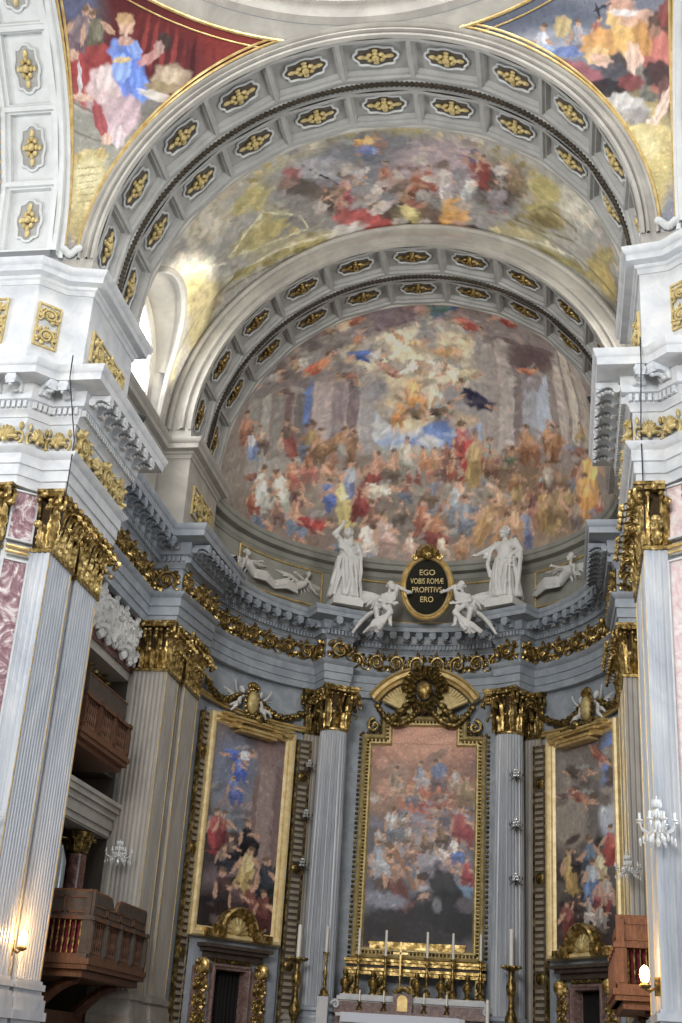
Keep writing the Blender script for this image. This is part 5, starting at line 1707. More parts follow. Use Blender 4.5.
# ------------------------------------------------------------------ the two big columns beside the altar
def column(label, a):
    cx, cy = (3.76 if a > 0 else -3.74), 52.1; z0 = 2.9; dz = DZ(cy); zn = ZN+dz+.17
    t = thing('fluted_column', (cx, cy, z0), label, 'column', None)
    n = 26; rows = []
    for i in range(13):
        u = i/12; r = .67*(1-.14*u**1.6); z = z0+.75+(zn-z0-.75)*u; ring = []
        for k in range(n):
            for j, dd in enumerate((0, 0, .6, 1, .6, 0)):
                ang = 2*PI*(k + (0, .2, .36, .6, .84, 1.0)[j]*.999)/n
                ring.append((cx+(r-dd*.055)*math.cos(ang), cy+(r-dd*.055)*math.sin(ang), z))
        rows.append(ring)
    build('shaft', MB().grid(rows, closev=True), M['flute'], t, 30)
    build('base', MB().lathe([(.84, 0), (.84, .2), (.8, .22), (.83, .3), (.8, .4), (.72, .44), (.7, .52), (.8, .58), (.78, .68), (.66, .75)], 32, Matrix.Translation((cx, cy, z0))), M['marble_cool'], t)
    F_ = face_matrix(cx, cy, 0, -math.sin(a), -math.cos(a))
    pd = MB().lathe([(.84, 1.21), (.84, 1.5), (.76, 1.6), (.76, z0-.3), (.84, z0-.22), (.84, z0-.005)], 32, Matrix.Translation((cx, cy, 0)))
    build('pedestal', pd, M['marble_cool'], t, 30)
    h = ZA+DZz(cy, ZA)-zn-.08; stops = []; r = .53
    for k in range(8):
        g = 2*PI*(k+.5)/8; stops.append((r*math.cos(g), r*math.sin(g), math.cos(g), math.sin(g), .42))
    k = 1/math.sqrt(2); cs = [(i*.5*.95, j*.5*.95, i*k, j*k) for i in (-1, 1) for j in (-1, 1)]
    cs = [(x*1.1, y*1.1, dx, dy) for x, y, dx, dy in cs]
    lv, vos = capital_parts(stops, cs, h, .2, 0)
    F2 = F_ @ Matrix.Translation((0, 0, zn+.04))
    lv.lathe([(.55, -.1), (.6, -.06), (.6, .0), (.52, .04)], 24)
    c = build('capital', MB().join(lv, F2), M['gold'], t, 50)
    build('bell', MB().lathe([(.5, .04), (.48, h*.6), (.6, h*.88)], 24, F2), M['bell'], c)
    for vo in vos: build('volute', MB().join(vo, F2), M['gold'], c, 50)
    ab = []
    for s in range(4):
        for i in range(10):
            u = -1+2*i/10; p = Vector((u*.8, -(.8-.13*math.cos(u*PI/2)), 0)); p.rotate(Matrix.Rotation(s*PI/2, 3, 'Z')); ab.append((p.x, p.y))
    build('abacus', MB().prism(ab, h*.88, h*.94).prism([(x*1.06, y*1.06) for x, y in ab], h*.94, h, ).__class__().join(MB().prism(ab, h*.88, h*.94).prism([(x*1.06, y*1.06) for x, y in ab], h*.94, h), F2), M['gold'], c, 30)
    return t
column('fluted grey column with gilt capital left of the high altar', -COLA)
column('fluted grey column with gilt capital right of the high altar', COLA)

# ------------------------------------------------------------------ coloured marble on the chamfered piers, gilt attic panels
def framed_panel(name, label, cat, a, b, z0, z1, field, frame, out=.06, fw=.07):
    """upright panel between plan points a and b (left to right seen from the front)"""
    a = Vector(a); b = Vector(b); c = (a+b)/2; t = (b-a); w = t.length; t.normalize(); n = Vector((t.y, -t.x))
    th = thing(name, (c.x, c.y, z0), label, cat)
    F_ = face_matrix(c.x, c.y, 0, n.x, n.y)
    build('field', MB().box2((-w/2, .005, z0), (w/2, out, z1), F_), field, th, 0)
    f_ = MB()
    for x0, x1, q0, q1 in ((-w/2-fw, -w/2, z0-fw, z1+fw), (w/2, w/2+fw, z0-fw, z1+fw), (-w/2, w/2, z0-fw, z0), (-w/2, w/2, z1, z1+fw)):
        f_.box2((x0, .005, q0), (x1, out+.06, q1), F_)
    build('frame', f_, frame, th, 0)
    return th, F_, w
for sx, side in ((-1, 'left'), (1, 'right')):
    P = [(sx*9.16, 29.86), (sx*8.66, 30.26)]
    if sx > 0: P = [P[1], P[0]]
    framed_panel('marble_slab', 'tall pink veined marble panel on the chamfer of the %s crossing pier' % side, 'panel', *P, 3.4, 13.7, M['pink'] if sx < 0 else M['pale_pink'], M['marble'], .05, .05)
    framed_panel('marble_slab', 'short pink marble panel between capitals on the %s crossing pier' % side, 'panel', *P, 14.35, 15.75, M['pink'] if sx < 0 else M['pale_pink'], M['marble'], .05, .05)
    c = Vector(((P[0][0]+P[1][0])/2, (P[0][1]+P[1][1])/2, 14.02)); 
    m = MB(); q0, q1 = Vector((*P[0], 0)), Vector((*P[1], 0)); n = Vector(((q1-q0).y, -(q1-q0).x, 0)).normalized()
    for z, r in ((13.95, .05), (14.1, .06)): m.tube([q0+n*.1+Vector((0, 0, z)), q1+n*.1+Vector((0, 0, z))], r, 8)
    tag(build('gilt_moulding', m, M['gold_bright']), 'gilt moulding between the pink marble panels of the %s pier' % side, 'moulding')
def ornament(F_, w, h, z, mat, parent):
    n = max(1, round(w/h)) if w > h else 1
    for k in range(n):
        x = w*((k+.5)/n-.5)
        if w >= h: m = F_ @ Matrix.Translation((x, .05, z)) @ Matrix.Diagonal((w/n*.95, .8, h, 1))
        else: m = F_ @ Matrix.Translation((x, .05, z)) @ Matrix.Diagonal((w*1.05, .8, w*1.0, 1))
        me = SCR[k % 2]
        inst('scroll_ornament', me, m, parent)
        if w < h: inst('scroll_ornament', SCR[1], F_ @ Matrix.Translation((x, .05, z+h-w*.95)) @ Matrix.Diagonal((w*1.05, .8, w*.9, 1)), parent)
for label, a, b, z0, z1 in [
    ('square gilt panel on the front of the left attic, at the picture edge', (-11.5, 29.95), (-10.55, 29.95), 20.75, 22.2),
    ('upright gilt scroll panel on the chamfer of the left attic', (-9.55, 30.05), (-9.1, 30.5), 20.75, 22.1),
    ('long gilt scroll panel on the side of the left attic', (-8.2, 31.15), (-8.2, 33.9), 20.75, 21.7),
    ('gilt scroll panel on the attic of the left apse pier', (-8.2, 42.7), (-8.2, 45.4), 20.8, 21.9),
    ('upright gilt scroll panel on the chamfer of the right attic', (9.1, 30.5), (9.55, 30.05), 20.75, 22.1),
    ('gilt panel on the front of the right attic, cut by the picture edge', (9.95, 29.95), (11.2, 29.95), 20.75, 22.2),
    ('long gilt scroll panel on the inner side of the right attic', (8.2, 33.9), (8.2, 31.15), 20.75, 21.7)]:
    th, F_, w = framed_panel('attic_panel', label, 'panel', a, b, z0, z1, M['white_stucco'], M['gold_pale'], .03, .06)
    ornament(F_, w, z1-z0, z0, M['gold_pale'], th)

# ------------------------------------------------------------------ organ lofts
def baluster_panel(t, F_, x0, x1, z0, z1, cloth=None, wood=None, n=None):
    """open framed bay with turned balusters; red cloth hangs behind, elsewhere a black sheet put in as shade"""
    b = MB(); n = n or max(3, round((x1-x0)/.16))
    for k in range(n):
        x = x0 + (x1-x0)*(k+.5)/n; h = z1-z0
        b.lathe([(.03, z0), (.045, z0+h*.1), (.02, z0+h*.2), (.05, z0+h*.42), (.025, z0+h*.55), (.045, z0+h*.75), (.02, z0+h*.88), (.035, z1)], 8, F_ @ Matrix.Translation((x, -.08, 0)))
    build('balusters', b, wood or M['wood_lamplit'], t)
    c = MB().box2((x0, -.3, z0), (x1, -.26, z1), F_)
    build('curtain', c, cloth or M['black'], t, 0)  # black unless given cloth: a sheet that paints the shade behind the bay
def loft(label, sx, upper):
    if not upper and sx < 0:
        xf, y0, y1 = 7.55, 36.15, 41.5; zb, zl, zo, zt = 3.45, 3.95, 5.0, 5.78; wd, wl = M['wood_grey'], M['wood_mid']
    elif not upper:
        xf, y0, y1 = 7.3, 36.6, 41.5; zb, zl, zo, zt = 3.45, 3.95, 5.0, 5.78; wd, wl = M['wood_lamplit'], M['wood_lamplit']
    else:
        xf, y0, y1 = 8.3, 35.0, 39.4; zb, zl, zo, zt = 9.95, 10.4, 11.4, 11.75; wd, wl = M['wood'], M['wood_mid']
    t = thing('organ_balcony', (sx*9.2, (y0+y1)/2, zb), label, 'balcony')
    m = MB()                                                # floor slab and stepped ledge
    m.box2((sx*xf, y0, zb+.2), (sx*10.6, y1, zl-.02)); m.box2((sx*(xf-.12), y0-.12, zl-.16), (sx*9.38, y1, zl)); m.box2((sx*(xf-.06), y0-.06, zl-.3), (sx*9.38, y1, zl-.16)); m.box2((sx*(xf+.14), y0+.14, zb), (sx*10.6, y1, zb+.2))
    build('ledge', m, wl, t, 0)
    # the near end faces the nave, the front faces the chancel
    Fn = face_matrix(sx*(xf+9.38)/2, y0, 0, 0, -1); wn = 9.38-xf
    Ff = face_matrix(sx*xf, (y0+y1)/2, 0, -sx, 0); wf = y1-y0
    rail = MB(); panel = MB()
    for F_, w, nb in ((Fn, wn, 1 if not upper else 1), (Ff, wf, 4 if not upper else 3)):
        for k in range(nb+1):
            x = -w/2 + .12 + (w-.24)*k/nb
            po = MB().box2((x-.12, -.28, zl), (x+.12, .04, zo), F_); po.box2((x-.08, .04, zl+.15), (x+.08, .07, zo-.15), F_); po.box2((x-.15, -.28, zo), (x+.15, .08, zo+.12), F_)
            build('post', po, wd, t, 0)
        rail.box2((-w/2, -.3, zo+.0), (w/2, .05, zo+.1), F_); rail.box2((-w/2, -.3, zl), (w/2, .03, zl+.12), F_)
        for k in range(nb):
            x0 = -w/2+.24+(w-.24)*k/nb; x1 = -w/2+(w-.24)*(k+1)/nb
            baluster_panel(t, F_, x0, x1, zl+.12, zo, M['red_cloth'] if (F_ is Fn and not upper) else None, M['gold_dark'] if (F_ is Fn and not upper) else wl)
        if not upper:                                       # solid upper parapet, its edge dipping in two curves on the front
            up = []; dn = []
            for i in range(61):
                s = -w/2 + w*i/60; u = (i/60)
                dip = 0
                if F_ is Ff:
                    uu = u if sx < 0 else 1-u
                    uu = 1-uu if sx < 0 else uu
                    uu = 1-uu
                    dip = .42*math.exp(-((uu-.58)/.05)**2)
                up.append((s, zt-dip+ (.0 if F_ is Fn else .0)))
            poly = up; vs = []; n = len(poly)
            for q in (-.22, -.08):
                vs += [(x, q, zo+.1) for x, z in poly] + [(x, q, z) for x, z in poly]
            fs = []
            for i in range(n-1):
                fs += [(2*n+i, 2*n+i+1, 3*n+i+1, 3*n+i), (i+1, i, n+i, n+i+1), (n+i, 3*n+i, 3*n+i+1, n+i+1), (i, i+1, 2*n+i+1, 2*n+i)]
            fs += [(0, 2*n, 3*n, n), (n-1, 2*n-1, 4*n-1, 3*n-1)]
            panel.add(vs, fs, F_)
            rail.tube([F_ @ Vector((x, -.15, z+.03)) for x, z in poly], .06, 6)
        else:
            for i in range(2): panel.box2((-w/2, -.26, zo+.1), (w/2, -.22, zt+.5), F_) if i == 0 else rail.tube([F_ @ Vector((-w/2, -.24, zt+.53)), F_ @ Vector((w/2, -.24, zt+.53))], .05, 6)
    build('parapet_panels', panel, wd if not upper else M['wood_grey'], t, 0); build('hand_rail', rail, wl, t, 30)
    if not upper:                                           # raised mouldings on the solid parapet
        pm = MB()
        for F_, w, nb in ((Fn, wn, 2), (Ff, wf, 4)):
            for k in range(nb):
                x0 = -w/2+.12+(w-.24)*k/nb; x1 = x0+(w-.24)/nb-.1
                for a0, a1, q0, q1 in ((x0, x1, zo+.2, zo+.24), (x0, x1, zo+.42 if F_ is Ff else zt-.16, zo+.46 if F_ is Ff else zt-.12)): pm.box2((a0, -.09, q0), (a1, -.05, q1), F_)
                for a0 in (x0, x1-.04): pm.box2((a0, -.09, zo+.2), (a0+.04, -.05, zo+.46 if F_ is Ff else zt-.12), F_)
        build('parapet_moulding', pm, wl, t, 0)
    if not upper:
        for y in (y0+.9, y1-.9):
            pts = [(sx*(9.35-1.3*u), y, zb-.9+.85*math.sin(u*PI/2)) for u in (0, .2, .4, .6, .8, 1)]
            build('bracket', MB().tube(pts, [.18, .2, .18, .16, .14, .1], 8), M['wood'], t)
    return t
loft('weathered wooden organ balcony with red cloth low on the left, under the pipe', -1, False)
loft('dark brown upper balcony on the left between two pilasters', -1, True)
loft('wooden organ balcony on the right, lamp glow put into its wood colour', 1, False)
for sx, side in ((-1, 'left'), (1, 'right')):
    # mouldings and fittings of the loft bay
    m = MB()
    for z, o, h in ((8.2, .06, .2), (8.4, .14, .35), (8.75, .22, .2), (8.95, .34, .18), (9.13, .42, .14)): m.box2((sx*(9.4-o), 34.35, z), (sx*9.385, 41.6, z+h))
    s = struct('trim_8' if sx < 0 else 'trim_9', m, M['plaster'], 'moulded lintel between the two lofts on the %s' % side, 'moulding', 0)
    if sx > 0: continue                                     # the right bay is hidden behind its pier
    for k, y in enumerate((35.4, 40.2)):
        t = thing('loft_column', (sx*9.85, y, 3.95), 'reddish marble column in the lower %s loft, %s' % (side, ('nearer the nave', 'nearer the apse')[k]), 'column')
        build('shaft', MB().lathe([(.36, 4.4), (.36, 5), (.32, 7.4)], 16, Matrix.Translation((sx*9.85, y, 0))), M['red_marble'], t)
        build('base', MB().lathe([(.48, 3.95), (.48, 4.15), (.42, 4.2), (.44, 4.3), (.36, 4.4)], 16, Matrix.Translation((sx*9.85, y, 0))), M['gold_dark'], t)
        cp = MB().lathe([(.33, 7.4), (.4, 7.45), (.34, 7.5), (.46, 7.95), (.5, 8.1)], 16, Matrix.Translation((sx*9.85, y, 0)))
        for i in range(8):
            g = 2*PI*i/8; leaf_at(cp, sx*9.85+.3*math.cos(g), y+.3*math.sin(g), 7.5, math.cos(g), math.sin(g), .25, .5, .2)
        build('capital', cp, M['gold_dark'], t)
    for k in range(7):
        y = 36.5 + .43*k; h = 3.75 - .3*abs(k-4.6)
        if sx > 0: continue
        t = thing('organ_pipe', (sx*9.95, y, 4.2), 'tin organ pipe in the left loft, %s of seven from the nave side' % ('first', 'second', 'third', 'fourth', 'fifth', 'sixth', 'seventh')[k], 'organ pipe', 'tin organ pipes in the left loft')
        build('tube', MB().lathe([(.04, 4.2), (.2, 4.9), (.19, 4.2+h-.5), (.02, 4.2+h)], 14, Matrix.Translation((sx*9.95, y, 0))), M['tin'], t)
        build('mouth', MB().box2((sx*9.74, y-.1, 4.95), (sx*9.765, y+.1, 5.15)), M['black_metal'], t, 0)
    # carved marble relief over the upper opening and gilt carving inside it
    t = thing('marble_relief', (sx*9.38, 38.1, 14.1), 'white carved scrolls on reddish marble above the upper %s loft' % side, 'relief')
    build('field', MB().box2((sx*9.32, 34.5, 14.0), (sx*9.395, 41.6, 15.95)), M['red_marble'], t, 0)
    F_ = face_matrix(sx*9.32, 38.05, 0, -sx, 0); r = MB()
    for k in range(6):
        for h_ in range(2): r.join(SCM[(k+h_) % 2], F_ @ Matrix.Translation((-2.9+1.16*k, 0, 14.05+.2*h_)) @ Matrix.Diagonal((1.15, 1.6, 1.7, 1)))
    build('carving', r, M['statue'], t)
    t = thing('gilt_carving', (sx*10.1, 38.1, 12.0), 'gilt scroll carving in the dark upper %s loft' % side, 'carving')
    q = MB(); F_ = face_matrix(sx*10.25, 38.1, 0, -sx, 0)
    for k in range(5):
        for h_ in range(2): q.join(SCM[(k+h_) % 2], F_ @ Matrix.Translation((-2.6+1.3*k, 0, 12.0+.75*h_)) @ Matrix.Diagonal((1.2, 2, 1.0, 1)))
    build('scrolls', q, M['gold_dark'], t)
    d = MB()
    d.box2((sx*9.3, 34.6, 1.2), (sx*9.38, 41.4, 2.6))
    tag(build('wood_panelling', d, M['wood']), 'dark wooden panelling under the %s organ balcony' % side, 'panelling')
# ------------------------------------------------------------------ picture frames
def ring_offset(poly, d):
    n = len(poly); out = []
    for i in range(n):
        p = Vector(poly[i]); t0 = (p-Vector(poly[i-1])).normalized(); t1 = (Vector(poly[(i+1) % n])-p).normalized()
        n0 = Vector((-t0.y, t0.x)); n1 = Vector((-t1.y, t1.x)); m = n0+n1
        out.append(p + m*(d/max(.3, 1+n0.dot(n1))))
    return out
def frame_mesh(mb, poly, prof, F_):
    """poly counter-clockwise in (x, z); prof (inward, outward)"""
    rows = []
    offs = [ring_offset(poly, d) for d, q in prof]
    for i in range(len(poly)): rows.append([F_ @ Vector((offs[k][i].x, prof[k][1], offs[k][i].y)) for k in range(len(prof))])
    mb.grid(rows, closeu=True); return mb
def beads(mb, poly, d, q, F_, step=.16, r=.055):
    P = ring_offset(poly, d); n = len(P)
    for i in range(n):
        a, b = P[i], P[(i+1) % n]; L = (b-a).length; m = max(1, int(L/step))
        for k in range(m):
            p = a.lerp(b, (k+.5)/m); mb.ball(F_ @ Vector((p.x, q, p.y)), r, 6, 4)
def canvas(F_, poly_box, n, m, uvf, key, base, parent, gain, seed):
    x0, x1, z0, z1 = poly_box
    P = [[tuple(F_ @ Vector((x0+(x1-x0)*i/(n-1), .02, z0+(z1-z0)*j/(m-1)))) for j in range(m)] for i in range(n)]
    return painted('canvas', P, uvf, key, base, OIL, parent, gain, seed)

# high altarpiece
FA = face_matrix(0, 53.8, 0, 0, -1)                       # local x runs to the right as seen from the nave
FA = Matrix(((1, 0, 0, 0), (0, -1, 0, 53.8), (0, 0, 1, 0), (0, 0, 0, 1)))
t = thing('altarpiece', (0, 53.8, 5.7), 'large painting over the high altar in a stepped gilt frame', 'painting')
out = [(-2.7, 5.66), (2.7, 5.66), (2.7, 14.95), (1.85, 14.95), (1.85, 15.8), (-1.85, 15.8), (-1.85, 14.95), (-2.7, 14.95)]
fp = [(-.02, -.3), (-.02, .1), (.04, .2), (.12, .24), (.17, .18), (.19, .1), (.3, .1), (.32, .16), (.38, .16), (.42, .08), (.45, .03)]
fm = MB()
# the frame turns with the canvas into the upper step
frame_mesh(fm, out, fp, FA)
build('frame', fm, M['gold_pale'], t, 30)
bm_ = MB(); beads(bm_, out, .245, .12, FA, .15, .062); build('beading', bm_, M['gold_dark'], t, 60)
b2 = MB(); beads(b2, [(x*1.05, z + (.12 if z > 10 else -.12)) for x, z in out], .02, .03, FA, .2, .08); build('leaf_edge', b2, M['gold_dark'], t, 60)
canvas(FA, (-2.3, 2.3, 6.0, 14.6), 150, 270, lambda P: (P[:, 0], P[:, 2]-9), 'alt', '6a5450', t, 1.5, 11)
canvas(FA, (-1.5, 1.5, 14.59, 15.4), 90, 30, lambda P: (P[:, 0], P[:, 2]-9), 'alt', '6a5450', t, 1.5, 11)
st = MB()
for z0, z1, w_ in ((6.05, 6.25, 1.95), (6.25, 6.33, 2.0)): st.box2((-w_, .03, z0), (w_, .16, z1), FA)
build('stepped_sill', st, M['gold'], t, 0)
# curved pediment with its cartouche
pd = thing('altar_pediment', (0, 53.6, 15.8), 'gilt broken curved pediment with shield crowning the altarpiece', 'pediment')
pr_ = [(2.95, .1), (2.95, .75), (2.86, .8), (2.8, .7), (2.66, .66), (2.6, .5), (2.5, .45), (2.48, .1)]
for s in (-1, 1):
    mb = MB(); rows = []
    for i in range(25):
        a = s*(math.radians(13) + math.radians(43)*i/24)
        rows.append([FA @ Vector((r*math.sin(a), q, 14.95 + r*math.cos(a))) for r, q in pr_])
    mb.grid(rows)
    for r in (rows[0], rows[-1]): k = len(mb.v); mb.v += [tuple(x) for x in r]; mb.f.append(tuple(range(k, k+len(r))))
    build('curved_cornice', mb, M['gold_bright'], pd, 30)
for s in (-1, 1):
    ty = MB()
    for k in range(11):
        a = s*math.radians(14 + 3.6*k)
        ty.tube([FA @ Vector((s*.5, .2, 15.85)), FA @ Vector((s*.5+(1.9*math.sin(a))*.5, .3, 15.85+.5*(2.45*math.cos(a)-.9))), FA @ Vector((2.42*math.sin(a), .22, 14.95+2.42*math.cos(a)))], [.04, .09, .1], 6)
    build('fluted_tympanum', ty, M['gold_pale'], pd)
ct = MB(); ct.ball((0, 0, 0), (.36, .2, .44), 20, 12, FA @ Matrix.Translation((0, .62, 16.85)))
sh = build('shield', ct, M['gold'], pd)
cr = MB()
for k in range(20):
    a = 2*PI*k/20; cr.ball(FA @ Vector((.5*math.cos(a), .6, 16.85+.6*math.sin(a))), (.1, .12, .1), 8, 5); cr.tube([FA @ Vector((.56*math.cos(a), .5, 16.85+.66*math.sin(a))), FA @ Vector((.74*math.cos(a), .62, 16.85+.88*math.sin(a))), FA @ Vector((.86*math.cos(a), .5, 16.85+1.0*math.sin(a)))], [.09, .12, .06], 6)
for k in range(13):
    a = PI*k/12; cr.tube([FA @ Vector((.7*math.cos(a), .5, 16.95+.75*math.sin(a))), FA @ Vector((1.0*math.cos(a), .62, 16.95+1.02*math.sin(a)))], [.09, .14], 6)
for s in (-1, 1):
    for k in range(8): cr.ball(FA @ Vector((s*(.75+.09*k), .5, 16.2-.09*k+.05*math.sin(k*2))), (.17, .14, .15), 8, 5)
build('carved_surround', cr, M['gold_dark'], pd)
for s in (-1, 1):                                          # garlands of leaves over the frame corners
    gs = MB()
    for k in range(16):
        u = k/15; x = s*(.35+1.75*u); z = 15.95 - .75*math.sin(PI*u*.95) + .35*u
        gs.ball(FA @ Vector((x, .35, z)), (.15, .13, .14), 7, 5)
    pts = [FA @ Vector((s*(2.2+.32*(1-i/20)*math.cos(PI*.5-i/20*PI*3)), .2, 15.35+.32*(1-i/20)*math.sin(PI*.5-i/20*PI*3))) for i in range(21)]
    gs.tube(pts, [.1*(1-.5*i/20) for i in range(21)], 6)
    build('garland', gs, M['gold_dark'], pd)

# side altarpieces stand on flat fields cut into the curve of the apse
def side(sx):
    s = 'left' if sx < 0 else 'right'
    pa, pb = Vector((sx*8.12, 48.0)), Vector((sx*5.43, 51.8))
    L_, R_ = (pa, pb) if sx < 0 else (pb, pa)
    c = (L_+R_)/2; tt = (R_-L_).normalized(); n = Vector((tt.y, -tt.x)); w = (R_-L_).length
    F_ = Matrix(((tt.x, n.x, 0, c.x), (tt.y, n.y, 0, c.y), (0, 0, 1, 0), (0, 0, 0, 1)))   # x right, y out, z up
    # flat field, with the doorway left open
    m = MB(); hw = w/2+.15
    for x0, x1, z0, z1 in ((-hw, -.78, 1.2, 4.75), (.78, hw, 1.2, 4.75), (-hw, hw, 4.75, 14.55)): m.box2((x0, -.42, z0), (x1, -.04, z1), F_)
    struct('wall_apse_field_' + s, m, M['marble_cool'], 'flat marble field behind the %s side painting' % s, smooth=0)
    t = thing('side_altarpiece', F_ @ Vector((0, 0, 5.75)), 'tall painting in a gilt frame on the %s of the apse' % s, 'painting')
    zb, zt = 5.75, 14.4
    out = [(-w/2, zb), (w/2, zb), (w/2, zt), (-w/2, zt)]
    fm = MB(); frame_mesh(fm, out, [(0, -.05), (0, .2), (.06, .28), (.16, .28), (.2, .2), (.24, .14), (.34, .12), (.38, .06), (.42, .0)], F_)
    build('frame', fm, M['gold_highlight'], t, 30)
    cc = np.array(c); tn = np.array(tt)
    canvas(F_, (-w/2+.3, w/2-.3, zb+.3, zt-.3), 100, 190, lambda P: ((P[:, :2]-cc) @ tn, P[:, 2]-10), 'sl' if sx < 0 else 'sr', '4a4240' if sx < 0 else '5d5654', t, 1.5, 12)
    cr = MB()                                              # stepped crest
    for x0, x1, z0, z1, q in ((-1.7, 1.7, zt-.2, zt-.02, .4), (-1.0, 1.0, zt-.62, zt-.4, .5), (-1.32, -.95, zt-.5, zt-.18, .46), (.95, 1.32, zt-.5, zt-.18, .46), (-1.9, -1.4, zt-.28, zt+.02, .4), (1.4, 1.9, zt-.28, zt+.02, .4)):
        cr.box2((x0, .05, z0), (x1, q, z1), F_); cr.box2((x0-.05, .05, z1-.1), (x1+.05, q+.07, z1), F_)
    build('stepped_crest', cr, M['gold_bright'], t, 0)
    tl = MB(); tl.ball((0, 0, 0), (.26, .16, .22), 12, 8, F_ @ Matrix.Translation((0, .4, zt+.1)))
    for q in (-1, 1):
        for k in range(5): tl.ball(F_ @ Vector((q*(.35+.14*k), .38, zt+.08-.02*k)), (.11, .1, .08), 7, 5)
    build('crest_ornament', tl, M['gold_dark'], t)
    # arched gilt niche that rises into the foot of the picture
    nt = MB(); rows = []
    for i in range(33):
        a = PI*i/32
        rows.append([F_ @ Vector((r*math.cos(a), q, zb+.25+r*math.sin(a)*1.02)) for r, q in ((.98, .02), (.98, .4), (.9, .46), (.84, .4), (.74, .36), (.7, .26), (.62, .22), (.6, .05))])
    nt.grid(rows)
    build('niche_arch', nt, M['gold'], t, 30)
    rc = MB()
    for k in range(9):
        a = PI*(.05+.9*k/8); rc.tube([F_ @ Vector((0, .12, zb+.25)), F_ @ Vector((.35*math.cos(a), .2, zb+.25+.35*math.sin(a))), F_ @ Vector((.62*math.cos(a), .08, zb+.25+.62*math.sin(a)))], [.05, .09, .1], 6)
    rc.ball(F_ @ Vector((0, .24, zb+.4)), (.2, .16, .2), 9, 6)
    build('niche_shell', rc, M['gold_pale'], t)
    for d in (-1, 1):
        ba = MB()
        for x0, x1, z0, z1, q in ((.75, 1.7, zb+.02, zb+.32, .42), (.75, 1.15, zb+.1, zb+.5, .47)): ba.box2((d*x0, .05, z0), (d*x1, q, z1), F_)
        build('stepped_foot', ba, M['gold'], t, 0)
    # dark shelf and the doorway with its carved jambs
    d = MB(); d.box2((-1.75, -.02, zb-.35), (1.75, .5, zb-.22), F_); d.box2((-1.6, -.02, zb-.5), (1.6, .38, zb-.35), F_); d.box2((-1.45, -.02, zb-.72), (1.45, .2, zb-.5), F_)
    tag(build('door_shelf', d, M['wood_grey'], None, 0), 'dark moulded shelf between painting and doorway on the %s' % s, 'shelf')
    dr = MB(); fr2 = [(-.98, 1.2), (.98, 1.2), (.98, 4.86), (-.98, 4.86)]
    frame_mesh(dr, fr2, [(0, -.03), (0, .12), (.08, .16), (.14, .1), (.2, .08), (.22, -.3)], F_)
    do = struct('door_1' if sx < 0 else 'door_2', dr, M['rose_marble'], 'dark doorway under the %s side painting' % s, 'door', 30)
    cu = MB(); rows = []
    for i in range(41):
        x = -.78+1.56*i/40; rows.append([F_ @ Vector((x, -.36+.06*math.sin(i*1.3), z)) for z in (1.2, 3, 4.8)])
    cu.grid(rows); build('doorway_shade', cu, M['black'], do)  # black sheet standing for the darkness inside the doorway
    hd = MB(); hd.box2((-.95, .0, 4.6+.3), (.95, .1, 5.05), F_)
    for k in range(7): hd.ball(F_ @ Vector((-.75+.25*k, .1, 4.98)), (.1, .07, .07), 7, 4)
    build('door_head_ornament', hd, M['gold_dark'], do)
    for q, nm in ((-1, 'nave'), (1, 'altar')):
        nm = nm if sx < 0 else ('altar' if q < 0 else 'nave')
        jt = thing('carved_jamb', F_ @ Vector((q*1.5, 0, 1.3)), 'gilt carved upright panel on the %s side of the %s doorway' % (nm, s), 'panel')
        j = MB(); j.box2((q*1.5-.36, -.03, 1.3), (q*1.5+.36, .08, 4.7), F_)
        build('field', j, M['rose_marble'], jt, 0)
        k_ = MB(); g = random.Random(int(5+sx*2+q))
        for i, z in enumerate(np.arange(1.4, 4.4, .6)):
            for h_ in range(2): k_.join(SCM[(i+h_) % 2], F_ @ Matrix.Translation((q*1.5, .05, z)) @ Matrix.Diagonal((.68, .7, .58, 1)))
        k_.ball(F_ @ Vector((q*1.5, .14, 4.75)), (.3, .1, .3), 10, 6)
        build('carving', k_, M['gold'], jt)
    return F_
FS = {-1: side(-1), 1: side(1)}

# ornamental marble strips with stacked bars between columns and paintings
def strip(label, a, R):
    x, y = arcpt(a, R); F_ = face_matrix(x, y, 0, -math.sin(a), -math.cos(a))
    t = thing('marble_strip', (x, y, 1.4), label, 'strip')
    build('field', MB().box2((-.3, -.1, 1.4), (.3, .02, 14.3), F_), M['strip'], t, 0)
    e = MB()
    for s in (-1, 1): e.box2((s*.3-.035, -.1, 1.4), (s*.3+.035, .07, 14.3), F_)
    build('gilt_edge', e, M['gold'], t, 0)
    r = MB(); z = 1.6; k = 0
    while z < 14.1:
        if k % 14 == 13: z += .55; build('inlay_panel', r, M['bars'], t, 0); r = MB()
        else: r.box2((-.2, .0, z), (.2, .09, z+.13), F_); z += .25
        k += 1
    if r.v: build('inlay_panel', r, M['bars'], t, 0)
    for k in range(4):
        z = 1.6 + .25*13 + .27 + k*3.8
        if z < 14: build('roundel', MB().lathe([(.24, -.0), (.2, .06), (.1, .1), (.0, .12)], 14, F_ @ Matrix.Translation((0, .0, z)) @ Matrix.Rotation(-PI/2, 4, 'X')), M['gold_dark'], t)
strip('narrow marble strip of stacked bars between left painting and column', -math.radians(36.6), 8.42)
strip('narrow marble strip of stacked bars between right column and painting', math.radians(36.6), 8.42)
strip('narrow marble strip of stacked bars at the outer edge of the left painting', -math.radians(74.5), 8.5)
strip('narrow marble strip of stacked bars at the outer edge of the right painting', math.radians(74.5), 8.5)
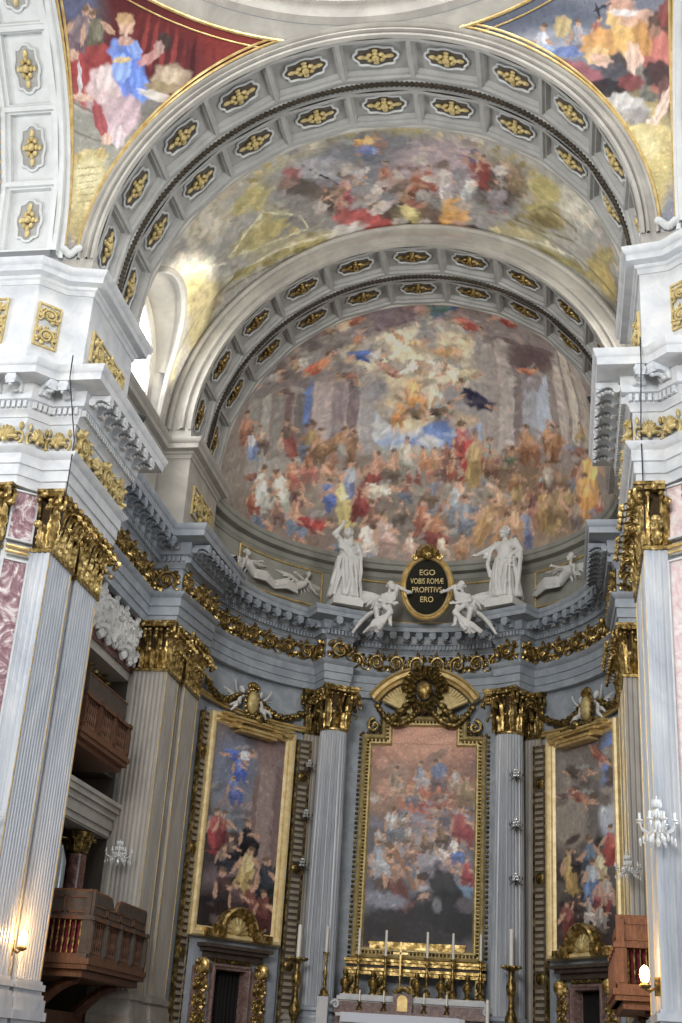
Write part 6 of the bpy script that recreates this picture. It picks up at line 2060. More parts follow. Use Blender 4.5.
for sx, s in ((-1, 'left'), (1, 'right')):
    m = MB()
    for dz_, r in ((0, .07), (.14, .05)): m.tube([(*arcpt(sx*math.radians(33 + 1.6*i), 8.5), 14.72+dz_+.25*(i/31)**2) for i in range(32)], r, 6)
    tag(build('gilt_moulding', m, M['gold_bright']), 'curved gilt moulding over the %s side painting' % s, 'moulding')
    # shield with garlands
    a0 = sx*math.radians(57.2); x, y = arcpt(a0, 8.45); F_ = face_matrix(x, y, 0, -math.sin(a0), -math.cos(a0))
    t = thing('cartouche', (x, y, 14.8), 'gilt oval shield on the wall above the %s side painting' % s, 'cartouche')
    build('shield', MB().ball((0, 0, 0), (.3, .2, .5), 16, 10, F_ @ Matrix.Translation((0, .25, 15.3))), M['gold_pale'], t)
    q = MB()
    for k in range(16):
        g = 2*PI*k/16; q.ball(F_ @ Vector((.36*math.cos(g), .2, 15.3+.58*math.sin(g))), (.1, .1, .1), 7, 5)
    for k in range(5): q.ball(F_ @ Vector((-.24+.12*k, .25, 15.98+.08*math.sin(PI*k/4))), (.1, .12, .14), 7, 5)
    build('rim', q, M['gold'], t)
    for d in (-1, 1):
        gl = MB()
        for k in range(20):
            u = k/19; aa = a0 + d*math.radians(4.5 + 15.5*u); px, py = arcpt(aa, 8.42)
            gl.ball((px, py, 15.5 - .42*math.sin(PI*min(1, u*1.02))+.05*math.sin(k*2.3)), (.15, .15, .13), 7, 5)
        near = 'altar' if d*sx < 0 else 'nave'
        tag(build('garland', gl, M['gold_dark']), 'gilt leaf garland hung on the %s side of the %s shield' % (near, s), 'garland')
# gilt lines framing the attic
def gilt_frame(label, a0, a1, z0, z1):
    m = MB(); n = 16; A = [a0+(a1-a0)*i/n for i in range(n+1)]
    for z in (z0, z1): m.tube([(*arcpt(math.radians(a), 8.6), z) for a in A], .045, 6)
    for a in (a0, a1): m.tube([(*arcpt(math.radians(a), 8.6), z0), (*arcpt(math.radians(a), 8.6), z1)], .045, 6)
    tag(build('gilt_beading', m, M['gold_bright'], None, 60), label, 'frame')
gilt_frame('thin gilt frame on the attic wall around the left carved relief', -66, -34.2, 20.55, 22.2)
gilt_frame('thin gilt frame on the attic wall behind the oval plaque', -22, 22, 20.3, 22.2)
gilt_frame('thin gilt frame on the attic wall around the right carved relief', 34.2, 66, 20.55, 22.2)

# ------------------------------------------------------------------ high altar
al = thing('high_altar', (0, 52.6, 1.2), 'high altar of veined marble with stepped shelves below the painting', 'altar')
m = MB()
m.box2((-2.85, 51.9, 1.9), (2.9, 53.7, 3.95)); m.box2((-2.88, 51.8, 3.95), (2.93, 53.7, 4.1)); m.box2((-2.8, 52.0, 4.1), (2.88, 53.7, 4.18))
build('gradine', m, M['marble'], al, 0)
m = MB(); m.box2((-2.8, 51.885, 3.55), (2.85, 51.9, 3.9)); m.box2((-2.8, 51.1, 2.0), (2.9, 51.88, 3.35)); build('marble_inlay', m, M['rose_marble'], al, 0)
m = MB(); m.box2((-2.5, 50.5, 2.0), (2.1, 51.88, 3.3)); m.box2((-2.65, 50.35, 3.3), (2.25, 51.885, 3.42)); build('mensa', m, M['marble'], al, 0)
m = MB(); m.box2((-2.9, 51.45, 3.42), (3.0, 51.88, 3.58)); build('candle_step', m, M['rose_marble'], al, 0)
m = MB(); m.box2((-2.85, 49.3, 1.2), (2.9, 53.7, 1.55)); m.box2((-2.85, 49.9, 1.55), (2.9, 53.7, 1.9)); build('steps', m, M['marble'], al, 0)
for q in (-1, 1):
    m = MB(); x = q*2.95+.03
    pts = [(x+q*.18*(1-i/16)*math.cos(i/16*PI*2.4), 51.82, 3.75+.2*(1-i/16)*math.sin(i/16*PI*2.4)) for i in range(17)]
    m.tube(pts, .07, 6); build('scroll_end', m, M['marble'], al)
cl = MB().box2((-2.45, 50.33, 3.42), (2.05, 51.44, 3.445)); cl.box2((-2.45, 50.315, 3.1), (2.05, 50.335, 3.445))
tag(build('altar_cloth', cl, M['linen'], None, 0), 'white linen cloth on the altar table', 'cloth')
tb = thing('tabernacle', (-.25, 51.75, 3.5), 'small gilt tabernacle with rounded top on the altar', 'tabernacle')
m = MB(); m.box2((-.62, 51.5, 3.585), (.12, 51.88, 4.25)); rows = []
build('case', m, M['rose_marble'], tb, 0)
d = MB(); pts = [(-.25+.2*math.cos(a), .2*math.sin(a)) for a in [PI*i/12 for i in range(13)]]
poly = [(-.45, 3.62), (-.05, 3.62)] + [(x, 4.0+z) for x, z in pts]
d.add([(x, 51.46, z) for x, z in poly] + [(x, 51.5, z) for x, z in poly], [tuple(range(len(poly)))] + [(i, (i+1) % len(poly), len(poly)+(i+1) % len(poly), len(poly)+i) for i in range(len(poly))])
build('door', d, M['gold_bright'], tb, 0)
m = MB(); m.tube([(-.62+.74*i/12, 51.65, 4.25+.2*math.sin(PI*i/12)) for i in range(13)], .1, 8); build('curved_top', m, M['gold'], tb)
# gilt ledge between the shelf and the picture, with brackets
lg = thing('gilt_ledge', (0, 53.2, 5.2), 'gilt moulded ledge carried on small brackets under the altarpiece', 'ledge')
m = MB()
for z0, z1, y in ((5.0, 5.15, 53.1), (5.15, 5.25, 52.98), (5.38, 5.5, 53.05), (5.5, 5.6, 52.95)): m.box2((-2.85, y, z0), (2.85, 53.7, z1))
build('moulding', m, M['gold'], lg, 0)
m = MB(); m.box2((-2.7, 53.15, 5.255), (2.7, 53.65, 5.375)); build('gap_shade', m, M['wood_grey'], lg, 0)  # dark strip painted in as the shade between the mouldings
for x in (-2.6, -1.4, 0, 1.4, 2.6):
    m = MB().box2((x-.18, 53.2, 4.19), (x+.18, 53.6, 4.99)); m.ball((x, 53.15, 4.75), (.15, .12, .2), 8, 5)
    build('bracket', m, M['gold_dark'], lg, 0)

def candlestick(label, x, y, z, h, hc, group=None, big=1.0, mat='gold'):
    t = thing('candlestick', (x, y, z), label, 'candlestick', group)
    Tm = Matrix.Translation((x, y, z)); k = big
    build('foot', MB().lathe([(.2*k, 0), (.21*k, .05*k), (.15*k, .1*k), (.16*k, .2*k), (.08*k, .28*k), (.05*k, .34*k)], 14, Tm), M[mat], t)
    s = h-.34*k
    st_ = MB().lathe([(.05*k, .34*k), (.09*k, .34*k+s*.1), (.045*k, .34*k+s*.2), (.07*k, .34*k+s*.3), (.1*k, .34*k+s*.42), (.05*k, .34*k+s*.55), (.04*k, .34*k+s*.7), (.075*k, .34*k+s*.78), (.045*k, .34*k+s*.88), (.06*k, h-.03)], 14, Tm)
    build('stem', st_, M[mat], t)
    build('drip_pan', MB().lathe([(.05*k, h-.04), (.13*k, h-.01), (.14*k, h+.03), (.05*k, h+.04)], 14, Tm), M[mat], t)
    build('candle', MB().lathe([(.055*k if big <= 1 else .06, h+.04), (.05*k if big <= 1 else .055, h+hc), (.01, h+hc+.03)], 12, Tm), M['wax'], t)
    return t
names = ['fourth', 'third', 'first', 'second', 'third', 'fourth']
L6 = [(-2.17, 'tall altar candlestick and candle, second from the left on the shelf'), (-1.08, 'tall altar candlestick and candle, third from the left on the shelf'), (.58, 'tall altar candlestick and candle right of the tabernacle'), (1.6, 'tall altar candlestick and candle, second from the right on the shelf'), (2.69, 'tall altar candlestick and candle at the right end of the shelf')]
for x, lb in L6: candlestick(lb, x, 52.3, 4.185, 1.45, 1.0, 'tall candlesticks on the altar shelf')
candlestick('tall altar candlestick and candle left of the shelf, beside the column', -3.33, 51.42, 4.0, 1.6, 1.0)
bx = MB().box2((-3.55, 51.2, 1.2), (-3.11, 51.62, 3.99)); tag(build('marble_pedestal', bx, M['marble'], None, 0), 'small marble pedestal under the left end candlestick', 'pedestal')
for k, (x, lb) in enumerate([(-1.95, 'low altar candlestick at the left end of the lower step'), (-1.0, 'low altar candlestick left of the tabernacle on the lower step'), (.57, 'low altar candlestick right of the tabernacle on the lower step'), (1.45, 'low altar candlestick at the right end of the lower step')]):
    candlestick(lb, x, 51.66, 3.585, .3, .42, 'low candlesticks on the altar step', .6, 'gold_dark')
t = thing('altar_cross', (-.5, 52.45, 4.185), 'small gilt crucifix standing between the altar candlesticks', 'crucifix')
Tm = Matrix.Translation((-.5, 52.45, 4.185))
build('foot', MB().lathe([(.2, 0), (.2, .08), (.1, .16), (.13, .3), (.05, .4), (.04, .8)], 12, Tm), M['gold'], t)
build('cross', MB().box2((-.03, -.03, .8), (.03, .03, 2.05), Tm).box2((-.3, -.03, 1.58), (.3, .03, 1.66), Tm), M['gold_bright'], t, 0)
for x, lb in [(-2.75, 'gilt reliquary bust at the left end of the altar shelf'), (-1.62, 'gilt reliquary bust between the left altar candlesticks'), (.15, 'gilt reliquary bust just right of the crucifix'), (1.1, 'gilt reliquary bust between the right altar candlesticks'), (2.15, 'gilt reliquary bust near the right end of the altar shelf')]:
    t = thing('reliquary_bust', (x, 52.75, 4.185), lb, 'bust')
    Tm = Matrix.Translation((x, 52.75, 4.185))
    build('plinth', MB().lathe([(.17, 0), (.17, .06), (.09, .12), (.11, .25)], 12, Tm), M['gold'], t)
    b = MB().lathe([(.08, .24), (.16, .34), (.2, .46), (.18, .56), (.08, .62), (.055, .68), (.055, .74)], 14, Tm @ Matrix.Diagonal((1, .7, 1, 1))); b.ball((0, -.02, .82), (.085, .1, .125), 12, 9, Tm); b.ball((0, -.12, .81), (.02, .025, .035), 6, 4, Tm); b.ball((0, .03, .87), (.1, .1, .1), 10, 6, Tm); b.ball((0, -.09, .75), (.05, .04, .05), 8, 5, Tm)
    build('figure', b, M['gold'], t)
def torchere(label, x, y, z0, h, hc):
    t = thing('standing_candelabrum', (x, y, z0), label, 'candelabrum'); Tm = Matrix.Translation((x, y, z0)); s = h
    build('foot', MB().lathe([(.45, 0), (.45, .12), (.3, .2), (.34, .4), (.2, .6), (.12, .8)], 18, Tm), M['gold_dark'], t)
    build('stem', MB().lathe([(.12, .8), (.2, s*.3), (.12, s*.36), (.1, s*.45), (.2, s*.5), (.24, s*.56), (.12, s*.64), (.09, s*.72), (.17, s*.78), (.2, s*.83), (.1, s*.9), (.12, s*.96)], 18, Tm), M['gold_dark'], t)
    d = MB().lathe([(.12, s*.96), (.34, s*.985), (.38, s*1.0), (.36, s*1.01), (.12, s*1.015)], 18, Tm)
    for k in range(10): g = 2*PI*k/10; d.ball((.36*math.cos(g), .36*math.sin(g), s), .06, 6, 4, Tm)
    build('drip_pan', d, M['gold_dark'], t); build('candle', MB().lathe([(.08, s*1.015), (.075, s+hc), (.01, s+hc+.04)], 12, Tm), M['wax'], t)
torchere('tall gilt standing candelabrum with candle left of the altar', -4.27, 50.5, 1.21, 4.05, 1.25)
torchere('tall gilt standing candelabrum with candle right of the altar', 3.95, 50.5, 1.21, 4.15, 1.35)
t = thing('altar_candle', (3.05, 51.0, 1.21), 'plain tall white candle on a stand at the right altar corner', 'candle')
build('stand', MB().lathe([(.22, 1.21), (.2, 1.35), (.06, 1.5), (.06, 3.0), (.12, 3.05)], 12, Matrix.Translation((3.05, 51.0, 0))), M['gold_dark'], t)
build('candle', MB().lathe([(.075, 3.05), (.07, 4.15), (.01, 4.2)], 12, Matrix.Translation((3.05, 51.0, 0))), M['wax'], t)

# ------------------------------------------------------------------ crystal sconces, lamps, spotlights
def sconce(label, x, y, z, nx, ny, r, arms, hgt, cat='sconce', mat='crystal'):
    t = thing('crystal_sconce', (x, y, z), label, cat)
    n = Vector((nx, ny, 0)).normalized(); c = Vector((x, y, z)) + n*(r*1.05)
    st_ = MB(); st_.tube([Vector((x, y, z-.1*hgt)), Vector((x, y, z-.1*hgt))+n*r*.5+Vector((0, 0, -.15*hgt)), c+Vector((0, 0, -.25*hgt))], .025*hgt, 6)
    st_.lathe([(.02*hgt, -.5*hgt), (.07*hgt, -.4*hgt), (.03*hgt, -.3*hgt), (.09*hgt, -.15*hgt), (.03*hgt, .0), (.06*hgt, .2*hgt), (.03*hgt, .4*hgt), (.01*hgt, .6*hgt)], 10, Matrix.Translation(c))
    build('bracket', st_, M[mat], t)
    for k in range(arms):
        g = 2*PI*k/arms + .3; d = Vector((math.cos(g), math.sin(g), 0)); a = MB()
        a.tube([c+Vector((0, 0, -.1*hgt)), c+d*r*.5+Vector((0, 0, -.22*hgt)), c+d*r*.9+Vector((0, 0, -.12*hgt)), c+d*r+Vector((0, 0, .02*hgt))], .022*hgt, 6)
        a.lathe([(.02*hgt, 0), (.08*hgt, .03*hgt), (.08*hgt, .05*hgt), (.03*hgt, .06*hgt), (.03*hgt, .2*hgt)], 8, Matrix.Translation(c+d*r))
        for i in range(3): a.ball(c+d*r*(.6+.2*i)+Vector((0, 0, -.3*hgt-.05*i*hgt)), (.03*hgt, .03*hgt, .07*hgt), 6, 4)
        build('arm', a, M[mat], t)
    dr_ = MB()
    for k in range(14):
        g = 2*PI*k/14
        for i in range(3): dr_.ball(c+Vector((r*(.22+.1*i)*math.cos(g), r*(.22+.1*i)*math.sin(g), hgt*(.42-.24*i))), (.03*hgt, .03*hgt, .1*hgt), 6, 4)
    build('pendants', dr_, M['crystal'], t)
    return t
sconce('large crystal candle sconce on the front of the right crossing pier', 8.12, 30.19, 7.1, -.25, -1, .42, 8, 1.05)
sconce('crystal sconce on the left crossing pier, cut by the picture edge', -8.35, 30.19, 6.75, -.1, -1, .4, 6, .8)
sconce('crystal sconce on the apse pilaster above the left organ balcony', -8.6, 41.0, 7.55, .1, -1, .42, 6, .75)
sconce('crystal sconce on the right apse pilaster in front of the painting', 7.95, 41.0, 7.7, -.2, -1, .4, 6, .75)
for k, (px, py, z, lb) in enumerate([(4.15, 51.52, 12.8, 'upper small crystal sconce on the right altar column'), (4.15, 51.52, 10.8, 'middle small crystal sconce on the right altar column'), (4.15, 51.52, 8.7, 'lower small crystal sconce on the right altar column'),
        (-4.75, 52.35, 13.15, 'upper small crystal sconce on the strip left of the altar column'), (-4.75, 52.35, 11.05, 'middle small crystal sconce on the strip left of the altar column'), (-4.75, 52.35, 9.05, 'lower small crystal sconce on the strip left of the altar column')]):
    sconce(lb, px, py, z, -.25*(1 if px > 0 else -1), -1, .27, 5, .5, mat='bronze')
def pier_lamp(label, x, y, z, nx, ny):
    t = thing('wall_lamp', (x, y, z), label, 'lamp'); n = Vector((nx, ny, 0)).normalized(); p = Vector((x, y, z)); c = p+n*.3
    b = MB(); b.tube([p, p+n*.2+Vector((0, 0, -.12)), c+Vector((0, 0, -.05))], .03, 6); b.lathe([(.04, -.08), (.13, -.02), (.13, .02), (.06, .05), (.05, .12)], 12, Matrix.Translation(c)); b.box((0, 0, 0), (.16, .04, .4), Matrix.Translation(p))
    build('bracket', b, M['gold_dark'], t)
    build('bulb', MB().ball(c+Vector((0, 0, .24)), (.11, .11, .2), 12, 8), M['flame'], t)
    l = bpy.data.lights.new('lamp_glow', 'POINT'); l.energy = 170; l.color = (1, .55, .2); l.shadow_soft_size = .12
    o = bpy.data.objects.new('lamp_glow', l); col.objects.link(o); o.location = c + n*.18 + Vector((0, 0, .3)); return t
pier_lamp('lit warm wall lamp between the pilasters of the left crossing pier', -8.12, 32.1, 3.85, 1, 0)
pier_lamp('lit warm wall lamp on the right crossing pier near the balcony', 7.95, 30.6, 3.65, -1, -.3)
def spotlight(label, x, y, z, d):
    t = thing('spotlight', (x, y, z), label, 'spotlight'); d = Vector(d).normalized(); q = d.to_track_quat('Z', 'Y').to_matrix().to_4x4()
    build('housing', MB().lathe([(.07, -.2), (.12, -.16), (.13, .12), (.16, .18), (.16, .2)], 14, Matrix.Translation((x, y, z+.25)) @ q), M['black_metal'], t)
    build('lens', MB().lathe([(.13, .185), (.13, .2)], 14, Matrix.Translation((x, y, z+.25)) @ q), M['lens'], t)
    b = MB().box2((x-.03, y-.15, z), (x+.03, y+.15, z+.04)); b.tube([(x, y-.16, z+.02), (x, y-.16, z+.25)], .02, 6); b.tube([(x, y+.16, z+.02), (x, y+.16, z+.25)], .02, 6)
    build('bracket', b, M['black_metal'], t)
spotlight('black spotlight standing on the left pier cornice', -7.05, 32.9, 19.44, (.6, .5, -.2))
spotlight('black spotlight on the cornice left of the apse', -7.05, 45.2, 19.6, (.8, .3, .2))
spotlight('black spotlight beside the right edge of the half dome fresco', 7.15, 39.4, 23.47 if False else 23.35, (-1, .4, -.3))
for s_, x, y in (('left', -7.72, 29.0), ('right', 8.02, 29.0)):
    tag(build('cable', MB().tube([(x, y-.02, 19.6), (x+.0, y+.02, 18.9), (x, 30.0, 17.4), (x, 30.05, 14.5)], .018, 5), M['black_metal']), 'thin dark cable hanging down the %s pier entablature' % s_, 'cable')
# ------------------------------------------------------------------ carved figures: limbs laid out joint by joint, grown into one continuous body
def cap(mb, a, b, ra, rb, n=10):
    a = Vector(a); b = Vector(b)
    pts = []; R = []
    L = (b-a).length or 1e-4; t = (b-a)/L
    for u in (-.97, -.7, -.35): pts.append(a + t*ra*u); R.append(ra*math.sqrt(1-u*u))
    for i in range(6): u = i/5; pts.append(a.lerp(b, u)); R.append(ra+(rb-ra)*u)
    for u in (.35, .7, .97): pts.append(b + t*rb*u); R.append(rb*math.sqrt(1-u*u))
    mb.tube(pts, R, n)
def chain(mb, pts, R, n=8):
    for i in range(len(pts)-1): cap(mb, pts[i], pts[i+1], R[i], R[i+1], n)
def lerp(a, b, u): return tuple(a[i]+(b[i]-a[i])*u for i in range(3))
def hand(mb, w, d, up, s=1.0, curl=.5):
    """palm, four unequal bent fingers and a thumb from the side of the palm; d points along the fingers, up is the palm's back"""
    w = Vector(w); d = Vector(d).normalized(); up = Vector(up); up = (up-d*up.dot(d)).normalized(); sd = d.cross(up)
    cap(mb, w, w+d*.07*s, .028*s, .036*s)
    for k, (o, l) in enumerate(((-.033, .07), (-.011, .082), (.011, .077), (.032, .06))):
        p = w+d*.085*s+sd*o*s; q = p+(d-up*curl*.5).normalized()*l*.5*s; r = q+(d-up*curl*1.4).normalized()*l*.5*s
        chain(mb, [p, q, r], [.0125*s, .0115*s, .009*s], 6)
    p = w+d*.03*s-sd*.032*s; q = p+(d*.6-sd*.8).normalized()*.04*s; r = q+(d-sd*.2-up*curl).normalized()*.035*s
    chain(mb, [p, q, r], [.015*s, .013*s, .01*s], 6)
def head(mb, c, look, up=(0, 0, 1), s=1.0, hair='bun'):
    c = Vector(c); f = Vector(look).normalized(); u = Vector(up); u = (u-f*u.dot(f)).normalized(); r = f.cross(u)
    X = Matrix(((r.x, f.x, u.x, c.x), (r.y, f.y, u.y, c.y), (r.z, f.z, u.z, c.z), (0, 0, 0, 1))) @ Matrix.Scale(s, 4)
    mb.ball((0, .0, .02), (.076, .095, .1), 16, 12, X); mb.ball((0, .03, -.045), (.058, .065, .07), 14, 10, X)
    def c_(a, b, ra, rb): cap(mb, X @ Vector(a), X @ Vector(b), ra*s, rb*s, 8)
    c_((0, .098, .015), (0, .122, -.022), .012, .018)                       # nose
    c_((-.045, .085, .035), (.045, .085, .035), .018, .018)                 # brow
    c_((-.02, .093, -.062), (.02, .093, -.062), .013, .013); c_((0, .085, -.098), (0, .085, -.1), .022, .022)   # mouth, chin
    for q in (-1, 1): c_((q*.04, .075, -.02), (q*.045, .06, -.03), .026, .026); c_((q*.079, 0, .012), (q*.079, -.008, -.02), .014, .01)
    g = random.Random(2)
    for k in range(34):                                                     # hair in locks
        a = g.uniform(-PI, PI); e = g.uniform(.0, 1.4)
        p = Vector((.08*math.cos(e)*math.sin(a), -.012-.09*math.cos(e)*math.cos(a)*.95, .03+.105*math.sin(e)))
        if p.y > .055: continue
        mb.ball(p, (.027, .027, .024), 7, 5, X)
    if hair == 'bun': mb.ball((0, -.115, .04), (.045, .045, .045), 10, 7, X)
    if hair == 'long':
        for q in (-1, 0, 1): c_((q*.05, -.08, 0), (q*.07, -.07, -.17), .035, .028)
def grow(name, mb, mat, Mw, voxel, parent=None, smooth_iter=4):
    me = bpy.data.meshes.new('body_raw'); me.from_pydata([tuple(v) for v in mb.v], [], mb.f)
    o = bpy.data.objects.new('body_raw', me); col.objects.link(o)
    md = o.modifiers.new('r', 'REMESH'); md.mode = 'VOXEL'; md.voxel_size = voxel; md.use_smooth_shade = True
    ms = o.modifiers.new('s', 'SMOOTH'); ms.factor = .5; ms.iterations = smooth_iter
    dg = bpy.context.evaluated_depsgraph_get(); me2 = bpy.data.meshes.new_from_object(o.evaluated_get(dg))
    bpy.data.objects.remove(o); bpy.data.meshes.remove(me)
    v = np.empty(len(me2.vertices)*3); me2.vertices.foreach_get('co', v); v = v.reshape(-1, 3)
    f = [tuple(p.vertices) for p in me2.polygons]; bpy.data.meshes.remove(me2)
    out = MB(); R_ = np.array(Mw); vv = v @ R_[:3, :3].T + R_[:3, 3]
    out.v = [tuple(x) for x in vv]; out.f = f
    return build(name, out, mat, parent, 180)
def robe(mb, waist, hem, rw, rh, n=22, seed=1, sway=(0, 0)):
    """a falling skirt: a core and hanging folds of uneven depth from waist to hem"""
    g = random.Random(seed); waist = Vector(waist); hem = Vector(hem)
    for i in range(5):
        u = i/5; v = (i+1)/5
        cap(mb, waist.lerp(hem, u), waist.lerp(hem, v), rw*.85+(rh*.8-rw*.85)*u, rw*.85+(rh*.8-rw*.85)*v, 16)
    for k in range(n):
        a = 2*PI*k/n + g.uniform(-.1, .1); tw = g.uniform(-.5, .5); P = []; R = []
        for i in range(8):
            u = i/7; r = rw+(rh-rw)*u**.8; aa = a+tw*u
            P.append(waist.lerp(hem, u)+Vector((r*math.cos(aa)+sway[0]*math.sin(PI*u), r*.8*math.sin(aa)+sway[1]*math.sin(PI*u), 0))); R.append(.018+.03*u*g.uniform(.6, 1.3))
        chain(mb, P, R, 7)
def wrap(mb, pts, w, n=4, r=.022, drop=(0, 0, -1)):
    """a band of cloth: parallel folds along a line"""
    for k in range(n):
        off = Vector(drop)*w*k/max(1, n-1)
        P = [Vector(p)+off*(.6+.4*math.sin(i*1.3+k)) for i, p in enumerate(pts)]
        chain(mb, P, [r*(1+.3*math.sin(i*2+k)) for i in range(len(P))], 7)
def standing(pose):
    """1.75 m draped figure; x to the viewer's right, y towards the viewer, z up"""
    mb = MB()
    hip = Vector((0, 0, .96)); chest = Vector((pose['lean']*.5, .0, 1.28)); neck = Vector((pose['lean'], .01, 1.48))
    cap(mb, hip, chest, .19, .185, 16); cap(mb, chest+Vector((-.12, .03, .03)), chest+Vector((.12, .03, .03)), .125, .125, 14)
    cap(mb, neck+Vector((-.13, 0, -.07)), neck+Vector((.13, 0, -.07)), .065, .065, 12); cap(mb, neck+Vector((0, 0, -.06)), neck+Vector((0, .01, .07)), .065, .058, 12)
    head(mb, neck+Vector((pose['hx'], .03, .17)), pose['look'], s=1.22, hair=pose['hair'])
    for q in (-1, 1):                                       # legs, one knee bent forward under the cloth
        kb = .12 if q == pose['knee'] else .03
        chain(mb, [hip+Vector((q*.09, 0, -.04)), (q*.1, kb, .5), (q*.11, .0, .1)], [.095, .068, .048], 12)
        chain(mb, [(q*.11, .0, .06), (q*.13, .16, .03)], [.045, .034], 8)
    robe(mb, hip+Vector((0, 0, .1)), (0, 0, .05), .21, .36, 26, pose['seed'], (0, .04))
    for q, A_ in ((-1, pose['L']), (1, pose['R'])):
        sh = neck+Vector((q*.17, 0, -.08)); chain(mb, [sh, A_[0], A_[1]], [.085, .068, .042], 12)
        hand(mb, A_[1], A_[2], A_[3], 1.0)
        wrap(mb, [sh+Vector((0, .02, .05)), lerp(sh, A_[0], .6), lerp(A_[0], A_[1], .3)], .2, 5, .04)
    for b in pose['bands']: wrap(mb, *b)
    return mb
dzs = DZ(51.2)
def statue(label, sx, pose):
    a = sx*math.radians(32.2); x, y = arcpt(a, 6.62); x += .06; z = ZC+dzs+.09
    t = thing('statue', (x, y, z), label, 'statue')
    F_ = face_matrix(x, y, 0, -math.sin(a)*.8, -math.cos(a)); F_ = F_ @ Matrix.Diagonal((-1, 1, 1, 1)) if False else F_
    build('pedestal', MB().box2((-.68, -.6, z), (.68, .62, z+.3), F_).box2((-.6, -.52, z+.3), (.6, .55, z+.42), F_), M['statue'], t, 0)
    # local x of the wall frame runs to the viewer's left, so mirror the pose
    G = Matrix.Translation((x, y, z+.4)) @ F_.to_3x3().to_4x4() @ Matrix.Diagonal((2.05, 2.0, 1.9, 1))
    mb = standing(pose); mb.v = [(-p[0], p[1], p[2]) for p in mb.v]; mb.f = [tuple(reversed(q)) for q in mb.f]
    grow('figure', mb, M['statue'], G, .011, t, 3); return t
statue('white marble statue with one arm raised, left of the plaque', -1, dict(lean=.03, hx=-.05, look=(-.45, .8, .35), hair='long', knee=1, seed=3,
    L=((-.34, .1, 1.56), (-.2, .16, 1.78), (.25, .1, 1), (0, 1, 0)), R=((.26, .08, 1.16), (.1, .2, 1.12), (-1, .2, .2), (0, 1, .2)),
    bands=[([(-.2, .12, 1.36), (0, .2, 1.2), (.2, .16, 1.0), (.26, .1, .82)], .3, 6, .034), ([(.2, .1, 1.42), (.28, .12, 1.1), (.3, .12, .8), (.27, .14, .5)], .16, 5, .036), ([(-.22, .1, 1.0), (-.26, .14, .7), (-.34, .12, .42), (-.3, .1, .3)], .16, 5, .034), ([(-.12, .14, 1.44), (.02, .2, 1.34), (.18, .1, 1.42)], .1, 4, .026)]))
statue('white marble statue of a draped woman, one arm held out, right of the plaque', 1, dict(lean=-.01, hx=0, look=(-.25, 1, .02), hair='bun', knee=-1, seed=8,
    L=((-.36, .12, 1.26), (-.58, .22, 1.14), (-1, .3, -.05), (0, .2, 1)), R=((.34, .0, 1.2), (.2, .14, 1.03), (-.6, .5, -.3), (.3, .6, .6)),
    bands=[([(.24, .02, 1.46), (.36, .0, 1.2), (.36, .06, .8), (.34, .08, .42), (.3, .1, .12)], .2, 7, .04), ([(-.16, .14, 1.0), (0, .2, .94), (.2, .14, 1.02)], .26, 6, .034), ([(-.2, .1, 1.42), (-.3, .14, 1.2), (-.36, .16, .95), (-.3, .16, .7)], .12, 5, .034), ([(-.12, .17, .9), (-.08, .24, .5), (-.1, .2, .14)], .1, 4, .036)]))

# oval plaque with its inscription
pz = 21.18; py = 51.85
t = thing('oval_plaque', (0.03, py, 19.9), 'dark oval plaque with gold inscription and gilt frame in the middle of the cornice', 'plaque')
FP = Matrix(((1.1, 0, 0, .1), (0, -1, 0, py), (0, 0, 1.04, pz), (0, 0, 0, 1))) @ Matrix.Rotation(math.radians(-7), 4, 'X')
m = MB(); P = []
for r, q in ((0.001, .06), (.5, .06), (.98, .05), (1, 0), (1, -.15)):
    P.append([FP @ Vector((r*.86*math.cos(2*PI*k/48), q, r*1.22*math.sin(2*PI*k/48))) for k in range(48)])
m.grid(P, closev=True); build('tablet', m, M['dark_green'], t, 40)
P = []
for k in range(64):
    a = 2*PI*k/64; P.append([FP @ Vector(((.84+d)*math.cos(a), q, (1.2+d)*math.sin(a))) for d, q in ((0, .05), (.03, .13), (.1, .17), (.15, .13), (.19, .16), (.25, .1), (.26, -.15))])
build('frame', MB().grid(P, closeu=True), M['gold_bright'], t, 30)
s_ = MB()
for k in range(9):
    a = PI*(.02+.96*k/8); s_.tube([FP @ Vector((0, .12, 1.34)), FP @ Vector((.3*math.cos(a), .3, 1.36+.3*math.sin(a))), FP @ Vector((.46*math.cos(a), .12, 1.36+.46*math.sin(a)))], [.08, .13, .1], 7)
s_.ball(FP @ Vector((0, .26, 1.4)), (.3, .2, .24), 12, 8)
for d in (-1, 1):
    s_.tube([FP @ Vector((d*(.5+.12*math.cos(i/14*PI*2.4)*(1-i/16)), .15, 1.26+.15*math.sin(i/14*PI*2.4)*(1-i/16))) for i in range(15)], .06, 6)
build('shell', s_, M['gold'], t)
for txt, z, w in (('EGO', .62, .62), ('VOBIS ROM\u00c6', .24, 1.34), ('PROPITIVS', -.14, 1.2), ('ERO', -.56, .52)):
    c = bpy.data.curves.new('inscription', 'FONT'); c.body = txt; c.align_x = 'CENTER'; c.align_y = 'CENTER'; c.size = .34; c.extrude = .012
    o = bpy.data.objects.new('inscription', c); col.objects.link(o)
    dg = bpy.context.evaluated_depsgraph_get(); me = bpy.data.meshes.new_from_object(o.evaluated_get(dg)); bpy.data.objects.remove(o)
    me.name = 'inscription'; xs = [v.co.x for v in me.vertices]; k = w/(max(xs)-min(xs))
    me.materials.clear(); me.materials.append(M['gold_pale'])
    Q = FP @ Matrix(((k, 0, 0, 0), (0, 0, 1, .075), (0, 1, 0, z), (0, 0, 0, 1)))
    inst('inscription', me, Q, t)

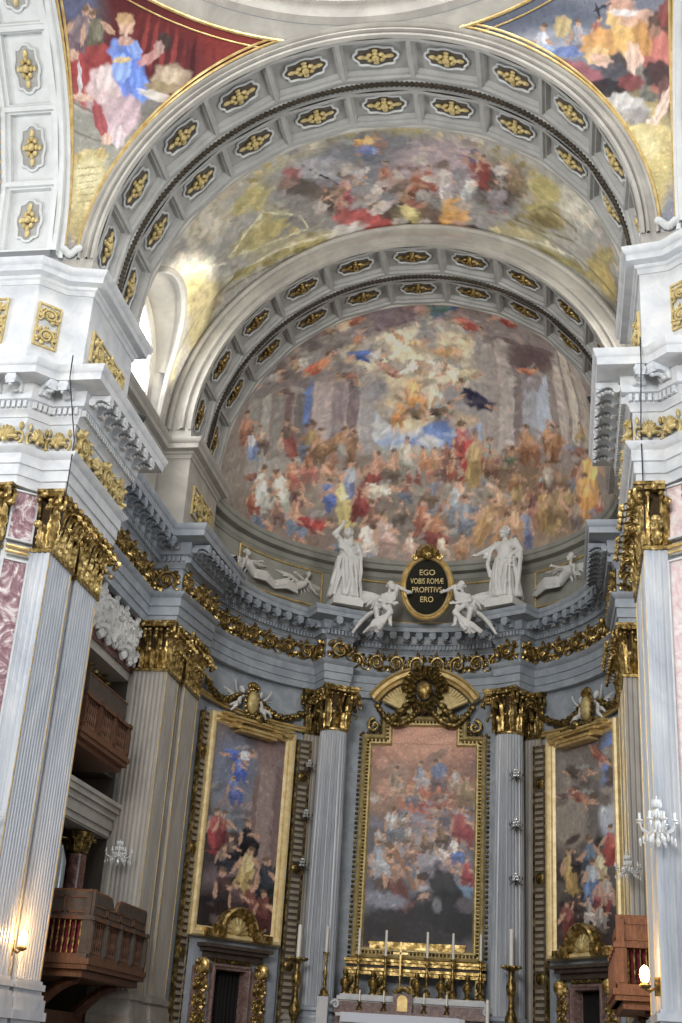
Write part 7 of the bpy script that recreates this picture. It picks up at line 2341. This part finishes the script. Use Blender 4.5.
def wing(mb, root, tip, up, n=9, w=.3):
    """feathered wing fanned from the root bone"""
    root = Vector(root); tip = Vector(tip); up = Vector(up)
    chain(mb, [root, root.lerp(tip, .5)+up*.12, tip], [.06, .05, .03], 8)
    for row, (l0, r_) in enumerate(((.95, .042), (.6, .046), (.32, .05))):
        for k in range(n):
            u = k/(n-1); p = root.lerp(tip, u*.95)+up*(.12*math.sin(PI*u)); d = (-up*(1-.55*u)+(tip-root).normalized()*(.15+.9*u)).normalized()
            chain(mb, [p, p+d*w*l0*.6, p+d*w*l0*(1.0+.3*u)], [r_, r_*1.15, r_*.5], 6)
def seated_angel(flip, seed):
    """winged figure sitting on a ledge at z = 0, legs hanging over its front; flip +1 looks to the viewer's right"""
    b = MB(); f = flip; hip = Vector((0, .05, .12)); chest = Vector((f*.05, .0, .48)); neck = Vector((f*.12, .03, .68))
    cap(b, hip, chest, .15, .15, 16); cap(b, chest+Vector((-.1, .02, .04)), chest+Vector((.1, .02, .04)), .095, .095, 12); cap(b, neck+Vector((-.12, 0, -.05)), neck+Vector((.12, 0, -.05)), .06, .06, 12)
    cap(b, neck, neck+Vector((f*.02, .02, .1)), .05, .045, 10); head(b, neck+Vector((f*.05, .05, .19)), (f*.9, .5, .1), hair='bun')
    chain(b, [hip+Vector((f*.06, .05, 0)), hip+Vector((f*.2, .42, .06)), hip+Vector((f*.26, .46, -.42))], [.1, .075, .048], 12); chain(b, [hip+Vector((f*.26, .46, -.42)), hip+Vector((f*.3, .6, -.48))], [.045, .03], 8)
    chain(b, [hip+Vector((-f*.08, .05, 0)), hip+Vector((-f*.12, .44, .0)), hip+Vector((-f*.02, .44, -.5))], [.1, .075, .048], 12); chain(b, [hip+Vector((-f*.02, .44, -.5)), hip+Vector((0, .58, -.57))], [.045, .03], 8)
    e, w_ = neck+Vector((f*.2, .02, .2)), neck+Vector((f*.42, -.04, .1)); chain(b, [neck+Vector((f*.15, 0, -.05)), e, w_], [.068, .056, .04], 10); hand(b, w_, (f, -.1, -.2), (0, 1, 0))
    e, w_ = neck+Vector((-f*.2, .2, -.24)), neck+Vector((f*.14, .34, -.36)); chain(b, [neck+Vector((-f*.15, 0, -.05)), e, w_], [.068, .056, .04], 10); hand(b, w_, (f, .3, 0), (0, 1, .3))
    g = random.Random(seed)
    for k in range(11):                                     # cloth thrown across the lap, swinging over one knee in long curves
        u = k/10; s0 = hip+Vector((-f*.2, .02+.1*u, .2-.12*u)); s1 = hip+Vector((f*.05, .3+.1*u, .16-.05*u)); s2 = hip+Vector((f*(.22+.06*g.random()), .5, -.05-.08*u)); s3 = hip+Vector((f*(.1-.3*u), .5+.05*g.random(), -.3-.2*g.random())); s4 = hip+Vector((f*(.02-.42*u), .44, -.5-.12*g.random()))
        chain(b, [s0, s1, s2, s3, s4], [.05, .06, .05, .045, .03], 7)
    for k in range(8): chain(b, [hip+Vector((-f*.18, .1, .05*k-.05)), chest+Vector((0, .16, -.16+.045*k)), neck+Vector((f*.16, .06, -.16+.025*k))], [.035, .04, .035], 7)
    for k in range(5): chain(b, [hip+Vector((-f*.2, 0, .1)), hip+Vector((-f*(.34+.05*k), .1, -.02-.05*k)), hip+Vector((-f*(.44+.07*k), .14, -.12-.1*k))], [.05, .06, .035], 7)
    return b
for f, x, lb in ((1, -1.72, 'white stone angel seated left of the oval plaque, wing spread behind'), (-1, 1.94, 'white stone angel seated right of the oval plaque, wing spread behind')):
    y = 51.35; z = ZC+DZ(51.7)-.38
    t = thing('seated_angel', (x, y, z), lb, 'angel')
    G = Matrix(((1, 0, 0, x), (0, -1, 0, y), (0, 0, 1, z), (0, 0, 0, 1))) @ Matrix.Scale(1.75, 4)
    b = seated_angel(f, 5+f); b.v = [(p[0], p[1], p[2]) for p in b.v]; b.f = [tuple(reversed(q)) for q in b.f]
    grow('figure', b, M['statue'], G, .013, t, 3)
    w = MB(); wing(w, (-f*.06, -.05, .56), (-f*.95, .0, .66), (0, .05, .34), 12, .34); wing(w, (-f*.02, -.1, .6), (-f*.75, -.12, .8), (0, 0, .34), 10, .32); w.f = [tuple(reversed(q)) for q in w.f]
    grow('wing', w, M['statue'], G, .014, t, 2)

# carved reliefs on the attic: a reclining winged figure each side, half sunk in the wall
def reclining(f, seed):
    b = MB(); hip = Vector((0, 0, .25)); chest = Vector((f*.36, .02, .5)); neck = Vector((f*.48, .04, .68))
    cap(b, hip, chest, .14, .15, 14); cap(b, neck+Vector((-.1, .0, -.08)), neck+Vector((.1, .02, -.08)), .065, .06, 12); cap(b, neck, neck+Vector((f*.03, .02, .09)), .05, .045); head(b, neck+Vector((f*.05, .04, .18)), (-f*.5, .8, .1), hair='bun')
    chain(b, [hip, hip+Vector((-f*.4, .12, .12)), hip+Vector((-f*.8, .08, -.12))], [.12, .08, .05], 12); chain(b, [hip+Vector((-f*.8, .08, -.12)), hip+Vector((-f*.94, .12, -.1))], [.045, .03])
    chain(b, [hip+Vector((0, .08, -.06)), hip+Vector((-f*.46, .18, -.02)), hip+Vector((-f*.92, .14, -.2))], [.12, .08, .05], 12)
    e, w_ = neck+Vector((f*.2, .08, -.3)), neck+Vector((f*.36, .14, -.48)); chain(b, [neck+Vector((f*.14, 0, -.08)), e, w_], [.055, .046, .034]); hand(b, w_, (f, .2, -.2), (0, .3, 1))
    e, w_ = neck+Vector((-f*.26, .18, -.1)), neck+Vector((-f*.52, .2, .02)); chain(b, [neck+Vector((-f*.13, 0, -.06)), e, w_], [.055, .046, .034]); hand(b, w_, (-f, .1, .2), (0, 1, 0))
    g = random.Random(seed)
    for k in range(14): u = k/13; chain(b, [hip+Vector((f*.1*u, .12, .12-.3*u)), hip+Vector((-f*.4, .2, .16-.3*u)), hip+Vector((-f*(.75+.2*g.random()), .14, .02-.28*u))], [.035, .045, .025], 7)
    wing(b, (f*.3, -.1, .55), (f*.95, -.1, .6), (0, 0, .5), 9, .4); wing(b, (f*.2, -.12, .6), (-f*.36, -.12, .75), (0, 0, .45), 7, .32)
    return b
for ang, f, sc_, lb in ((-60, -1, 1.25, 'carved reclining winged figure on the left attic, nearer the nave'), (-44.5, 1, 1.3, 'carved reclining winged figure on the left attic, nearer the plaque'), (44.5, 1, 1.5, 'white carved reclining figure on the right attic wall')):
    a = math.radians(ang); x, y = arcpt(a, 8.42); n = Vector((-math.sin(a), -math.cos(a), 0)); tx = Vector((-n.y, n.x, 0))
    G = Matrix(((tx.x*sc_, n.x*sc_*1.0, 0, x), (tx.y*sc_, n.y*sc_*1.0, 0, y), (0, 0, sc_, 20.72 if ang < 0 else 20.95), (0, 0, 0, 1)))
    b = reclining(f, int(ang)); b.f = [tuple(reversed(q)) for q in b.f]
    tag(grow('carved_figure', b, M['statue'] if ang > 0 else M['relief_light'], G, .016, None, 2), lb, 'relief')
# putti beside the shields
def putto(f):
    b = MB(); hip = Vector((0, 0, .2)); chest = Vector((-f*.06, .02, .42)); neck = Vector((-f*.08, .03, .55))
    cap(b, hip, chest, .13, .12, 12); cap(b, neck+Vector((-.09, 0, -.05)), neck+Vector((.09, 0, -.05)), .055, .055); head(b, neck+Vector((-f*.02, .05, .15)), (-f*.5, .8, 0), s=1.05, hair='')
    chain(b, [hip+Vector((-.06, .04, 0)), hip+Vector((f*.14-.06, .16, -.16)), hip+Vector((f*.3-.06, .08, -.36))], [.085, .065, .045]); chain(b, [hip+Vector((.06, .04, 0)), hip+Vector((f*.26+.06, .14, -.06)), hip+Vector((f*.46, .1, -.2))], [.085, .065, .045])
    e, w_ = neck+Vector((-f*.26, .1, -.04)), neck+Vector((-f*.4, .14, .04)); chain(b, [neck+Vector((-f*.1, 0, -.05)), e, w_], [.05, .042, .032]); hand(b, w_, (-f, .1, .3), (0, 1, 0), .9)
    e, w_ = neck+Vector((f*.28, .06, .1)), neck+Vector((f*.4, .1, .3)); chain(b, [neck+Vector((f*.1, 0, -.05)), e, w_], [.05, .042, .032]); hand(b, w_, (f*.3, .1, 1), (0, 1, 0), .9)
    wing(b, (f*.04, -.1, .45), (f*.42, -.14, .6), (0, 0, .3), 6, .24)
    return b
PUT = {}
for sx, s in ((-1, 'left'), (1, 'right')):
    a0 = sx*math.radians(57.2)
    for d in (-1, 1):
        a = a0 + d*math.radians(4.6); x, y = arcpt(a, 8.45); n = Vector((-math.sin(a), -math.cos(a), 0)); tx = Vector((-n.y, n.x, 0)); k = 1.15
        G = Matrix(((tx.x*k, n.x*k, 0, x), (tx.y*k, n.y*k, 0, y), (0, 0, k, 14.95), (0, 0, 0, 1)))
        b = putto(d); b.f = [tuple(reversed(q)) for q in b.f]
        near = 'altar' if d*sx < 0 else 'nave'
        tag(grow('putto', b, M['statue'], G, .018, None, 2), 'small white winged child on the %s side of the %s gilt shield' % (near, s), 'cherub')
# ------------------------------------------------------------------ camera
cam = bpy.data.cameras.new('camera'); co = bpy.data.objects.new('camera', cam); col.objects.link(co)
pitch, yaw, roll = .415, .1876, .0668
fw = Vector((-math.sin(yaw)*math.cos(pitch), math.cos(yaw)*math.cos(pitch), math.sin(pitch)))
rt = Vector((math.cos(yaw), math.sin(yaw), 0)); up = rt.cross(fw)
r2 = rt*math.cos(roll) + up*math.sin(roll); u2 = -rt*math.sin(roll) + up*math.cos(roll)
co.matrix_world = Matrix(((r2.x, u2.x, -fw.x, 5.835), (r2.y, u2.y, -fw.y, 0), (r2.z, u2.z, -fw.z, 1.65), (0, 0, 0, 1)))
cam.sensor_fit = 'VERTICAL'; cam.sensor_height = 36; cam.lens = 1250/1023*36; cam.clip_end = 300
sc.camera = co
# ------------------------------------------------------------------ light: daylight from the nave, the transepts, the dome and the lunettes
w = bpy.data.worlds.new('daylight'); sc.world = w; w.use_nodes = True
bg = w.node_tree.nodes['Background']; bg.inputs[0].default_value = (.93, .96, 1, 1); bg.inputs[1].default_value = .32
def area(name, loc, target, size, power, color=(1, 1, 1), sy=None):
    l = bpy.data.lights.new(name, 'AREA'); l.energy = power; l.color = color; l.shape = 'RECTANGLE'; l.size = size; l.size_y = sy or size
    o = bpy.data.objects.new(name, l); col.objects.link(o); o.location = loc
    o.rotation_euler = (Vector(target)-Vector(loc)).to_track_quat('-Z', 'Y').to_euler(); return o
area('nave_window_light', (-2, -5, 20), (0, 36, 17), 10, 10400, (1, .98, .95))
area('transept_light_left', (-22, 20, 16), (6, 33, 16), 7, 2600, (.93, .96, 1))
area('transept_light_right', (22, 22, 12), (-8, 33, 10), 7, 2600, (.85, .92, 1))
area('dome_light', (0, 20, 44), (0, 26, 20), 10, 5000, (.95, .97, 1))
area('lunette_light_left', (-9.5, LY, 26), (0, LY, 22), 3, 500, (.95, .98, 1))
area('lunette_light_right', (9.5, LY, 26), (0, LY, 22), 3, 900, (1, .98, .94))
sp = bpy.data.lights.new('sun_shaft', 'SPOT'); sp.energy = 17000; sp.spot_size = math.radians(17); sp.spot_blend = .25; sp.shadow_soft_size = .3; sp.color = (1, .93, .8)
so = bpy.data.objects.new('sun_shaft', sp); col.objects.link(so); so.location = (9.0, 37.3, 26.2)
so.rotation_euler = (Vector((-8.3, 39.2, 27.5))-so.location).to_track_quat('-Z', 'Y').to_euler()
sc.view_settings.view_transform = 'Standard'; sc.view_settings.look = 'None'; sc.view_settings.gamma = 1; sc.view_settings.use_curve_mapping = False
sc.view_settings.exposure = 0
sc.cycles.max_bounces = 6; sc.cycles.diffuse_bounces = 4; sc.cycles.glossy_bounces = 3
sc.cycles.use_denoising = True
